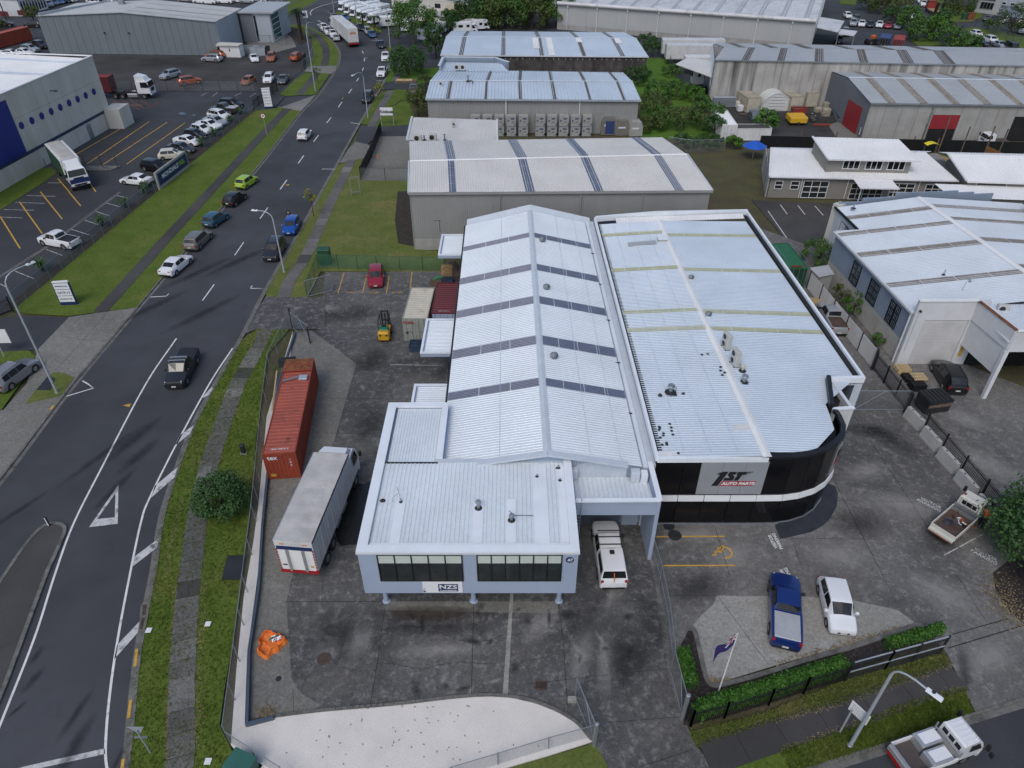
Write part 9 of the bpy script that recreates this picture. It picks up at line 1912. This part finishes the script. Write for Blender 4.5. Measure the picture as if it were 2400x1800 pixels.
for s,t in((.72,.25),(.66,.55),(.82,.5),(.74,.8)):
 for e in(1,-1):c=fpnt(s,t)+nm2*e*.02;MB().poly([c+((a-T).normalized()*sin(k*pi/5)+X_*cos(k*pi/5))*(.07 if k%2 else.03)for k in range(10)]).bd('star','sign_red',ft_)
# ================================================================== yard objects
fk=thing('forklift','yellow and green forklift with black overhead guard in the yard','forklift',(Q(1,1,1115,1345)+Q(1,1,1125,1160))/2+UP*.07,radians(92));lo=dict(lc=1)
MB().bbox(-1.2,-.55,.3,-.35,.55,1.15,.12).bd('counterweight','forklift_yellow',fk,**lo);MB().bbox(-.4,-.5,.3,.95,.5,.75,.05).bd('chassis','forklift_yellow',fk,**lo);MB().bbox(-.75,-.42,1.1,-.1,.42,1.28,.05).bd('engine_cover','forklift_green',fk,**lo);MB().bbox(-.2,-.25,1.0,.2,.25,1.15,.04).bbox(-.32,-.25,1.1,-.2,.25,1.55,.04).bd('seat','trim_black',fk,**lo)
b=MB()
for s in(1,-1):b.tube([(-.7,s*.48,1.1),(-.5,s*.48,2.1),(.75,s*.48,2.1),(.85,s*.48,.8)],.035,6)
for k in range(7):b.cyl((-.5+k*.2,-.48,2.1),(-.5+k*.2,.48,2.1),.02,5)
b.bd('overhead_guard','trim_black',fk,**lo);b=MB()
for s in(1,-1):b.box(.98,s*.32-.06,.1,1.12,s*.32+.06,2.3)
b.box(1.0,-.35,2.2,1.1,.35,2.3).box(1.0,-.35,1.2,1.1,.35,1.3).cyl((1.05,0,.3),(1.05,0,2.0),.06,8).bd('mast','trim_black',fk,**lo);MB().box(1.15,-.5,.15,1.2,.5,.6).box(1.2,-.35,.1,2.2,-.22,.15).box(1.2,.22,.1,2.2,.35,.15).bd('forks','steel_dark',fk,**lo)
for x,r in((.65,.34),(-.75,.27)):
 for s in(1,-1):w_=MB().cyl((x,s*.5-.12,r),(x,s*.5+.12,r),r,14).bd('wheel','rubber',fk,**lo);MB().cyl((x,s*.62,r),(x,s*.635,r),r*.5,10).bd('rim','forklift_yellow',w_,**lo)
for s in(1,-1):MB().box(-1.21,s*.3-.1,.75,-1.19,s*.3+.1,.92).bd('vent','trim_black',fk,**lo)
def pallets(label,p,n,m='timber',rz=0.0,z=.07,name='pallet_stack',w=1.2,d=1.0):
 t=thing(name,label,'pallets',at(p,z),rz);me=None
 for k in range(n):
  if me is None:
   b=MB()
   for i in range(7):b.box(-w/2+i*w/6.5,-d/2,.11,-w/2+i*w/6.5+.1,d/2,.13)
   for j in(-d/2,-.04,d/2-.09):b.box(-w/2,j,0,w/2,j+.09,.11)
   me=b.mesh('pallet');me.materials.append(MATS[m])
  link('pallet',me,t,V(random.uniform(-.03,.03),random.uniform(-.03,.03),k*.14),random.uniform(-.04,.04))
 return t
for lb,c,r,x,y,n,m in(('dark blue pallet stack beside the grey container',1,1,1385,1365,6,'pallet_blue'),('tall timber pallet stack under the far canopy',1,1,1655,735,9,'timber'),('tall timber pallet stack against the warehouse wall',1,1,1750,740,9,'timber_old'),('dark blue pallet stack under the far canopy',1,1,1662,800,5,'pallet_blue'),('low pallet stack beside the green wrap',1,1,1555,800,3,'timber_old'),('rear pallet stack under the far canopy',1,1,1690,690,8,'timber_old'),('pale pallet stack in the side lane',3,1,400,965,3,'timber_pale')):pallets(lb,Q(c,r,x,y),n,m)
for lb,x,y,n,m in(('pale solid pallet stack by the picket fence',830,370,3,'timber_pale'),('black plastic pallet stack by the picket fence',960,520,3,'trim_black'),('pale slatted pallet nearest the closed mesh gate',1075,680,5,'trim_black'),('pale slatted pallet on top of the black stack',1065,590,1,'timber_pale')):pallets(lb,z3(x,y),n,m,0,.07 if n>1 else.80)
gw_=thing('green_wrap','crumpled bright green plastic wrap beside the pallets','wrap',Q(1,1,1560,760));MB().tube([Q(1,1,1490,790,.1),Q(1,1,1520,775,.15),Q(1,1,1560,745,.5),Q(1,1,1610,735,.6)],[.08,.14,.25,.2],8).bd('wrap','container_green',gw_,1)
ob2=thing('orange_bag','crumpled orange bulk bag on the concrete at the left of the yard','bag',Q(1,3,130,600)+UP*.07);R=random.Random(5);b=MB();N1,N2=34,11;V_=[]
for i in range(N2+1):
 for k in range(N1):a=2*pi*k/N1;r=(1.0-.25*(i/N2))*(1 if i<N2 else.55)*(.85+.14*sin(a*3+1)+.07*sin(a*7)+R.uniform(-.03,.03));V_.append((r*.95*cos(a),r*1.0*sin(a),(0,.1,.2,.3,.38,.44,.46,.42,.36,.28,.18,.12)[i]*(.7+.25*sin(a*5+i)+.2*sin(a*9))+R.uniform(-.04,.04)))
b.v=V_;b.f=[(i*N1+k,i*N1+(k+1)%N1,(i+1)*N1+(k+1)%N1,(i+1)*N1+k)for i in range(N2)for k in range(N1)]+[tuple(N2*N1+k for k in range(N1))]
b.bd('bag','orange_bag',ob2,0,1)
for k in range(7):p=V(R.uniform(-.1,.5),R.uniform(-.15,.35),.25);MB().quad(p,p+V(.25,.1,.12),p+V(.2,.25,.15),p+V(-.05,.15,.1)).bd('scrap',('sign_white','box_green','galv','trim_black')[k%4],ob2,lc=1)
def cover(label,p,r,m='rust',z=.075,name='manhole_cover'):o=MB().lathe([(r,0),(r,.012),(r*.8,.016),(r*.78,.01),(.02,.014)],20).bd(name,m);o.location=at(p,z);tag(o,label,'cover')
cover('round rusty manhole cover in the work yard',Q(1,3,590,720),.42,'deck_brown');cover('dark round manhole cover on the disabled bay line',Q(2,2,1405,1313),.48,'steel_dark',.08);cover('dark round cover against the black shop front',Q(2,2,1355,1232),.4,'steel_dark',.068);cover('small round cover on the pale apron',Q(1,3,197,893),.17,'steel_dark',.076)
def grate(label,pts,nb=9,z=.078,m='deck_brown'):
 P=[at(p,z)for p in pts];t=thing('drain_grate',label,'drain',P[0]);MB().hexa([p-UP*.02 for p in P],P).bd('pit','interior_dark',t)
 for k in range(nb):a=P[0].lerp(P[1],(k+.5)/nb)+UP*.02;b=P[3].lerp(P[2],(k+.5)/nb)+UP*.02;MB().bar(a,b,.045,.03).bd('bar',m,t)
 MB().bar(P[0]+UP*.02,P[1]+UP*.02,.06,.04).bar(P[3]+UP*.02,P[2]+UP*.02,.06,.04).bd('frame',m,t)
grate('rusty drain grate near the pebble bed',qs(2,3,(195,980),(303,990),(303,925),(200,915)));grate('upper kerb drain grate by the footpath',qs(0,3,(1230,335),(1290,335),(1300,258),(1240,258)),8,.05);grate('lower kerb drain grate by the footpath',qs(0,3,(1210,458),(1275,460),(1290,372),(1222,372)),8,.05)
sp2=slab('gutter_pit',qs(0,3,(1205,480),(1215,260),(1280,190),(1312,215),(1290,470),(1245,505)),.03,'kerb_concrete',.05)
for c,r,pl,m,nm3 in((0,3,[(1475,915),(1680,865),(1690,1050),(1470,1100)],'path_concrete_light','service_lid'),(0,2,[(1760,725),(1835,722),(1815,820),(1740,822)],'path_concrete_light','service_lid'),(0,2,[(320,60),(420,-60),(480,-40),(440,62)],'steel_dark','service_lid'),(0,2,[(430,228),(460,195),(475,198),(455,228)],'yellow_paint','kerb_mark')):slab(nm3,qs(c,r,*pl),.135,m,.04)
mt_=thing('steel_plate','dark steel road plate leaning on the verge fence','plate',Q(0,2,2010,1600));P=[Q(0,3,1915,28,.2),Q(0,3,2080,28,.2),Q(0,2,2115,1480,.25),Q(0,2,1965,1480,.25)];MB().hexa([p-UP*.04 for p in P],P).bd('plate','steel_dark',mt_)
def cab_box(label,p,w,d,h,m,rz=0.0,name='service_cabinet',capm=None):
 t=thing(name,label,'cabinet',at(p,.1),rz);MB().bbox(-w/2,-d/2,.05,w/2,d/2,h,.03).bd('body',m,t,lc=1);MB().bbox(-w/2-.05,-d/2-.05,h,w/2+.05,d/2+.05,h+.1,.03).bd('lid',capm or m,t,lc=1);MB().box(-w/2-.1,-d/2-.1,-.05,w/2+.1,d/2+.1,.06).bd('plinth','slab_grey',t,lc=1)
 for s in(-1,1):MB().box(s*w/4-w*.2,-d/2-.015,.2,s*w/4+w*.2,-d/2,h-.1).bd('door',m,t,lc=1)
cab_box('dark green power cabinet behind the green mesh fence',Q(1,1,605,630),1.35,1.0,1.9,'box_green',.05);cab_box('small dark green pillar on the verge',Q(0,2,2110,605),.3,.25,.8,'steel_dark');cab_box('teal utility box at the bottom edge of the photo',Q(0,3,2110,1690),1.3,1.0,.9,'plastic_teal',-.4);cab_box('brown utility box on the far lawn',Q(3,0,1740,175),1.8,1.2,1.7,'rust');cab_box('green utility box on the far lawn',Q(3,0,1690,172),1.4,1.0,1.5,'box_green')
for i,(x,y)in enumerate(((1797,415),(1797,1602),(1285,470))):o=MB().box(-.17,-.17,0,.17,.17,.03).bd('white_marker','sign_white');o.location=Q(0,3,x,y,.14);tag(o,('white square survey peg on the upper verge','white square survey peg at the bottom of the verge','scrap of white card at the kerb drain')[i],'marker')
bm_=MB();w_,h_2,l_=.30,1.05,2.0
bm_.hexa([(-l_/2,-w_,0),(l_/2,-w_,0),(l_/2,w_,0),(-l_/2,w_,0)],[(-l_/2,-w_,.2),(l_/2,-w_,.2),(l_/2,w_,.2),(-l_/2,w_,.2)]).hexa([(-l_/2,-w_*.9,.2),(l_/2,-w_*.9,.2),(l_/2,w_*.9,.2),(-l_/2,w_*.9,.2)],[(-l_/2,-.14,h_2),(l_/2,-.14,h_2),(l_/2,.14,h_2),(-l_/2,.14,h_2)]);bme=bm_.mesh('barrier');bme.materials.append(MATS['concrete_block'])
sl_=MB().box(-.09,-.05,0,.09,.05,.012).mesh('lifting_slot');sl_.materials.append(MATS['interior_dark'])
for i,(x0,y0,x1,y1)in enumerate(((1235,210,1340,312),(1378,378,1482,490),(1523,560,1635,680),(1680,755,1800,885),(1850,965,1965,1110))):
 a,b=Q(3,2,x0,y0,1.05),Q(3,2,x1,y1,1.05);d=b-a;t=thing('concrete_barrier','pale concrete barrier, %s from the closed mesh gate'%ORD[i],'barrier',at((a+b)/2,.06),atan2(d.y,d.x),'concrete barriers along the picket fence');link('barrier',bme,t)
 for s in(-.5,.5):link('lifting_slot',sl_,t,V(s,0,1.05))
def skip(label,p,w,d,h,m,rz=0.0,z=.05,name='skip_bin',lid=None):
 t=thing(name,label,'skip',at(p,z),rz);b=MB();B=[(-w*.38,-d/2,0),(w*.38,-d/2,0),(w*.38,d/2,0),(-w*.38,d/2,0)];T=[(-w/2,-d/2,h),(w/2,-d/2,h),(w/2,d/2,h),(-w/2,d/2,h)]
 for k in range(4):j=(k+1)%4;b.quad(B[k],B[j],T[j],T[k]);b.bar(T[k],T[j],.08,.08)
 b.poly(B);b.bd('hull',m,t,lc=1);MB().hexa([(x*.96,y*.95,h*.55)for x,y,_ in T],[(x*.98,y*.95,h*.7+random.uniform(0,.2))for x,y,_ in T]).bd('contents','timber_old',t,lc=1)
 for k in range(4):x=-w*.4+k*w*.27;MB().box(x-.03,-d/2-.03,.1,x+.03,-d/2,h).bd('rib',m,t,lc=1)
 if lid:
  for k in range(6):MB().bar((-w/2,-d/2+(k+.5)*d/6,h+.08),(w/2,-d/2+(k+.5)*d/6,h+.08),d/7.5,.06).bd('lid_slat',lid,t,lc=1)
 return t
skip('black ridged-lid waste skip beside the picket fence',z3(1330,1020),1.7,2.2,1.35,'steel_dark',radians(100),.07,lid='trim_black');skip('pale blue skip in the gravel yard',zz(1140,950),3.2,1.8,1.5,'cladding_blue',.05,.02);skip('dark red bin behind the yellow trailers',zz(1630,890),2.6,1.5,1.2,'container_red',0,.02)
for lb,x,y in(('yellow covered trailer, front one of the pair',1620,1010),('yellow covered trailer, rear one of the pair',1590,975)):
 t=thing('covered_trailer',lb,'trailer',zz(x,y)+UP*.02,0);MB().bbox(-1.5,-.7,.45,1.5,.7,1.35,.12).bd('cover','tarp_yellow',t,lc=1);MB().box(-1.5,-.7,.35,1.5,.7,.45).bd('tray','steel_dark',t,lc=1)
 for s in(1,-1):MB().cyl((0,s*.75-.08,.3),(0,s*.75+.08,.3),.3,10).bd('wheel','rubber',t,lc=1)
dm=thing('fabric_shelter','white arched fabric shelter between two containers','shelter',zz(1340,850));cA,cB=zz(1165,845),zz(1540,845);rA=(cB-cA).length/2;cM=(cA+cB)/2;b=MB();nA=14;Ls=9.0
arc=lambda k,y,s=1:cM+V(-cos(pi*k/nA)*rA*s,y,max(0,sin(pi*k/nA))*rA*1.12*s+1.0*0)
for k in range(nA):
 for j in range(5):b.quad(*[arc(kk2,jj*Ls/5)-UP*(.06*((jj%1)!=0))for kk2,jj in((k,j),(k+1,j),(k+1,j+1),(k,j+1))])
b.bd('arched_cover','tarp_white',dm,1);MB().poly([arc(k,.05,.98)for k in range(nA+1)]).bd('front_curtain','tarp_white',dm)
for k in range(5):z=.4+k*.55;MB().bar(cM+V(-rA*.5,-.02,z),cM+V(rA*.5,-.02,z),.06,.22).bd('curtain_fold','tarp_white',dm)
b=MB()
for k in range(nA):b.cyl(arc(k,0),arc(k+1,0),.09,6)
b.bd('arch_pipe','tarp_white',dm)
bs=thing('barrier_stack','stack of pale blue crowd barriers against the stained wall','barriers',zz(710,800))
for k in range(8):a,b=zz(575,790)+UP*(.15+k*.22),zz(850,790)+UP*(.15+k*.22);MB().bar(a,b,1.2,.08).bd('barrier','galv_pale',bs)
for i,(x,y)in enumerate(((890,800),(912,850))):t=thing('ibc_tank',('white caged liquid tank at the end of the barrier stack','white caged liquid tank in front of the first tank')[i],'tank',zz(x,y)+UP*.02,.1);MB().bbox(-.5,-.5,.15,.5,.5,1.1,.06).bd('tank','container_white',t,lc=1);MB().box(-.55,-.55,0,.55,.55,.14).bd('pallet','steel_dark',t,lc=1)
cl=thing('scaffold_pile','pile of grey scaffold tubes against the grey shed','pile',zz(2100,930));R=random.Random(3)
for k in range(26):a=zz(2010,850)+V(R.uniform(-.5,.9),R.uniform(-.5,.5),R.uniform(.3,1.6));b=zz(2160,990)+V(R.uniform(-.5,.9),R.uniform(-.6,.6),R.uniform(.1,1.1));MB().cyl(a,b,.05,5).bd('tube',('galv','steel_dark')[k%2],cl)
cw=thing('scrap_pile','dark tangled scrap heap beside the yellow trailers','pile',zz(1880,960))
for k in range(22):p=zz(1860,960)+V(R.uniform(-1.6,1.6),R.uniform(-1.8,1.8),R.uniform(0,.8));MB().bar(p,p+V(R.uniform(-.9,.9),R.uniform(-.9,.9),R.uniform(-.2,.5)),.12,.1).bd('piece',('steel_dark','galv','timber_old')[k%3],cw)
for i,(x,y)in enumerate(((1970,900),(1975,840),(1880,850))):t=thing('wrapped_bale',('tan strapped bale, nearest','tan strapped bale, behind','low tan bale')[i]+' in the gravel yard','bale',zz(x,y)+UP*.02,.1*i);MB().bbox(-.7,-.6,0,.7,.6,(1.3,1.5,.7)[i],.15).bd('bale','container_tan',t,lc=1)
ol=thing('orange_beam','orange steel ramp lying on the gravel yard','ramp',zz(1920,1030));MB().bar(zz(1820,1022)+UP*.15,zz(2030,1022)+UP*.15,.5,.18).bd('beam','container_orange',ol)
for lb,x0,y0,x1,y1,m in(('dark blue beam lying on the gravel yard',960,1062,1080,1066,'sign_navy'),('red trough by the black fence',1435,1212,1525,1212,'brightred')):t=thing('loose_beam',lb,'beam',zz(x0,y0));MB().bar(zz(x0,y0)+UP*.15,zz(x1,y1)+UP*.15,.5,.3).bd('beam',m if m in MATS else 'door_red',t)
pallets('small broken pallet on the gravel yard',zz(950,890),1,'timber_old')
ub=MB();ub.hexa([(-.75,-.75,.12),(.45,-.75,.12),(.45,.75,.12),(-.75,.75,.12)],[(-.75,-.75,.5),(.78,-.75,.5),(.78,.75,.5),(-.75,.75,.5)]).hexa([(-.75,-.75,.5),(.78,-.75,.5),(.78,.75,.5),(-.75,.75,.5)],[(-.75,-.75,1.6),(.78,-.75,1.6),(.78,.75,1.6),(-.75,.75,1.6)]);ume=ub.mesh('shell');ume.materials.append(MATS['uld_shell'])
fr2=MB().box(-.77,-.77,.02,.8,.77,.12).box(-.77,-.775,1.54,.8,-.755,1.62).box(-.77,-.775,.12,-.7,-.755,1.6).box(.72,-.775,.5,.8,-.755,1.6).mesh('edge_frame');fr2.materials.append(MATS['galv_pale']);mk2=MB().box(-.6,-.77,.75,-.35,-.755,1.05).box(.05,-.77,.65,.5,-.755,.75).box(-.1,-.77,1.1,.5,-.755,1.35).mesh('label');mk2.materials.append(MATS['uld_mark'])
K=0
for gx,base in(((1,0,1903),5),((2,0,240),5)):
 for k in range(base):
  for lv in range(2):
   p=Q(gx[0],gx[1],gx[2]+k*101,1150 if gx[0]==1 else 1165+k*5);t=thing('cargo_box','%s silver air-cargo box, %s from the left in the %s group'%(('lower','upper')[lv],ORD[k],('left','right')[K]),'cargo box',V(p.x,120.7,.02+lv*1.66),random.uniform(-.03,.03),'stacked air-cargo boxes');link('shell',ume,t);link('edge_frame',fr2,t);link('label',mk2,t)
 K+=1
for i,(x,y,w,h,m,zb)in enumerate(((830,1160,2.6,2.9,'uld_brown',0),(945,1165,2.4,2.4,'uld_brown',0),(1060,1170,2.2,2.3,'uld_shell',0),(1000,1120,2.4,3.0,'uld_brown',0))):
 t=thing('cargo_container',('large brown air-cargo shell with blue cover','brown air-cargo shell with yellow edge','grey air-cargo shell nearest the bushes','brown air-cargo shell at the back')[i],'cargo box',Q(2,0,x,y)+V(0,.5,.02),.05*i);MB().hexa([(-w/2,-1.0,0),(w/2,-1.0,0),(w/2,1.0,0),(-w/2,1.0,0)],[(-w/2,-1.0,h*.7),(w/2,-1.0,h*.7),(w/2,1.0,h*.7),(-w/2,1.0,h*.7)]).hexa([(-w/2,-1.0,h*.7),(w/2,-1.0,h*.7),(w/2,1.0,h*.7),(-w/2,1.0,h*.7)],[(-w*.3,-1.0,h),(w*.35,-1.0,h),(w*.35,1.0,h),(-w*.3,1.0,h)]).bd('shell',m,t,lc=1)
 if i==0:MB().box(-.6,-1.03,.2,.9,-1.005,2.3).bd('cover','container_blue',t,lc=1)
 MB().box(-w*.3,-1.02,h*.5,w*.2,-1.005,h*.6).bd('label','sign_white',t,lc=1)
for i in range(8):
 p=Q(2,0,390+i*60,618);t=thing('open_crate','weathered crate, %s from the left along the blackened wall'%ORD[i],'crate',V(p.x,146.5,0),random.uniform(-.1,.1),'crates along the blackened wall');MB().bbox(-.9,-.9,0,.9,.9,3.0,.05).bd('crate',('container_tan','timber_old','uld_shell','tarp_yellow')[i%4]if i!=6 else 'timber',t,lc=1);MB().box(-.7,-.7,3.0,.7,.7,3.02).bd('opening','interior_dark',t,lc=1)
sc=thing('site_cabin','white site cabin with open door by the big grey warehouse','cabin',Q(0,0,2000,490));P=[W(513,135),W(572,137),W(576,130),W(515,128)];prism(sc,[P[0],W(565,136),W(575,131),W(520,129)],.1,2.6,'container_white');prism(sc,[W(512.5,136),W(565,137),W(576,131),W(519,128)],2.6,2.75,'wall_cream','roof_slab');wall(sc,W(513.5,135.3),W(519,135.4),.2,2.3,'interior_dark',.05,'doorway',.02);wall(sc,W(541,135.5),W(548,135.6),1.3,2.0,'glass_dark',.05,'window',.02)
for i,(x,y)in enumerate(((583,126),(598,127),(614,129),(625,128))):skip(('grey waste bin beside the site cabin','grey waste bin, second from the site cabin','large grey waste bin, third from the site cabin','dark bin at the gravel lot corner')[i],W(x,y),2.0,1.6,1.7,('galv','galv_pale','galv_pale','steel_dark')[i],.1*i,.02)
wp2=thing('timber_pile','heap of broken brown timber beside the office end','pile',W(614,92))
for k in range(30):p=W(612,92)+V(R.uniform(-2.5,3),R.uniform(-2,2),R.uniform(.1,2.0));MB().bar(p,p+V(R.uniform(-1.5,1.5),R.uniform(-1,1),R.uniform(-.6,.6)),.25,.12).bd('board',('timber','timber_old')[k%2],wp2)
ml=thing('timber_stack','low stack of boards with pale sheets by the driveway','timber',Q(1,0,1295,715));MB().box(-2.2,-.7,0,2.2,.7,.5).bd('stack','timber_old',ml,lc=1)
for x in(-1.9,-.2):MB().box(x,-.55,.5,x+1.6,.55,.62).bd('sheet','timber_pale',ml,lc=1)
cn=thing('traffic_cone','orange traffic cone in the small car park','cone',Q(1,0,1052,1370));MB().lathe([(.2,0),(.2,.03),(.14,.04),(.03,.7)],10).bd('cone','orange_bag',cn,lc=1)
ht=thing('timber_sticks','black steel lengths stacked at the end of the orange container','steel',Q(1,1,250,1480));
for k in range(7):a,b=Q(1,1,195,1440+k*12,.7),Q(1,1,345,1425+k*12,.7);MB().bar(a,b,.12,.1).bd('length','steel_dark',ht)
pl=thing('white_plank','long pale plank leaning along the beam wall','plank',Q(1,1,165,1640));MB().bar(Q(1,1,180,1545,.35),Q(1,2,138,225,.35),.12,.06).bd('plank','timber_pale',pl)
stt=car('ute',Q(3,1,610,1270),Q(3,1,470,1010),'silver','silver flat-deck truck parked in the side lane',None,'deck_brown','flatbed_truck')
dr2=thing('lawn_pipe','thin black hose lying on the grass by the driveway','hose',Q(1,0,1200,900));MB().tube([Q(1,0,x,y,.13)for x,y in((1150,915),(1210,905),(1230,880),(1270,865),(1320,872))],.05,6).bd('hose','trim_black',dr2)
wc=thing('wheelchair_symbol','yellow wheelchair symbol painted on the shop parking bay','marking',Q(2,2,1810,1460));c=Q(2,2,1838,1455,.072);b=MB()
for k in range(14):a0,a1=-1.9+k*.32,-1.9+(k+1)*.32;b.hexa([c+V(cos(a)*r,sin(a)*r,0)for a,r in((a0,.42),(a0,.54),(a1,.54),(a1,.42))],[c+V(cos(a)*r,sin(a)*r,.004)for a,r in((a0,.42),(a0,.54),(a1,.54),(a1,.42))])
for p,q,w in(((-.05,.62),(-.15,.05),.16),((-.15,.05),(-.62,.1),.14),((-.62,.1),(-.7,-.25),.14),((-.7,-.25),(-.9,-.2),.12),((-.1,.35),(-.45,.4),.1)):b.bar(c+V(p[0],p[1],.002),c+V(q[0],q[1],.002),w,.004)
b.bd('symbol','yellow_paint',wc)
for lb,o,xd,yd,m in(('faded VISITOR PARKING lettering by the slate paving',Q(3,2,60,1365),V(-.12,1,0),V(1,.28,0),'sign_white'),('VISITOR PARKING lettering above the blue pickup',Q(3,2,165,1670),V(-.12,1,0),V(1,.2,0),'sign_white'),('worn VISITOR PARKING lettering beside the old truck',Q(3,2,1395,1045),V(.75,-.75,0),V(.75,.75,0),'worn_white'),('worn VISITOR PARKING lettering under the right-hand tree',Q(3,2,1870,1490),V(.75,-.8,0),V(.8,.75,0),'worn_white')):
 t=thing('ground_lettering',lb,'marking',o);xd=xd.normalized();yd=UP.cross(xd)
 for k,s in enumerate(('VISITOR','PARKING')):letters(s,m,t,at(o,.076)+yd*(.17-k*.34),xd,yd,.34 if m=='sign_white' else.4,0,.006)
for k,(c,r,x,y,s)in enumerate(((1,1,825,868,'STAFF'),(1,1,1020,870,'STAFF'),(1,1,1225,868,'STAFF'))):t=thing('ground_lettering','worn yellow bay lettering, %s from the gate'%ORD[k],'marking',Q(c,r,x,y));letters(s,'yellow_paint',t,Q(c,r,x,y,.078),V(1,0,0),V(0,1,0),.42)
wt_=thing('wet_patch','dark wet patch on the concrete beside the curtain truck','puddle',Q(1,2,850,1150));P=sml(qs(1,2,(800,880),(860,855),(930,870),(1000,860),(960,1100),(900,1360),(800,1395),(720,1390),(690,1250),(760,1100),(800,880)),4);MB().poly([at(p,.0755)for p in reversed(P[:-1])]).bd('film','wet',wt_)
for i,pts in enumerate((((1095,1200),(1130,1187),(1160,1198),(1120,1208)),((1540,980),(1575,970),(1608,985),(1570,993)),((1650,993),(1690,990),(1675,1003)))):t=thing('puddle',('shallow puddle between the yellow lines','shallow puddle in the open lot','small puddle near the parked row')[i],'puddle',Q(0,0,*pts[0]));P=sml(qs(0,0,*(pts+(pts[0],))),4);b=MB();b.poly([at(p,.036)for p in P[:-1]]);b.bd('water','glass_office',t)
gb2=thing('guard_rail','black pipe railing on a concrete kerb in the left lot','railing',Q(0,0,860,1480));slab('kerb_base',qs(0,0,(700,1440),(1050,1440),(960,1478),(730,1478)),.16,'kerb_concrete',.12,gb2);b=MB();rp=[Q(0,0,685,1445),Q(0,0,745,1455),Q(0,0,890,1455),Q(0,0,1025,1460)]
for p in rp:b.cyl(p,up(p,1.9),.05,6)
for p,q in zip(rp[:-1],rp[1:]):b.cyl(up(p,1.9),up(q,1.9),.05,6)
b.bd('rail','steel_dark',gb2)
mc=thing('tractor_loader','small orange-engined loader beyond the long grey roof','loader',rr(950,960),.3);MB().bbox(-1.6,-.8,.5,1.0,.8,1.4,.15).bd('body','steel_dark',mc,lc=1);MB().bbox(-.6,-.5,1.2,.4,.5,2.1,.1).bd('engine','sign_orange',mc,lc=1);wheel_pair(mc,.7,.8,.6,.3);wheel_pair(mc,-1.1,.8,.6,.3)
# ================================================================== people
def skin(name,joints,edges,parent,m,sub=1):
 me=bpy.data.meshes.new(name);me.from_pydata([j[0]for j in joints],edges,[]);o=bpy.data.objects.new(name,me);sk3=o.modifiers.new('s','SKIN');su=o.modifiers.new('u','SUBSURF');su.levels=sub;su.render_levels=sub
 for i,j in enumerate(joints):d=me.skin_vertices[0].data[i];d.radius=(j[1],j[2]if len(j)>2 else j[1]);d.use_root=i==0
 r=bake(o);bpy.data.objects.remove(o);r.materials.clear();r.materials.append(MATS[m]);r.polygons.foreach_set('use_smooth',[1]*len(r.polygons));return link(name,r,parent)
def person(label,p,rz,top='cloth_orange',legs='cloth_dark',bend=0.0,step=.15,z=.07):
 t=thing('person',label,'person',at(p,z),rz);hp=V(0,0,.93);ch=hp+V(sin(bend)*.48,0,cos(bend)*.48);nk=ch+V(sin(bend)*.14,0,cos(bend)*.1);hd=nk+V(.05+bend*.1,0,.17);J=[(hp,.13,.1),(ch,.17,.1),(nk,.06),(hd,.1,.085),(hd+V(.01,0,.09),.07)];E=[(0,1),(1,2),(2,3),(3,4)];sh={};lg={}
 for s in(1,-1):
  S_=ch+V(0,s*.2,.0);e=S_+V(.08+bend*.15,s*.06,-.28);w=e+V(.18,-s*.03,-.18);hnd=w+V(.06,0,-.05);i=len(J);J+=[(S_,.065),(e,.045),(w,.032),(hnd,.035,.02)];E+=[(1,i),(i,i+1),(i+1,i+2),(i+2,i+3)]
  for k in range(5):f0=hnd+V(.03 if k else.0,(k-2)*.016+(s*.03 if k==0 else 0),0);J+=[(f0,.010),(f0+V(.04+.01*(k%3),0,-.025),.009),(f0+V(.055,0,-.05),.008)];n=len(J);E+=[(i+3,n-3),(n-3,n-2),(n-2,n-1)]
  k_=V(step*s*.6+.05,s*.11,.48);an_=V(step*s,s*.12,.08);j=len(J);J+=[(V(0,s*.09,.88),.10),(k_,.065),(an_,.045),(an_+V(.16,0,-.04),.04)];E+=[(0,j),(j,j+1),(j+1,j+2),(j+2,j+3)];sh[s]=(S_,e,w);lg[s]=(k_,an_)
 skin('body',J,E,t,'skin')
 q=[(hp+V(0,0,.03),.155,.12),(ch,.195,.125),(nk-V(0,0,.03),.085)];eq=[(0,1),(1,2)]
 for s in(1,-1):i=len(q);q+=[(sh[s][0],.085),(sh[s][1],.065),(sh[s][1].lerp(sh[s][2],.5),.055)];eq+=[(1,i),(i,i+1),(i+1,i+2)]
 skin('shirt',q,eq,t,top);q=[(hp,.15,.12)];eq=[]
 for s in(1,-1):i=len(q);q+=[(V(0,s*.09,.86),.115),(lg[s][0],.085),(lg[s][1],.07)];eq+=[(0,i),(i,i+1),(i+1,i+2)]
 skin('trousers',q,eq,t,legs);MB().lathe([(.11,-.02),(.115,.05),(.08,.11),(.02,.13)],10,hd+V(-.015,0,.04)).bd('hair','hair',t,1,1)
 for s in(1,-1):a_=lg[s][1];MB().bbox(a_.x-.1,a_.y-.055,0,a_.x+.2,a_.y+.055,.1,.03).bd('shoe','trim_black',t,lc=1)
 return t
person('person in orange work top leaning into the old truck cab',Q(3,2,1830,1235),radians(48),'cloth_orange','cloth_dark',.55,.18);person('dark-haired person in dark top standing behind the blue hatchback',Q(1,1,300,268),radians(-100),'cloth_dark','cloth_dark',.1,.05,.03);person('person walking across the far right street',Q(3,0,1620,250),radians(-60),'cloth_dark','cloth_dark',.05,.2,0)
bpy.data.scenes.remove(bpy.data.scenes['workshop'])
